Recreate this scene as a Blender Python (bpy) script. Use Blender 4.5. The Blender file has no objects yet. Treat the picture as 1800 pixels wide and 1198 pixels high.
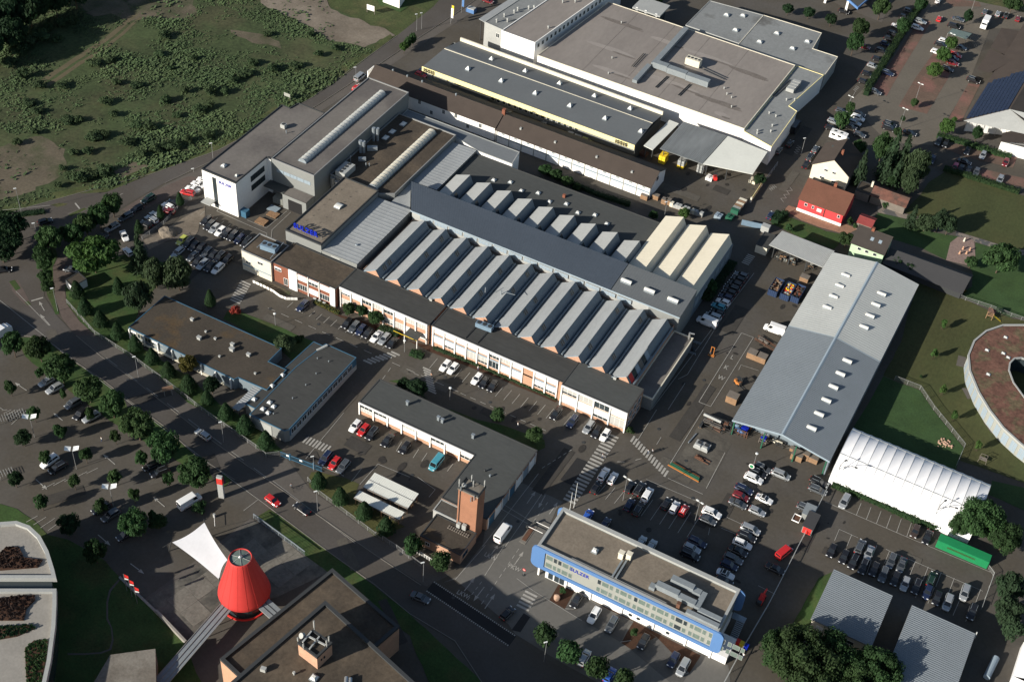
import bpy, bmesh, math, random
from mathutils import Vector, Matrix, noise
from math import sin, cos, pi, radians, hypot, atan2
random.seed(7)
sc = bpy.context.scene
C = sc.collection
# ------------------------------------------------------------------ camera, sky, sun, exposure
cam = bpy.data.cameras.new("camera"); cam.lens = 47.441; cam.sensor_width = 36.0
cam.clip_start = 1.0; cam.clip_end = 4000.0
co = bpy.data.objects.new("camera", cam); C.objects.link(co)
co.matrix_world = Matrix(((0.87550259, -0.37433202, 0.30556629, 108.3489),
                          (0.47859949, 0.58457317, -0.65514635, -232.3044),
                          (0.0666164, 0.7198262, 0.69095043, 245.0),
                          (0, 0, 0, 1)))
sc.camera = co
SUN_EL, SUN_AZ = 21.6, 59.0
world = bpy.data.worlds.new("World"); sc.world = world; world.use_nodes = True
wn = world.node_tree.nodes; wl = world.node_tree.links
sky = wn.new("ShaderNodeTexSky"); sky.sky_type = 'NISHITA'; sky.sun_disc = False
sky.sun_elevation = radians(SUN_EL); sky.sun_rotation = radians(211.0)
bg = wn["Background"]; bg.inputs[1].default_value = 0.068
wl.new(sky.outputs[0], bg.inputs[0])
sl = bpy.data.lights.new("sun", 'SUN'); sl.energy = 5.0; sl.angle = radians(0.5); sl.color = (1.0, 0.93, 0.82)
so = bpy.data.objects.new("sun", sl); C.objects.link(so)
ux, uy, uz = cos(radians(SUN_EL)) * cos(radians(SUN_AZ)), cos(radians(SUN_EL)) * sin(radians(SUN_AZ)), -sin(radians(SUN_EL))
so.rotation_euler = Vector((ux, uy, uz)).to_track_quat('-Z', 'Y').to_euler()
vs = sc.view_settings; vs.view_transform = 'Standard'; vs.look = 'None'; vs.gamma = 1.0
vs.use_curve_mapping = False; vs.exposure = 0.62
sc.cycles.use_denoising = True
sc.cycles.max_bounces = 5; sc.cycles.diffuse_bounces = 3; sc.cycles.glossy_bounces = 2
sc.cycles.transparent_max_bounces = 6

# ------------------------------------------------------------------ materials
MATS = {}
def M(name, col, rough=0.85, var=0.18, scale=0.15, fine=3.0, col2=None, thr=(0.45, 0.62), metal=0.0,
      stretch=None, coat=0.0, spec=0.3, leaf=False, bump=0.0, rand=0.0):
    m = bpy.data.materials.new(name); m.use_nodes = True
    nt = m.node_tree; n = nt.nodes; l = nt.links
    b = n["Principled BSDF"]; b.inputs["Roughness"].default_value = rough
    b.inputs["Metallic"].default_value = metal
    b.inputs["Specular IOR Level"].default_value = spec
    if coat: b.inputs["Coat Weight"].default_value = coat; b.inputs["Coat Roughness"].default_value = 0.08
    MATS[name] = m
    if var <= 0 and col2 is None and not leaf:
        b.inputs["Base Color"].default_value = (*col, 1); return m
    if leaf:
        tc = n.new("ShaderNodeTexCoord"); vec = tc.outputs["Object"]
    else:
        g = n.new("ShaderNodeNewGeometry"); vec = g.outputs["Position"]
    if stretch:
        mp = n.new("ShaderNodeMapping"); mp.inputs["Scale"].default_value = stretch
        l.new(vec, mp.inputs[0]); vec = mp.outputs[0]
    def nz(s, det):
        t = n.new("ShaderNodeTexNoise"); t.inputs["Scale"].default_value = s
        t.inputs["Detail"].default_value = det; t.inputs["Roughness"].default_value = 0.62
        l.new(vec, t.inputs["Vector"]); return t.outputs["Fac"]
    a, f = nz(scale, 5), nz(fine, 3)
    ad = n.new("ShaderNodeMath"); ad.operation = 'ADD'; l.new(a, ad.inputs[0]); l.new(f, ad.inputs[1])
    mr = n.new("ShaderNodeMapRange"); mr.inputs["From Min"].default_value = 0.7; mr.inputs["From Max"].default_value = 1.3
    mr.inputs["To Min"].default_value = 1 - var; mr.inputs["To Max"].default_value = 1 + var
    mr.clamp = False
    l.new(ad.outputs[0], mr.inputs["Value"])
    base = n.new("ShaderNodeRGB"); base.outputs[0].default_value = (*col, 1); csock = base.outputs[0]
    if col2 is not None:
        c = nz(scale * 0.6 + 0.01, 6)
        r2 = n.new("ShaderNodeMapRange"); r2.inputs["From Min"].default_value = thr[0]; r2.inputs["From Max"].default_value = thr[1]
        l.new(c, r2.inputs["Value"])
        mx = n.new("ShaderNodeMix"); mx.data_type = 'RGBA'; l.new(r2.outputs[0], mx.inputs["Factor"])
        mx.inputs["A"].default_value = (*col, 1); mx.inputs["B"].default_value = (*col2, 1); csock = mx.outputs["Result"]
    if rand:
        oi = n.new("ShaderNodeObjectInfo"); hs = n.new("ShaderNodeHueSaturation")
        q = n.new("ShaderNodeMapRange"); q.inputs["To Min"].default_value = 0.5 - rand * 0.045; q.inputs["To Max"].default_value = 0.5 + rand * 0.03
        l.new(oi.outputs["Random"], q.inputs["Value"]); l.new(q.outputs[0], hs.inputs["Hue"])
        q2 = n.new("ShaderNodeMapRange"); q2.inputs["To Min"].default_value = 1 - rand * 0.5; q2.inputs["To Max"].default_value = 1 + rand * 0.5
        w3 = n.new("ShaderNodeMath"); w3.operation = 'FRACT'; w4 = n.new("ShaderNodeMath"); w4.operation = 'MULTIPLY'; w4.inputs[1].default_value = 7.31
        l.new(oi.outputs["Random"], w4.inputs[0]); l.new(w4.outputs[0], w3.inputs[0]); l.new(w3.outputs[0], q2.inputs["Value"])
        l.new(q2.outputs[0], hs.inputs["Value"]); l.new(csock, hs.inputs["Color"]); csock = hs.outputs[0]
    mu = n.new("ShaderNodeVectorMath"); mu.operation = 'SCALE'; l.new(csock, mu.inputs[0]); l.new(mr.outputs[0], mu.inputs["Scale"])
    l.new(mu.outputs[0], b.inputs["Base Color"])
    if bump:
        bp = n.new("ShaderNodeBump"); bp.inputs["Strength"].default_value = bump; bp.inputs["Distance"].default_value = 0.1
        l.new(f, bp.inputs["Height"]); l.new(bp.outputs[0], b.inputs["Normal"])
    if leaf:
        tr = n.new("ShaderNodeBsdfTranslucent"); l.new(mu.outputs[0], tr.inputs[0])
        ms = n.new("ShaderNodeMixShader"); ms.inputs[0].default_value = 0.4
        l.new(b.outputs[0], ms.inputs[1]); l.new(tr.outputs[0], ms.inputs[2]); l.new(ms.outputs[0], n["Material Output"].inputs[0])
    return m
# ground
M("asphalt", (.072, .063, .050), .9, .16, .06, 1.2, (.082, .075, .066), (.42, .6), bump=.1)
M("road", (.070, .062, .054), .88, .14, .05, 1.5, (.080, .073, .067), (.45, .6))
M("sidewalk", (.098, .088, .078), .9, .14, .12, 2.0)
M("darkasphalt", (.022, .022, .023), .85, .1, .3, 3)
M("paving", (.125, .120, .110), .9, .1, .12, 1.0)
M("pavers", (.085, .082, .078), .9, .15, .3, 2.0)
M("pavers2", (.22, .16, .14), .9, .2, .5, 2.0)
M("pavers3", (.122, .108, .088), .9, .13, .1, 1.4)
M("redbay", (.18, .092, .076), .9, .22, .12, 1.5, (.12, .082, .062), (.42, .55))
M("brickpave", (.100, .078, .068), .9, .18, .3, 2.0)
M("brickdrive", (.26, .15, .10), .9, .25, .5, 2.5)
M("slabs", (.2, .17, .145), .9, .2, .35, 2.0, (.09, .09, .09), (.49, .51))
M("terrace", (.14, .13, .11), .9, .25, .25, 1.2, (.07, .068, .06), (.4, .62))
M("slab", (.150, .140, .12), .9, .28, .35, 1.5)
M("worn", (.105, .096, .08), .92, .22, .35, 1.6, (.07, .064, .055), (.4, .6))
M("bark", (.055, .027, .016), .95, .35, .8, 5)
M("dirt", (.105, .088, .062), .95, .3, .12, 1.5, (.05, .058, .028), (.46, .64))
M("dirtlight", (.20, .17, .135), .95, .22, .1, 1.2, (.13, .108, .083), (.4, .62))
M("track", (.10, .085, .05), .95, .2, .3, 2)
M("field", (.042, .060, .023), .95, .5, .07, .9, (.056, .060, .028), (.46, .64))
M("grass", (.050, .065, .022), .95, .4, .2, 1.5, (.085, .082, .035), (.5, .66))
M("lawn", (.034, .068, .018), .95, .35, .2, 2.0, (.055, .068, .022), (.46, .64))
M("lawngreen", (.034, .068, .022), .95, .3, .2, 2.0, (.035, .068, .02), (.46, .64))
M("lawnolive", (.07, .072, .024), .95, .25, .25, 2.0)
M("meadow", (.050, .060, .021), .95, .25, .08, 1.5, (.058, .060, .022), (.42, .62), stretch=(1.0, .5, 1))
M("paint", (.33, .318, .29), .8, .22, .8, 5)
M("kerb", (.17, .158, .14), .9, .15, .5, 3)
# buildings
M("white", (.80, .79, .76), .75, .05, .2, 1.5)
M("cream", (.62, .58, .47), .8, .07, .3, 2)
M("greywall", (.20, .21, .205), .7, .06, .2, 2)
M("lightgrey", (.33, .34, .33), .7, .08, .3, 2)
M("stonepanel", (.285, .295, .27), .6, .05, .4, 2)
M("brick", (.42, .25, .17), .85, .16, .5, 4)
M("brickdark", (.20, .075, .045), .85, .15, .5, 4)
M("brickorange", (.42, .25, .165), .85, .15, .5, 4)
M("mortar", (.25, .17, .13), .9, .1, .5, 3)
M("blue", (.088, .185, .385), .5, .04, .3, 2)
M("bluetrim", (.045, .12, .19), .5, .06, .3, 2)
M("signblue", (.006, .02, .34), .5, 0)
M("yellow", (.86, .76, .38), .6, .06, .3, 2)
M("black", (.015, .015, .016), .6, 0)
M("red", (.62, .035, .03), .5, .04, .3, 2)
M("redwall", (.55, .05, .055), .75, .06, .4, 2)
M("mint", (.42, .58, .38), .8, .05, .4, 2)
M("gravelroof", (.185, .156, .122), .95, .2, .25, 1.8, bump=.2)
M("brownroof", (.060, .048, .036), .95, .3, .18, 1.5, (.090, .070, .050), (.44, .64))
M("mossroof", (.055, .046, .036), .95, .25, .1, 2.0, (.10, .062, .026), (.52, .66))
M("darkbrownroof", (.058, .048, .038), .95, .25, .3, 3.0)
M("bitumen", (.048, .049, .047), .9, .2, .12, 1.5, stretch=(.3, 1, 1))
M("bitumengrey", (.062, .066, .064), .9, .14, .1, 1.5, stretch=(.35, 1, 1))
M("flatgrey", (.150, .138, .126), .9, .14, .08, 1.0, (.110, .100, .094), (.45, .6))
M("baushell", (.235, .212, .193), .9, .1, .05, 1.0, (.205, .184, .168), (.44, .6), stretch=(1, .4, 1))
M("palegrey", (.205, .215, .215), .85, .16, .09, 1.0, (.10, .10, .095), (.57, .70))
M("storeroof", (.108, .118, .125), .6, .08, .12, 1.5)
M("naveroof", (.056, .070, .090), .5, .1, .08, 1.2)
M("metalroof", (.285, .300, .305), .55, .1, .15, 1.5, stretch=(1, .3, 1))
M("metalside", (.155, .190, .215), .55, .1, .2, 1.5)
M("creamroof", (.62, .575, .46), .6, .06, .2, 2)
M("rollroof", (.172, .196, .216), .5, .08, .12, 1.5)
M("rollroof2", (.41, .425, .41), .55, .08, .1, 1.5)
M("canopygrey", (.165, .178, .182), .7, .18, .3, 1.5, stretch=(.6, .1, 1))
M("canopypale", (.60, .61, .56), .7, .05, .2, 1.5)
M("tile", (.056, .044, .037), .85, .15, .3, 4)
M("tilebrown", (.125, .055, .036), .85, .15, .3, 4)
M("tiledark", (.050, .043, .038), .85, .18, .3, 4)
M("tilered", (.14, .065, .048), .85, .28, .5, 3, (.08, .05, .04), (.45, .6))
M("slate", (.05, .05, .052), .8, .06, .3, 2)
M("sedum", (.13, .066, .048), .95, .45, .5, 1.2, (.11, .085, .05), (.5, .6), bump=.3)
M("copingdark", (.05, .052, .052), .8, .05, .3, 2)
M("skipblue", (.025, .045, .10), .6, .1, .4, 2)
M("sail", (.44, .45, .48), .6, .04, .2, 1.5)
M("shedroof", (.36, .37, .36), .55, .08, .2, 1.5)
M("linkroof", (.16, .172, .18), .7, .1, .2, 1.5)
M("carportred", (.22, .045, .042), .7, .15, .4, 3)
M("bricktower", (.29, .14, .085), .85, .14, .5, 4)
M("patchdark", (.048, .044, .039), .9, .2, .4, 2)
M("patchlight", (.088, .080, .067), .9, .2, .4, 2)
M("stain", (.032, .029, .026), .8, .3, .6, 2)
M("roofstain", (.15, .132, .118), .9, .25, .4, 2)
M("roofpale", (.27, .245, .225), .9, .1, .4, 2)
M("conered", (.47, .040, .036), .55, .05, .5, 3)
M("metal", (.42, .43, .43), .35, .08, .5, 3, metal=.7)
M("galv", (.30, .34, .37), .4, .12, .5, 2, metal=.4)
M("ducts", (.20, .225, .24), .5, .1, .5, 2)
M("opal", (.52, .52, .48), .35, .1, .5, 2)
M("dome", (.62, .62, .58), .3, .06, .5, 2)
M("rail", (.22, .225, .225), .6, 0)
M("darkmetal", (.04, .043, .045), .6, 0)
M("membrane", (.80, .80, .81), .5, .03, .2, 1.5)
M("glass", (.030, .040, .045), .12, 0, spec=.6)
M("glassgreen", (.13, .17, .15), .18, .12, .8, 2, spec=.5)
M("blind", (.74, .73, .70), .6, .05, .5, 3)
M("blindgrey", (.40, .40, .38), .6, .05, .5, 3)
M("strip", (.25, .31, .36), .4, .05, .5, 3)
M("solar", (.013, .018, .040), .25, .2, .5, 2, spec=.5)
M("green", (.012, .20, .075), .6, .08, .4, 2)
M("concrete", (.19, .175, .15), .9, .2, .25, 2, (.14, .125, .105), (.45, .6))
M("terracestone", (.26, .245, .22), .9, .12, .25, 2)
M("wood", (.25, .155, .09), .85, .25, .8, 5)
M("woodgrey", (.16, .14, .12), .9, .2, .8, 5)
M("rust", (.11, .055, .035), .9, .3, .6, 4)
M("orange", (.42, .16, .04), .6, 0)
M("bright_yellow", (.75, .52, .03), .6, 0)
M("tarpgreen", (.02, .10, .06), .7, .1, .6, 3)
M("tarpblue", (.15, .22, .29), .6, .1, .6, 3)
M("lamp", (.75, .77, .75), .4, 0)
M("trunk", (.085, .062, .045), .95, .2, 1, 5)
M("skin", (.45, .26, .18), .7, 0); M("denim", (.04, .06, .12), .9, 0); M("shirt", (.35, .35, .36), .9, 0)
M("hair", (.04, .025, .015), .8, 0)
M("rock", (.38, .25, .18), .9, .2, 1.0, 4)
# foliage
M("leaf", (.034, .076, .025), .8, .38, 1.3, 6, leaf=True, rand=.5)
M("leafdark", (.019, .048, .019), .85, .35, 1.3, 6, leaf=True, rand=.25)
M("leafbright", (.052, .108, .026), .8, .35, 1.3, 6, leaf=True, rand=.25)
M("leafcone", (.027, .064, .024), .85, .35, 1.5, 6, leaf=True, rand=.25)
M("leafyellow", (.085, .080, .018), .8, .3, 1.3, 6, leaf=True, rand=.2)
M("leafbirch", (.045, .074, .033), .8, .3, 1.5, 6, leaf=True, rand=.25)
M("needle", (.028, .055, .026), .85, .35, 1.5, 6, leaf=True, rand=.3)
M("leafred", (.30, .05, .035), .8, .3, 1.5, 6, leaf=True)
M("leafpurple", (.040, .026, .022), .85, .4, 1.5, 6, leaf=True)
M("weed", (.046, .076, .030), .85, .45, .05, .6, (.054, .080, .032), (.45, .62))
M("shrub", (.052, .086, .038), .85, .35, 1.3, 5, leaf=True, rand=.35)
# car paint
CARCOL = dict(white=(.78, .78, .77), silver=(.42, .44, .45), grey=(.12, .13, .14), black=(.012, .012, .014), navy=(.012, .020, .055),
              red=(.50, .02, .02), maroon=(.16, .015, .02), teal=(.06, .28, .36), lime=(.45, .48, .10), green=(.012, .035, .022),
              brown=(.05, .035, .028), blue=(.03, .10, .42), pink=(.40, .06, .12), redstripe=(.55, .02, .02))
for k, v in CARCOL.items():
    M("paint_" + k, v, .32, 0, metal=(.5 if k in ("silver", "grey") else .0), coat=.6, spec=.5)
M("carglass", (.012, .015, .018), .08, 0, spec=.7)
M("tyre", (.012, .012, .012), .9, 0); M("headlight", (.75, .77, .78), .2, 0); M("taillight", (.32, .01, .01), .3, 0)

# ------------------------------------------------------------------ mesh helpers
class MB:
    def __init__(s): s.v = []; s.f = []; s.mi = []; s.cur = 0
    def add(s, vs, fs):
        o = len(s.v); s.v += [tuple(p) for p in vs]
        for f in fs: s.f.append(tuple(i + o for i in f)); s.mi.append(s.cur)
        return s
    def quad(s, *p): return s.add(p, [tuple(range(len(p)))])
    def box(s, x0, x1, y0, y1, z0, z1):
        return s.add([(x0, y0, z0), (x1, y0, z0), (x1, y1, z0), (x0, y1, z0), (x0, y0, z1), (x1, y0, z1), (x1, y1, z1), (x0, y1, z1)],
                     [(0, 3, 2, 1), (4, 5, 6, 7), (0, 1, 5, 4), (1, 2, 6, 5), (2, 3, 7, 6), (3, 0, 4, 7)])
    def obox(s, cx, cy, z0, lx, ly, lz, ang=0.0):
        c, q = cos(ang), sin(ang); pts = []
        for z in (z0, z0 + lz):
            for a, b in ((-1, -1), (1, -1), (1, 1), (-1, 1)):
                x, y = a * lx / 2, b * ly / 2; pts.append((cx + x * c - y * q, cy + x * q + y * c, z))
        return s.add(pts, [(0, 3, 2, 1), (4, 5, 6, 7), (0, 1, 5, 4), (1, 2, 6, 5), (2, 3, 7, 6), (3, 0, 4, 7)])
    def prism(s, poly, z0, z1, top=True, bottom=False):
        n = len(poly); a = sum(poly[i][0] * poly[(i + 1) % n][1] - poly[(i + 1) % n][0] * poly[i][1] for i in range(n))
        if a < 0: poly = poly[::-1]
        fs = [(i, (i + 1) % n, n + (i + 1) % n, n + i) for i in range(n)]
        if top: fs.append(tuple(range(n, 2 * n)))
        if bottom: fs.append(tuple(range(n))[::-1])
        return s.add([(x, y, z0) for x, y in poly] + [(x, y, z1) for x, y in poly], fs)
    def tube(s, p0, p1, r0, r1=None, n=8, cap=True):
        r1 = r0 if r1 is None else r1; p0 = Vector(p0); p1 = Vector(p1); d = (p1 - p0).normalized()
        a = d.orthogonal().normalized(); b = d.cross(a); vs = []
        for p, r in ((p0, r0), (p1, r1)):
            for i in range(n):
                t = 2 * pi * i / n; vs.append(p + a * (cos(t) * r) + b * (sin(t) * r))
        fs = [(i, (i + 1) % n, n + (i + 1) % n, n + i) for i in range(n)]
        if cap: fs += [tuple(range(n))[::-1], tuple(range(n, 2 * n))]
        return s.add(vs, fs)
    def lathe(s, cx, cy, prof, n=24, cap=True):
        vs = []; m = len(prof)
        for r, z in prof:
            for i in range(n): t = 2 * pi * i / n; vs.append((cx + r * cos(t), cy + r * sin(t), z))
        fs = [(j * n + i, j * n + (i + 1) % n, (j + 1) * n + (i + 1) % n, (j + 1) * n + i) for j in range(m - 1) for i in range(n)]
        if cap: fs.append(tuple(range((m - 1) * n, m * n)))
        return s.add(vs, fs)
    def barrel(s, a, b, w, h, n=8, z=0.0):           # half-round vault along a-b
        a = Vector((a[0], a[1], z)); b = Vector((b[0], b[1], z)); d = (b - a).normalized(); q = Vector((-d.y, d.x, 0)); vs = []
        for p in (a, b):
            for i in range(n + 1):
                t = pi * i / n; vs.append(p + q * (cos(t) * w / 2) + Vector((0, 0, sin(t) * h)))
        m = n + 1
        return s.add(vs, [(i, i + 1, m + i + 1, m + i) for i in range(n)] + [tuple(range(m))[::-1], tuple(range(m, 2 * m))])
    def corr(s, p00, p10, p01, p11, n, amp):         # ribbed sheet: n ribs counted from edge p00-p01 to p10-p11
        p00, p10, p01, p11 = map(Vector, (p00, p10, p01, p11)); up = Vector((0, 0, amp)); vs = []; k = 0
        for i in range(n):
            for fr, z in ((0, 0), (.55, 0), (.65, 1), (.9, 1)):
                t = (i + fr) / n; vs += [p00.lerp(p10, t) + up * z, p01.lerp(p11, t) + up * z]; k += 1
        vs += [p10, p11]; k += 1
        return s.add(vs, [(2 * i, 2 * i + 2, 2 * i + 3, 2 * i + 1) for i in range(k - 1)])
    def mesh(s, name, mats, off=(0, 0, 0), smooth=False):
        me = bpy.data.meshes.new(name)
        me.from_pydata([(x - off[0], y - off[1], z - off[2]) for x, y, z in s.v], [], s.f)
        for m in (mats if isinstance(mats, (list, tuple)) else [mats]): me.materials.append(MATS[m])
        if max(s.mi, default=0): me.polygons.foreach_set("material_index", s.mi)
        if smooth: me.polygons.foreach_set("use_smooth", [True] * len(me.polygons))
        me.update(); return me
    def build(s, name, mats, parent=None, kind=None, smooth=False):
        off = origin(parent)
        o = bpy.data.objects.new(name, s.mesh(name, mats, off, smooth)); C.objects.link(o)
        if parent is not None: o.parent = parent
        if kind: o["kind"] = kind
        return o
def origin(p):
    x = y = z = 0.0
    while p is not None: x += p.location.x; y += p.location.y; z += p.location.z; p = p.parent
    return (x, y, z)
LABELS = set()
def tag(o, label, cat, group=None):
    o["label"] = label; o["category"] = cat
    if group: o["group"] = group
    return o
def thing(name, label, cat, x, y, z=0.0, group=None, ang=0.0):
    o = bpy.data.objects.new(name, None); C.objects.link(o); o.empty_display_size = .5
    o.location = (x, y, z); o.rotation_euler = (0, 0, ang); return tag(o, label, cat, group)
def inst(name, me, parent, loc=(0, 0, 0), ang=0.0, scale=None):
    o = bpy.data.objects.new(name, me); C.objects.link(o); o.parent = parent; o.location = loc; o.rotation_euler = (0, 0, ang)
    if scale: o.scale = scale
    return o
def copy_tree(o, parent=None):
    c = o.copy(); C.objects.link(c); c.parent = parent
    for ch in o.children: copy_tree(ch, c)
    return c
def ccw(poly):
    n = len(poly); a = sum(poly[i][0] * poly[(i + 1) % n][1] - poly[(i + 1) % n][0] * poly[i][1] for i in range(n))
    return poly if a > 0 else poly[::-1]
def inset(poly, d):
    poly = ccw(poly); n = len(poly); out = []
    for i in range(n):
        p0, p1, p2 = Vector(poly[i - 1]), Vector(poly[i]), Vector(poly[(i + 1) % n])
        e1 = (p1 - p0).normalized(); e2 = (p2 - p1).normalized()
        n1 = Vector((-e1.y, e1.x)); n2 = Vector((-e2.y, e2.x)); k = 1 + n1.dot(n2)
        q = p1 + (n1 + n2) * (d / max(k, .3)); out.append((q.x, q.y))
    return out
def ring(mb, poly, inner, z0, z1):
    poly = ccw(poly); n = len(poly)
    for i in range(n):
        j = (i + 1) % n; a, b, c, d = poly[i], poly[j], inner[j], inner[i]
        mb.add([(*a, z0), (*b, z0), (*c, z0), (*d, z0), (*a, z1), (*b, z1), (*c, z1), (*d, z1)],
               [(0, 1, 5, 4), (4, 5, 6, 7), (2, 3, 7, 6), (3, 2, 1, 0)])
def rect(x0, x1, y0, y1): return [(x0, y0), (x1, y0), (x1, y1), (x0, y1)]
def flat(t, poly, z, wall="white", roof="flatgrey", cap="rail", par=.25, z0=0.0, cw=.22, roofname="roof"):
    """walls, a flat roof and a coping round its edge, as three parts of t"""
    poly = ccw(poly)
    MB().prism(poly, z0, z, top=False).build("wall", wall, t)
    MB().add([(x, y, z) for x, y in inset(poly, cw * .9)], [tuple(range(len(poly)))]).build(roofname, roof, t)
    mb = MB(); ring(mb, inset(poly, -.06), inset(poly, cw), z - .12, z + par); mb.build("coping", cap, t)
WINC = {}
def window(t, x, y, z, w, h, ang=0.0, frame="white", pane="glass", mull=1, blind=0.0, blindmat="blind", proud=.07, fw=.07):
    key = (round(w, 2), round(h, 2), frame, pane, mull, blind, blindmat, fw)
    if key not in WINC:
        mb = MB()
        for a in ((-w / 2, -w / 2 + fw, 0, h), (w / 2 - fw, w / 2, 0, h), (-w / 2 + fw, w / 2 - fw, 0, fw), (-w / 2 + fw, w / 2 - fw, h - fw, h)):
            mb.box(a[0], a[1], -proud, .02, a[2], a[3])
        for i in range(1, mull + 1):
            cx = -w / 2 + w * i / (mull + 1); mb.box(cx - .03, cx + .03, -proud + .01, .02, fw, h - fw)
        pn = MB().box(-w / 2 + fw, w / 2 - fw, -.03, .015, fw, h - fw)
        bl = MB().box(-w / 2 + fw, w / 2 - fw, -.05, -.03, fw + (h - 2 * fw) * (1 - blind), h - fw) if blind > 0 else None
        WINC[key] = (mb.mesh("window", frame), pn.mesh("pane", pane), bl.mesh("blind", blindmat) if bl else None)
    a, b, c = WINC[key]; ox, oy, oz = origin(t)
    o = inst("window", a, t, (x - ox, y - oy, z - oz), ang); inst("pane", b, o)
    if c: inst("blind", c, o)
    return o
SKY = {}
def skylight(t, x, y, z, w, l, h=.5, kind="dome", ang=0.0, name="skylight"):
    key = (w, l, h, kind)
    if key not in SKY:
        mb = MB().box(-w / 2, w / 2, -l / 2, l / 2, -.5, h * .45); mb.cur = 1
        if kind == "dome":
            a, b = .42, .2
            mb.add([(-w * a, -l * a, h * .45), (w * a, -l * a, h * .45), (w * a, l * a, h * .45), (-w * a, l * a, h * .45),
                    (-w * b, -l * b, h), (w * b, -l * b, h), (w * b, l * b, h), (-w * b, l * b, h)],
                   [(4, 5, 6, 7), (0, 1, 5, 4), (1, 2, 6, 5), (2, 3, 7, 6), (3, 0, 4, 7)])
        elif kind == "pyr":
            mb.add([(-w * .46, -l * .46, h * .4), (w * .46, -l * .46, h * .4), (w * .46, l * .46, h * .4), (-w * .46, l * .46, h * .4), (0, 0, h * 1.9)],
                   [(0, 1, 4), (1, 2, 4), (2, 3, 4), (3, 0, 4)])
        else: mb.barrel((-w / 2, 0), (w / 2, 0), l * .9, h * .7, 6, h * .45)
        SKY[key] = mb.mesh("skylight", ["galv", "dome"])
    ox, oy, oz = origin(t); return inst(name, SKY[key], t, (x - ox, y - oy, z - oz), ang)
def vent(t, x, y, z, h=.9, r=.22, mat="galv", name="roof_vent"):
    return MB().tube((x, y, z - .1), (x, y, z + h * .7), r * .6).tube((x, y, z + h * .7), (x, y, z + h), r, r * .7).build(name, mat, t)
def unit(t, x, y, z, lx, ly, lz, ang=0.0, mat="lightgrey", name="air_conditioner", fans=2):
    mb = MB().obox(x, y, z + .15, lx, ly, lz, ang).obox(x, y, z - .05, lx * .8, ly * .8, .22, ang); o = mb.build(name, mat, t)
    for i in range(fans):
        d = (i - (fans - 1) / 2) * lx / max(fans, 1)
        fx, fy = x + d * cos(ang), y + d * sin(ang)
        MB().tube((fx, fy, z + .15 + lz), (fx, fy, z + .25 + lz), min(lx / max(fans, 1), ly) * .38, n=10).build("fan", "darkmetal", o)
    return o
def letters(cu, mat):
    q = bpy.data.objects.new("lettering", cu); C.objects.link(q); me = bpy.data.meshes.new_from_object(q.evaluated_get(bpy.context.evaluated_depsgraph_get()))
    bpy.data.objects.remove(q); bpy.data.curves.remove(cu); me.name = "lettering"; me.materials.clear(); me.materials.append(MATS[mat]); return me
def text(body, t, x, y, z, size, mat, rx=0.0, rz=0.0, ext=.03, sx=1.0, bold=.02, name="lettering", space=1.08):
    cu = bpy.data.curves.new(name, 'FONT'); cu.body = body; cu.size = size; cu.extrude = ext; cu.offset = bold; cu.space_character = space
    o = bpy.data.objects.new(name, letters(cu, mat)); C.objects.link(o)
    ox, oy, oz = origin(t); o.parent = t; o.location = (x - ox, y - oy, z - oz); o.rotation_euler = (rx, 0, rz); o.scale = (sx, 1, 1); return o

# ------------------------------------------------------------------ ground
g = MB().quad((-700, -600, -.05), (700, -600, -.05), (700, 900, -.05), (-700, 900, -.05)); g.build("ground", "grass", kind="structure")
def ragged(pts, amp):
    out = []; n = len(pts)
    for i in range(n):
        a = Vector(pts[i]); b = Vector(pts[(i + 1) % n]); k = max(1, int((b - a).length / 2.5))
        for j in range(k):
            p = a.lerp(b, j / k); v = noise.noise_vector(Vector((p.x * .21, p.y * .21, amp))); w = noise.noise_vector(Vector((p.x * .8, p.y * .8, 3)))
            out.append((p.x + amp * (v.x + .4 * w.x), p.y + amp * (v.y + .4 * w.y)))
    return out
def tess(pts, z):
    from mathutils.geometry import tessellate_polygon
    vs = [(x, y, z) for x, y in pts]; tris = tessellate_polygon([[Vector(v) for v in vs]])
    fs = []
    for a, b, c in tris:
        ax, ay, bx, by, cx, cy = *vs[a][:2], *vs[b][:2], *vs[c][:2]
        fs.append((a, b, c) if (bx - ax) * (cy - ay) - (by - ay) * (cx - ax) > 0 else (a, c, b))
    return vs, fs
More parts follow.
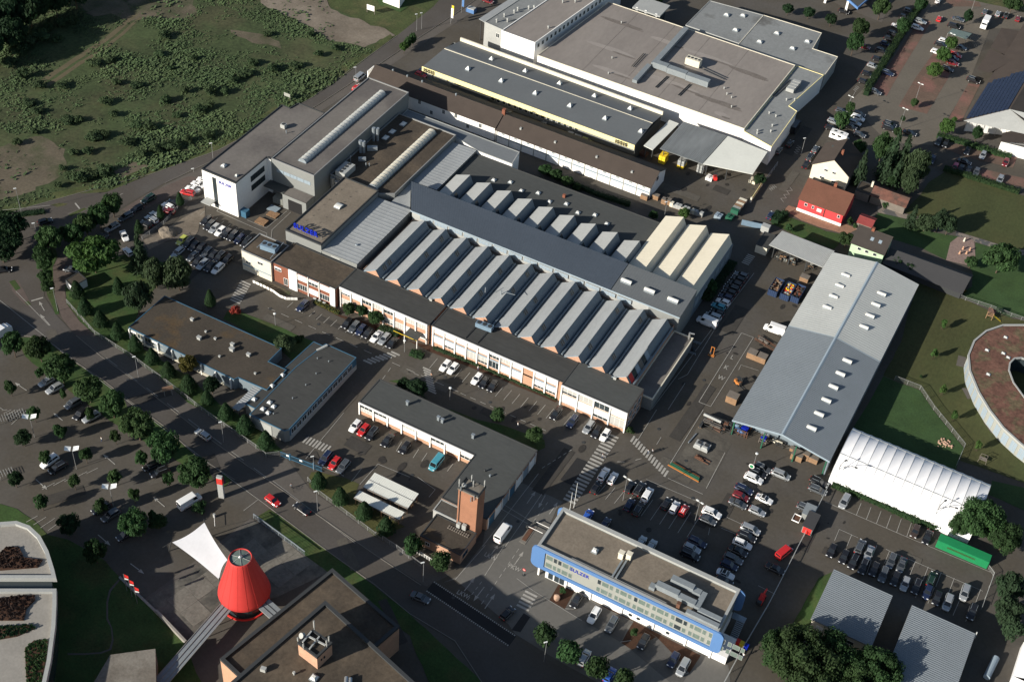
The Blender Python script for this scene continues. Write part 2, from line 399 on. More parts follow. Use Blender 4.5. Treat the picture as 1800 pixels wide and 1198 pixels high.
GROUND = [('asphalt_yard', 'asphalt', 1, 0.0, [(-155.2, -54.8), (-134.0, -32.0), (-124.4, -10.4), (-108.1, 36.4), (-101.0, 87.3), (-96.8, 135.5), (-105.4, 179.5), (94.8, 324.1), (162.8, -40.5), (-42.8, -163.0)]), ('overgrown_field', 'field', 2, 0.0, [(-168.3, -52.3), (-146.2, -32.3), (-143.6, -27.8), (-135.4, -13.6), (-128.9, -8.3), (-123.8, 5.6), (-115.1, 25.7), (-112.7, 36.6), (-110.2, 52.6), (-107.9, 64.9), (-106.9, 75.5), (-106.3, 91.0), (-106.0, 109.8), (-118.6, 110.9), (-135.3, 113.0), (-159.3, 135.3), (-277.5, 50.1)]), ('bare_earth', 'dirt', 3, 2.2, [(-171.1, -15.4), (-167.4, -10.2), (-165.8, -2.5), (-162.0, 1.8), (-153.9, 0.9), (-147.4, -4.6), (-143.6, -12.9), (-145.6, -20.6), (-150.2, -28.1), (-154.6, -32.3)]), ('bare_earth', 'dirt', 3, 2.2, [(-201.7, 63.3), (-212.4, 82.1), (-186.2, 100.8), (-168.8, 83.8), (-170.8, 76.0), (-178.4, 73.4), (-183.7, 66.1), (-192.5, 67.0), (-194.2, 61.3)]), ('gravel_lot', 'dirtlight', 3, 2.0, [(-155.8, 101.3), (-170.1, 122.4), (-156.0, 132.5), (-135.3, 113.0), (-118.6, 110.9), (-106.1, 110.7), (-109.9, 97.5), (-120.4, 94.5), (-131.6, 97.3), (-142.1, 98.9), (-151.2, 99.9)]), ('bare_earth', 'dirt', 3, 1.8, [(-152.4, 81.8), (-146.8, 84.4), (-135.5, 84.8), (-132.3, 81.9), (-139.7, 79.4), (-147.6, 79.0)]), ('bare_earth', 'dirt', 3, 1.6, [(-133.2, -0.1), (-131.2, 6.3), (-126.6, 7.7), (-126.7, 2.3), (-129.1, -1.9)]), ('field_track', 'track', 3, 0.4, [(-182.8, 23.2), (-183.2, 36.6), (-183.0, 52.6), (-185.5, 72.0), (-183.8, 71.4), (-180.9, 51.9), (-181.3, 35.8), (-180.9, 22.6)]), ('field_track', 'track', 3, 0.4, [(-179.9, 22.1), (-180.2, 35.4), (-179.8, 51.4), (-182.6, 70.8), (-181.4, 70.3), (-178.3, 50.7), (-178.5, 34.5), (-178.5, 21.5)]), ('grass_verge', 'grass', 4, 0.5, [(-150.7, -40.6), (-145.5, -33.0), (-142.9, -28.5), (-134.7, -14.3), (-128.2, -9.1), (-123.1, 4.7), (-114.4, 24.8), (-111.9, 35.6), (-109.5, 51.6), (-107.2, 63.8), (-106.1, 74.4), (-105.6, 89.9), (-105.6, 108.4), (-107.3, 109.8), (-109.3, 93.2), (-110.0, 77.4), (-111.1, 66.2), (-113.5, 54.2), (-115.7, 38.9), (-117.8, 28.1), (-126.2, 7.3), (-130.7, -6.6), (-137.1, -12.1), (-145.6, -26.3), (-153.2, -38.1)]), ('main_road', 'road', 5, 0.0, [(-150.7, -40.6), (-142.9, -28.5), (-134.7, -14.3), (-128.2, -9.1), (-123.1, 4.7), (-114.4, 24.8), (-111.9, 35.6), (-109.5, 51.6), (-107.2, 63.8), (-106.1, 74.4), (-105.6, 89.9), (-104.9, 110.2), (-104.6, 133.7), (-110.3, 176.0), (-100.2, 183.3), (-94.5, 151.5), (-95.9, 133.8), (-98.6, 108.9), (-101.0, 84.0), (-103.4, 61.4), (-106.4, 44.4), (-108.3, 36.7), (-110.8, 25.8), (-113.8, 14.9), (-117.2, 3.4), (-118.8, -4.8), (-119.8, -12.1), (-119.4, -20.9), (-121.7, -29.9), (-122.2, -36.0), (-118.5, -44.9), (-112.3, -51.7), (-104.4, -55.7), (-95.2, -58.7), (-84.5, -61.2), (-72.7, -63.2), (-46.7, -68.7), (-33.3, -70.9), (-11.5, -74.3), (7.3, -77.2), (21.4, -78.5), (44.6, -80.2), (56.1, -81.4), (71.0, -83.2), (60.8, -96.9), (44.0, -93.2), (33.9, -87.3), (22.0, -86.5), (11.7, -84.0), (-4.8, -81.4), (-20.5, -78.5), (-32.2, -76.0), (-44.6, -74.8), (-56.4, -71.5), (-69.2, -69.3), (-79.3, -67.2), (-91.0, -65.8), (-100.9, -63.6), (-107.2, -66.2), (-115.3, -64.6), (-117.5, -78.0)]), ('pavement', 'sidewalk', 4, 0.0, [(-103.8, 170.1), (-94.1, 150.8), (-95.5, 133.2), (-98.2, 108.3), (-100.7, 83.4), (-103.0, 60.9), (-106.1, 43.9), (-107.9, 36.2), (-110.2, 25.2), (-113.3, 14.2), (-116.7, 2.8), (-117.9, -10.8), (-114.7, -10.8), (-111.4, 1.4), (-105.9, 29.1), (-102.0, 47.1), (-97.9, 82.5), (-95.0, 109.6), (-91.5, 138.3), (-96.0, 175.7)]), ('pavement', 'sidewalk', 4, 0.0, [(-95.2, -58.7), (-84.5, -61.2), (-72.7, -63.2), (-46.7, -68.7), (-33.3, -70.9), (-11.5, -74.3), (7.3, -77.2), (21.4, -78.5), (24.2, -73.2), (5.0, -72.9), (-15.8, -69.2), (-27.0, -63.8), (-30.3, -66.5), (-33.9, -65.6), (-49.8, -63.1), (-65.0, -60.0), (-78.6, -57.5), (-91.6, -55.9)]), ('cycle_path', 'brickpave', 6, 0.0, [(-118.4, -42.0), (-120.7, -35.0), (-117.3, -35.7), (-113.1, -40.0), (-110.2, -46.3), (-105.6, -50.8), (-98.1, -54.2), (-91.6, -55.9), (-95.1, -58.9), (-102.4, -55.8), (-109.2, -51.0)]), ('cycle_path', 'brickpave', 6, 0.0, [(-119.3, -12.7), (-117.9, -2.9), (-113.8, 9.6), (-110.8, 11.0), (-111.9, -0.5), (-115.0, -12.9)]), ('grass_verge', 'lawn', 6, 0.4, [(-124.9, -39.2), (-124.7, -34.2), (-120.5, -37.7), (-118.4, -42.0), (-110.1, -50.2), (-104.1, -54.8), (-104.9, -55.5), (-111.5, -51.2), (-117.2, -46.8)]), ('traffic_island', 'brickpave', 6, 0.0, [(-123.6, -52.6), (-122.3, -50.6), (-112.8, -56.0), (-112.8, -57.0), (-115.1, -56.6), (-120.3, -54.8)]), ('traffic_island', 'sidewalk', 6, 0.0, [(-130.8, -22.4), (-128.5, -17.5), (-127.0, -17.4), (-128.4, -23.2)]), ('grass_island', 'lawn', 7, 0.0, [(-123.8, -52.4), (-123.0, -51.1), (-119.3, -52.8), (-119.8, -54.1)]), ('grass_island', 'lawn', 7, 0.0, [(-114.8, -56.2), (-114.3, -55.4), (-112.8, -56.0), (-113.2, -56.8)]), ('grass_island', 'grass', 7, 0.0, [(-137.1, -22.0), (-135.7, -20.1), (-133.6, -19.0), (-133.7, -20.1), (-135.0, -21.8)]), ('grass_island', 'grass', 7, 0.0, [(-130.1, -22.6), (-128.6, -17.9), (-127.6, -17.9), (-128.8, -23.0)]), ('grass_island', 'grass', 7, 0.0, [(-142.5, -30.5), (-139.5, -27.0), (-136.6, -25.1), (-135.5, -24.9), (-137.0, -27.4), (-140.7, -31.4)]), ('lawn', 'lawn', 4, 0.4, [(-110.0, -46.2), (-111.1, -42.8), (-109.9, -36.5), (-105.1, -24.8), (-92.5, -24.6), (-89.7, -37.0), (-85.8, -48.9), (-78.3, -53.4), (-62.4, -55.3), (-42.4, -60.9), (-44.0, -63.3), (-57.0, -62.1), (-65.1, -59.8), (-78.7, -57.3), (-91.7, -55.7), (-98.1, -54.2), (-105.4, -50.7)]), ('lawn', 'lawn', 4, 0.4, [(-47.8, -58.3), (-38.1, -60.0), (-28.0, -62.8), (-30.6, -66.1), (-36.1, -64.8), (-43.0, -63.5)]), ('lawn', 'lawn', 4, 0.3, [(-68.9, -30.6), (-65.3, -29.0), (-55.1, -28.4), (-46.2, -28.3), (-43.2, -28.0), (-42.3, -37.3), (-49.8, -34.7), (-68.0, -33.6)]), ('grass_verge', 'lawn', 6, 0.4, [(-107.3, -67.0), (-100.7, -64.0), (-90.7, -66.1), (-79.1, -67.5), (-68.9, -69.6), (-56.1, -71.8), (-44.3, -75.1), (-32.8, -76.3), (-32.9, -79.0), (-41.9, -79.0), (-50.2, -77.9), (-59.9, -77.6), (-69.2, -76.9), (-80.9, -74.7), (-93.8, -72.4), (-101.1, -71.1)]), ('lawn', 'lawnolive', 4, 0.2, [(-18.6, -64.7), (-17.2, -63.8), (-10.7, -62.0), (-7.2, -61.9), (-5.8, -65.9), (0.4, -66.4), (8.8, -66.9), (4.7, -73.0), (-1.2, -71.5), (-9.9, -69.7), (-16.3, -68.8), (-18.0, -67.0)]), ('grass_verge', 'lawn', 6, 0.3, [(-20.4, -78.8), (-4.7, -81.4), (11.8, -84.4), (22.1, -86.5), (43.8, -93.0), (41.1, -104.2), (24.9, -91.2), (10.4, -88.0), (-5.9, -85.5), (-9.4, -84.4), (-21.4, -82.1)]), ('grass_verge', 'lawn', 6, 0.3, [(-74.4, -114.3), (-72.5, -109.3), (-68.3, -108.3), (-62.5, -108.9), (-55.9, -111.0), (-54.5, -113.3), (-64.2, -110.9), (-72.1, -116.7)]), ('lawn', 'lawn', 4, 0.3, [(-57.3, -110.4), (-52.8, -109.1), (-42.1, -109.3), (-37.2, -110.8), (-27.5, -113.6), (-13.9, -117.0), (-7.8, -121.3), (6.3, -129.5), (-25.9, -148.7)]), ('footpath', 'sidewalk', 5, 0.2, [(-36.5, -111.1), (-36.2, -114.8), (-34.7, -117.6), (-31.7, -120.9), (-29.6, -121.9), (-27.4, -124.2), (-26.4, -126.2), (-27.4, -127.8), (-33.1, -131.4), (-32.8, -131.7), (-27.0, -128.0), (-25.9, -126.2), (-27.1, -124.0), (-29.3, -121.8), (-31.6, -120.5), (-34.4, -117.4), (-35.7, -114.8), (-36.1, -111.2)]), ('lawn', 'lawn', 4, 0.3, [(-4.9, -32.4), (-1.1, -29.9), (6.4, -29.3), (11.9, -27.6), (23.3, -26.3), (24.8, -28.4), (23.6, -30.9), (10.5, -30.8), (-1.9, -31.8), (-14.2, -28.1), (-19.4, -29.8), (-17.1, -27.5), (-13.2, -26.3)]), ('entrance_paving', 'paving', 3, 0.0, [(25.2, -41.3), (36.2, -41.3), (35.9, -44.0), (38.8, -60.6), (46.2, -62.8), (68.7, -59.9), (81.2, -62.8), (86.7, -62.4), (88.6, -66.0), (88.3, -75.9), (68.5, -80.8), (55.6, -80.3), (43.9, -79.1), (41.6, -77.7), (25.9, -73.6), (24.1, -75.6), (25.9, -72.6), (26.3, -62.0), (24.0, -56.5)]), ('dark_asphalt', 'darkasphalt', 7, 0.0, [(22.1, -76.6), (23.4, -76.8), (44.5, -79.5), (44.4, -82.6), (22.0, -79.4)]), ('dark_asphalt', 'darkasphalt', 7, 0.0, [(43.1, -73.5), (44.8, -73.7), (44.8, -78.2), (42.9, -78.7)]), ('dark_asphalt', 'darkasphalt', 7, 0.0, [(32.9, -27.3), (36.5, -27.1), (36.2, -35.7), (32.6, -35.7)]), ('parking_pavers', 'pavers', 4, 0.0, [(51.5, -63.1), (64.7, -63.2), (64.0, -64.5), (64.6, -69.2), (50.0, -68.1)]), ('parking_pavers', 'pavers', 4, 0.0, [(70.6, -64.1), (80.7, -63.8), (80.0, -71.2), (77.5, -72.7), (67.3, -69.8)]), ('bark_bed', 'bark', 5, 0.1, [(46.1, -62.7), (50.0, -62.5), (50.3, -67.8), (46.3, -67.5)]), ('bark_bed', 'bark', 5, 0.1, [(64.6, -63.0), (70.5, -64.0), (67.4, -69.7), (64.6, -69.3)]), ('bark_bed', 'bark', 5, 0.1, [(52.9, -62.6), (80.7, -63.2), (80.3, -68.5), (79.0, -67.6), (70.5, -63.9), (64.6, -63.0), (58.4, -63.0)]), ('worn_concrete', 'worn', 3, 0.0, [(54.0, -1.2), (63.5, -2.8), (63.8, -19.4), (54.1, -20.0)]), ('terrace_paving', 'terrace', 4, 0.0, [(-22.0, -83.4), (-9.2, -84.5), (-5.9, -85.5), (1.3, -86.0), (-4.8, -98.0), (-12.9, -105.9), (-13.7, -117.0), (-28.0, -112.9), (-26.7, -107.2), (-25.1, -100.2), (-22.6, -87.2)]), ('terrace_edge', 'sidewalk', 5, 0.0, [(-22.4, -83.3), (-21.3, -83.1), (-22.4, -87.5), (-24.5, -103.4), (-26.3, -107.3), (-27.6, -112.9), (-28.4, -112.8), (-27.1, -107.1)]), ('house_lawn', 'lawn', 3, 0.3, [(40.9, 85.2), (41.1, 91.5), (48.0, 91.2), (53.6, 91.3), (55.8, 91.0), (61.4, 92.4), (60.6, 84.2), (49.9, 83.9)]), ('brick_drive', 'brickdrive', 4, 0.0, [(41.7, 93.5), (42.1, 96.4), (46.0, 96.7), (52.0, 95.8), (59.0, 97.5), (63.6, 97.3), (61.6, 92.8), (53.5, 91.6), (47.8, 91.7)]), ('garden_lawn', 'lawngreen', 3, 0.2, [(66.4, 108.5), (70.4, 109.5), (75.2, 110.0), (83.4, 108.4), (90.7, 110.7), (90.3, 97.8), (82.6, 99.1), (73.8, 98.4), (65.9, 100.1)]), ('meadow', 'meadow', 3, 0.5, [(73.0, 112.6), (74.5, 122.2), (75.2, 132.3), (78.2, 141.3), (82.4, 141.7), (101.0, 142.2), (109.8, 142.3), (115.4, 116.9), (105.9, 114.1), (89.5, 113.1), (80.0, 114.0)]), ('garden_path', 'slabs', 5, 0.0, [(65.0, 110.6), (65.9, 112.5), (74.5, 112.3), (74.8, 110.2), (66.5, 108.3)]), ('garden_path', 'slabs', 5, 0.0, [(89.3, 112.7), (105.9, 114.1), (113.6, 117.6), (114.2, 114.9), (106.5, 111.7), (89.5, 110.6)]), ('play_paving', 'pavers2', 5, 0.0, [(90.3, 110.4), (93.8, 112.1), (95.2, 110.8), (97.3, 103.9), (96.2, 98.9), (90.2, 97.7), (89.1, 106.5)]), ('garden_lawn', 'lawngreen', 3, 0.2, [(95.5, 110.7), (106.5, 111.7), (114.2, 114.9), (125.3, 116.8), (129.9, 93.8), (112.3, 83.2), (97.1, 84.4), (99.9, 90.2), (98.3, 96.7), (96.2, 98.9), (97.3, 103.9)]), ('kindergarten_lawn', 'meadow', 4, 0.2, [(85.6, 83.9), (92.1, 83.4), (97.2, 83.9), (106.7, 82.7), (113.3, 83.1), (130.9, 88.9), (142.9, 29.4), (130.1, 23.9), (114.3, 22.7), (114.2, 27.5), (103.8, 36.2), (98.6, 41.5), (93.1, 41.4), (88.8, 41.2), (89.1, 56.7)]), ('lawn', 'lawngreen', 4, 0.2, [(88.9, 41.0), (93.2, 41.0), (98.7, 41.3), (103.8, 36.0), (114.2, 27.3), (114.2, 22.4), (114.3, 18.4), (123.3, 17.6), (123.2, 20.4), (143.7, 25.6), (145.9, 14.8), (123.8, 15.4), (87.8, 17.4), (88.6, 28.0)]), ('entrance_slabs', 'sidewalk', 6, 0.0, [(104.0, 60.0), (106.1, 60.3), (106.9, 56.2), (104.5, 55.7)]), ('entrance_slabs', 'sidewalk', 6, 0.0, [(108.0, 48.2), (110.8, 49.2), (112.4, 46.8), (110.5, 44.9)]), ('entrance_slabs', 'sidewalk', 6, 0.0, [(116.2, 38.9), (119.2, 39.8), (120.1, 38.5), (118.9, 36.2)]), ('grass_verge', 'lawn', 4, 0.3, [(95.8, -30.3), (98.6, -26.1), (100.7, -26.7), (98.5, -41.2), (99.4, -46.4), (94.8, -48.3)]), ('parking_pavers', 'pavers3', 3, 0.0, [(41.3, 170.7), (41.8, 203.1), (41.8, 249.4), (71.6, 258.3), (79.7, 260.1), (82.8, 246.6), (68.2, 237.4), (71.3, 193.8), (70.6, 161.9), (70.9, 152.5), (57.8, 145.7), (39.8, 160.7)]), ('brick_bays', 'redbay', 5, 0.0, [(44.6, 227.5), (48.6, 229.3), (48.9, 190.3), (49.4, 171.7), (44.0, 173.8)]), ('brick_bays', 'redbay', 5, 0.0, [(55.5, 211.7), (62.3, 215.5), (64.2, 194.8), (64.1, 169.2), (54.7, 168.0), (54.5, 188.1)]), ('brick_bays', 'redbay', 5, 0.0, [(71.1, 195.8), (74.7, 197.4), (75.1, 171.8), (71.0, 169.9)]), ('brick_bays', 'redbay', 5, 0.0, [(46.1, 248.3), (59.8, 254.0), (61.4, 251.1), (52.6, 244.9)]), ('brick_bays', 'redbay', 5, 0.0, [(72.6, 153.2), (82.2, 152.3), (96.2, 155.0), (95.9, 161.5), (77.6, 157.8)]), ('brick_bays', 'redbay', 5, 0.0, [(86.9, 143.5), (104.6, 147.2), (103.5, 152.2), (88.0, 148.9)]), ('grass_verge', 'grass', 4, 0.3, [(50.6, 252.6), (59.7, 254.4), (69.6, 255.9), (76.3, 256.6), (74.9, 262.7), (62.1, 261.8)]), ('gas_forecourt', 'sidewalk', 3, 0.0, [(-32.6, 221.2), (7.4, 223.9), (17.5, 220.1), (33.4, 217.7), (29.8, 266.1)]), ('sand_yard', 'dirtlight', 4, 0.8, [(-106.0, -20.0), (-103.9, -12.3), (-101.1, -0.7), (-100.8, 0.8), (-98.2, -2.5), (-95.2, -11.3), (-98.9, -12.6), (-101.8, -22.7)]), ('white_house_garden', 'lawn', 4, 0.2, [(-135.7, 137.0), (-120.3, 123.6), (-112.2, 123.7), (-111.5, 130.8), (-115.7, 151.3)]), ('excavation', 'dirt', 5, 0.4, [(-70.6, -17.3), (-64.5, -15.3), (-59.1, -15.7), (-59.0, -16.9), (-63.2, -18.3), (-69.8, -17.9)]), ('shrub_bed', 'bark', 5, 0.2, [(-52.7, -15.3), (-42.9, -15.9), (-30.4, -13.6), (-24.8, -13.1), (-25.0, -15.0), (-42.4, -16.6), (-49.9, -16.2)]), ('shrub_bed', 'bark', 5, 0.2, [(-22.5, -14.7), (-16.6, -12.9), (-1.9, -12.3), (20.0, -12.5), (19.9, -13.6), (-2.2, -14.2), (-16.0, -15.1)])]
FIELDPOLY = None
for i, (name, mat, layer, rag, pts) in enumerate(GROUND):
    if name == "overgrown_field": FIELDPOLY = pts
    p = ragged(pts, rag) if rag else pts
    z = .010 * layer + .0004 * i
    MB().add(*tess(p, z)).build(name, mat, kind="structure")
ZM = .085                                                        # painted markings lie just above every ground sheet
def strip(mb, a, b, w, z=ZM):
    a = Vector(a); b = Vector(b); d = b - a
    if d.length < .05: return
    d.normalize(); q = Vector((-d.y, d.x)) * (w / 2)
    mb.quad((*(a - q), z), (*(b - q), z), (*(b + q), z), (*(a + q), z))
MARKS = [('zebra', (37.16, -15.6), (37.48, -40.85), 21, 3.2), ('zebra', (41.43, -14.26), (53.95, -20.6), 14, 2.2), ('zebra', (-27.8, -27.33), (-22.88, -19.99), 8, 2.6), ('zebra', (-13.66, -20.62), (-7.84, -27.45), 10, 2.4), ('zebra', (-26.03, -57.02), (-18.89, -56.73), 8, 2.4), ('zebra', (-71.73, -18.61), (-69.25, -27.07), 9, 3.2), ('zebra', (42.09, -67.73), (42.29, -72.88), 5, 3.0), ('zebra', (41.09, 68.41), (40.89, 63.39), 6, 2.2), ('bays', (-56.49, -18.56), (-56.58, -21.02), (-26.92, -17.44), (-27.0, -20.72), 14), ('bays', (-13.11, -16.17), (-13.02, -20.29), (25.45, -15.73), (25.25, -19.72), 17), ('bays', (-7.98, -45.48), (-7.47, -48.85), (8.41, -44.9), (8.44, -47.62), 8), ('bays', (42.56, -31.17), (42.11, -35.3), (65.64, -27.77), (65.49, -35.47), 11), ('bays', (97.35, -3.92), (97.51, -8.03), (109.63, -3.35), (109.86, -8.03), 6), ('bays', (95.37, -14.34), (95.5, -18.17), (128.96, -13.7), (128.9, -18.57), 12), ('bays', (95.77, -18.97), (96.27, -23.14), (128.53, -18.8), (128.24, -24.3), 12), ('bays', (52.19, -66.78), (50.32, -67.78), (80.11, -68.57), (78.39, -70.68), 3), ('bays', (-66.42, -98.33), (-67.41, -101.34), (-61.13, -89.75), (-62.17, -92.45), 5), ('bays', (-63.01, -107.57), (-63.89, -110.21), (-57.45, -105.29), (-58.21, -109.54), 4), ('bays', (-92.28, -87.49), (-93.43, -87.42), (-87.53, -84.5), (-87.3, -90.08), 7), ('bays', (-99.66, -0.64), (-99.61, -2.77), (-82.73, -2.0), (-82.7, -4.67), 8), ('line', (-41.87, -74.83), (-20.49, -78.56), 0.12), ('line', (-100.88, -63.67), (-41.87, -74.83), 0.12), ('line', (-24.53, -71.66), (1.67, -76.79), 0.1), ('line', (-22.8, -44.79), (-22.09, -62.05), 0.12), ('line', (-24.19, -78.09), (-25.03, -82.35), 0.12), ('line', (-12.91, -30.1), (-12.89, -30.13), 0.1), ('line', (89.7, -8.12), (109.86, -8.03), 0.12), ('line', (109.86, -8.03), (129.65, -7.71), 0.12), ('line', (95.37, -14.34), (100.05, -14.4), 0.12), ('line', (106.67, -14.2), (129.47, -13.99), 0.12), ('line', (50.72, 36.1), (50.91, 6.04), 0.14), ('line', (54.14, 36.19), (54.14, 6.21), 0.14), ('line', (50.72, 36.1), (54.14, 36.19), 0.14), ('line', (50.91, 6.04), (54.14, 6.21), 0.14), ('line', (55.34, 22.41), (55.14, 24.53), 0.12), ('line', (55.14, 24.53), (59.91, 25.06), 0.12), ('line', (52.96, 4.15), (53.04, -16.83), 0.14), ('line', (42.83, -2.24), (43.08, -14.12), 0.14), ('line', (63.17, -6.38), (63.64, -19.51), 0.14), ('line', (54.48, -21.45), (63.62, -21.59), 0.14), ('line', (50.16, -24.56), (65.19, -24.29), 0.12), ('line', (47.63, -10.15), (47.67, -13.01), 0.14), ('line', (44.58, 61.25), (41.72, -2.57), 0.14), ('line', (43.2, 60.35), (44.52, 13.55), 0.14), ('line', (44.52, 13.55), (43.16, 10.73), 0.14), ('line', (45.25, 10.35), (45.3, -0.68), 0.14), ('line', (27.27, -36.72), (26.56, -62.52), 0.14), ('line', (30.91, -41.89), (30.97, -59.81), 0.14), ('line', (30.59, -59.67), (30.96, -69.26), 0.14), ('line', (26.95, -61.91), (25.89, -73.62), 0.14), ('line', (23.93, -49.25), (32.99, -50.38), 0.12), ('line', (23.83, -50.72), (32.33, -51.38), 0.12), ('line', (37.4, -66.22), (41.95, -67.21), 0.12), ('line', (41.95, -67.21), (54.8, -68.65), 0.1), ('line', (-96.87, 1.21), (-79.21, 0.92), 0.14), ('line', (-79.21, 0.92), (-77.44, -1.51), 0.14), ('line', (-78.91, 2.93), (-76.22, -1.31), 0.14), ('line', (-80.39, 12.11), (-80.68, 2.67), 0.14), ('line', (-79.14, 12.31), (-78.91, 2.93), 0.14), ('line', (-80.68, 2.67), (-87.18, 2.66), 0.14), ('line', (-97.13, 2.6), (-96.87, 1.21), 0.14), ('line', (-6.7, -54.34), (1.8, -53.84), 0.12), ('line', (-6.7, -54.34), (-6.89, -61.91), 0.12), ('line', (-9.24, -57.6), (-9.06, -62.24), 0.12), ('line', (-18.36, -62.03), (-11.49, -61.7), 0.2), ('line', (3.4, -52.84), (8.91, -53.92), 0.12), ('line', (8.91, -53.92), (8.82, -56.61), 0.12), ('line', (-119.61, -54.3), (-103.51, -59.56), 0.12), ('line', (-120.51, -59.13), (-101.32, -63.19), 0.12), ('line', (-146.9, -31.57), (-137.09, -22.3), 0.12), ('line', (-113.68, -54.98), (-112.04, -52.33), 0.4), ('line', (-132.04, -17.71), (-129.26, -18.97), 0.4), ('line', (68.98, -30.15), (69.51, -32.27), 0.1), ('line', (71.22, -25.07), (76.28, -25.16), 0.12), ('line', (71.27, -28.74), (75.49, -28.58), 0.12), ('line', (84.7, -39.6), (88.86, -39.77), 0.12), ('line', (39.57, 168.67), (39.91, 161.55), 0.12), ('dash', (-61.6, -24.0), (-1.48, -23.56), 14, 0.14), ('dash', (-2.41, -23.68), (23.15, -23.51), 9, 0.14), ('dash', (-16.03, -23.97), (-13.33, -23.94), 1, 0.14), ('dash', (30.72, -25.38), (27.06, -35.16), 6, 0.14), ('dash', (-21.45, -24.99), (-19.82, -42.23), 6, 0.14), ('dash', (33.89, -58.4), (34.07, -76.77), 9, 0.14), ('dash', (31.21, -70.73), (30.93, -77.29), 4, 0.14), ('dash', (33.25, -42.87), (33.07, -50.53), 4, 0.14), ('dash', (-84.98, -60.62), (-24.65, -71.94), 8, 0.12), ('dash', (-123.72, -6.17), (-125.56, -13.72), 2, 0.14), ('dash', (22.1, -76.59), (44.37, -79.56), 42, 0.34), ('dash', (21.95, -79.49), (44.31, -82.5), 42, 0.34), ('dash', (41.19, -23.58), (44.08, -21.91), 1, 0.14), ('dash', (44.99, -20.91), (46.82, -18.56), 1, 0.14), ('dash', (74.44, 2.66), (78.97, 5.05), 1, 0.1), ('arrow', (35.18, -63.2), (35.19, -58.91)),
  ('arrow', (29.14, -75.21), (29.35, -70.78)),
  ('arrow', (32.37, -71.99), (32.2, -76.51)),
  ('arrow', (35.28, -76.9), (35.3, -72.34)),
  ('arrow', (29.24, -46.17), (29.24, -41.91)),
  ('arrow', (35.17, -46.28), (35.23, -42.05)),
  ('arrow', (31.76, -41.77), (32.15, -45.96)),
  ('arrow', (29.34, -63.26), (29.38, -60.42)),
  ('arrow', (-92.1, -79.79), (-96.41, -79.29)),
  ('arrow', (-108.32, -55.97), (-111.83, -54.05)),
  ('arrow', (-103.27, -59.4), (-108.39, -57.57)),
  ('arrow', (-78.08, -82.74), (-81.55, -82.05)),
  ('arrow', (-58.51, -86.88), (-62.93, -85.9)),
  ('arrow', (-40.82, -90.75), (-44.81, -89.88)),
  ('arrow', (-70.7, -99.79), (-66.43, -100.73)),
  ('arrow', (-48.17, -104.66), (-43.86, -105.54)),
  ('arrow', (-36.97, -107.07), (-32.69, -107.67)),
  ('zig', (39.88, 105.2), (39.49, 97.1)),
  ('zig', (34.33, 127.44), (34.72, 122.83)),
  ('zig', (35.33, 103.31), (34.53, 100.51)),
  ('zig', (39.34, 171.83), (39.24, 168.44))]
for mk in MARKS:
    k = mk[0]; mb = MB()
    if k == "zebra":
        a, b, n, w = Vector(mk[1]), Vector(mk[2]), mk[3], mk[4]; d = b - a; q = Vector((-d.y, d.x)).normalized() * (w / 2)
        if abs(d.y) > abs(d.x): q = Vector((w / 2, 0)); e = Vector((0, d.length / n * .27))
        else: q = Vector((0, w / 2)); e = Vector((d.length / n * .27, 0))
        for i in range(n):
            c = a + d * ((i + .5) / n); mb.quad(*[(*v, ZM) for v in (c - q - e, c + q - e, c + q + e, c - q + e)] if e.y else [(*v, ZM) for v in (c - e - q, c + e - q, c + e + q, c - e + q)])
        mb.build("zebra_crossing", "paint", kind="structure")
    elif k == "bays":
        a, b, c, d, n = mk[1:]
        for i in range(n):
            t = i / (n - 1); strip(mb, Vector(a).lerp(Vector(c), t), Vector(b).lerp(Vector(d), t), .13)
        mb.build("bay_markings", "paint", kind="structure")
    elif k == "line": strip(mb, mk[1], mk[2], mk[3], ZM + .003); mb.v and mb.build("line_marking", "paint", kind="structure")
    elif k == "dash":
        a, b, n, w = Vector(mk[1]), Vector(mk[2]), mk[3], mk[4]
        for i in range(n): strip(mb, a.lerp(b, (i + .2) / n), a.lerp(b, (i + .75) / n), w, ZM + .003)
        mb.build("dash_marking", "paint", kind="structure")
    elif k == "arrow":
        a, b = Vector(mk[1]), Vector(mk[2]); d = (b - a).normalized(); q = Vector((-d.y, d.x)); L = (b - a).length
        strip(mb, a, b - d * (L * .3), .2); e = b - d * (L * .34)
        mb.add([(*(e + q * .45), ZM), (*(e - q * .45), ZM), (*b, ZM)], [(0, 1, 2)]); mb.build("arrow_marking", "paint", kind="structure")
    elif k == "zig":
        a, b = Vector(mk[1]), Vector(mk[2]); d = b - a; q = Vector((-d.y, d.x)).normalized() * .7; n = 7
        P = [a + d * (i / n) + q * (1 if i % 2 else -1) for i in range(n + 1)]
        for i in range(n): strip(mb, P[i], P[i + 1], .13)
        mb.build("zigzag_marking", "paint", kind="structure")
def roadtext(body, x, y, size, sx=.8):
    cu = bpy.data.curves.new("road_lettering", 'FONT'); cu.body = body; cu.size = size; cu.offset = .02
    o = bpy.data.objects.new("road_lettering", letters(cu, "paint")); C.objects.link(o); o.location = (x, y, ZM + .004); o.scale = (sx, 1, 1); o["kind"] = "structure"
roadtext("LKW", 28.0, -64.6, 1.7); roadtext("LKW", 27.9, -76.7, 1.7); roadtext("PKW", 34.1, -64.5, 1.7)
for ch, x, y in (("L", 51.7, 25.2), ("K", 51.6, 20.8), ("W", 51.6, 16.5)): roadtext(ch, x, y, 2.2)
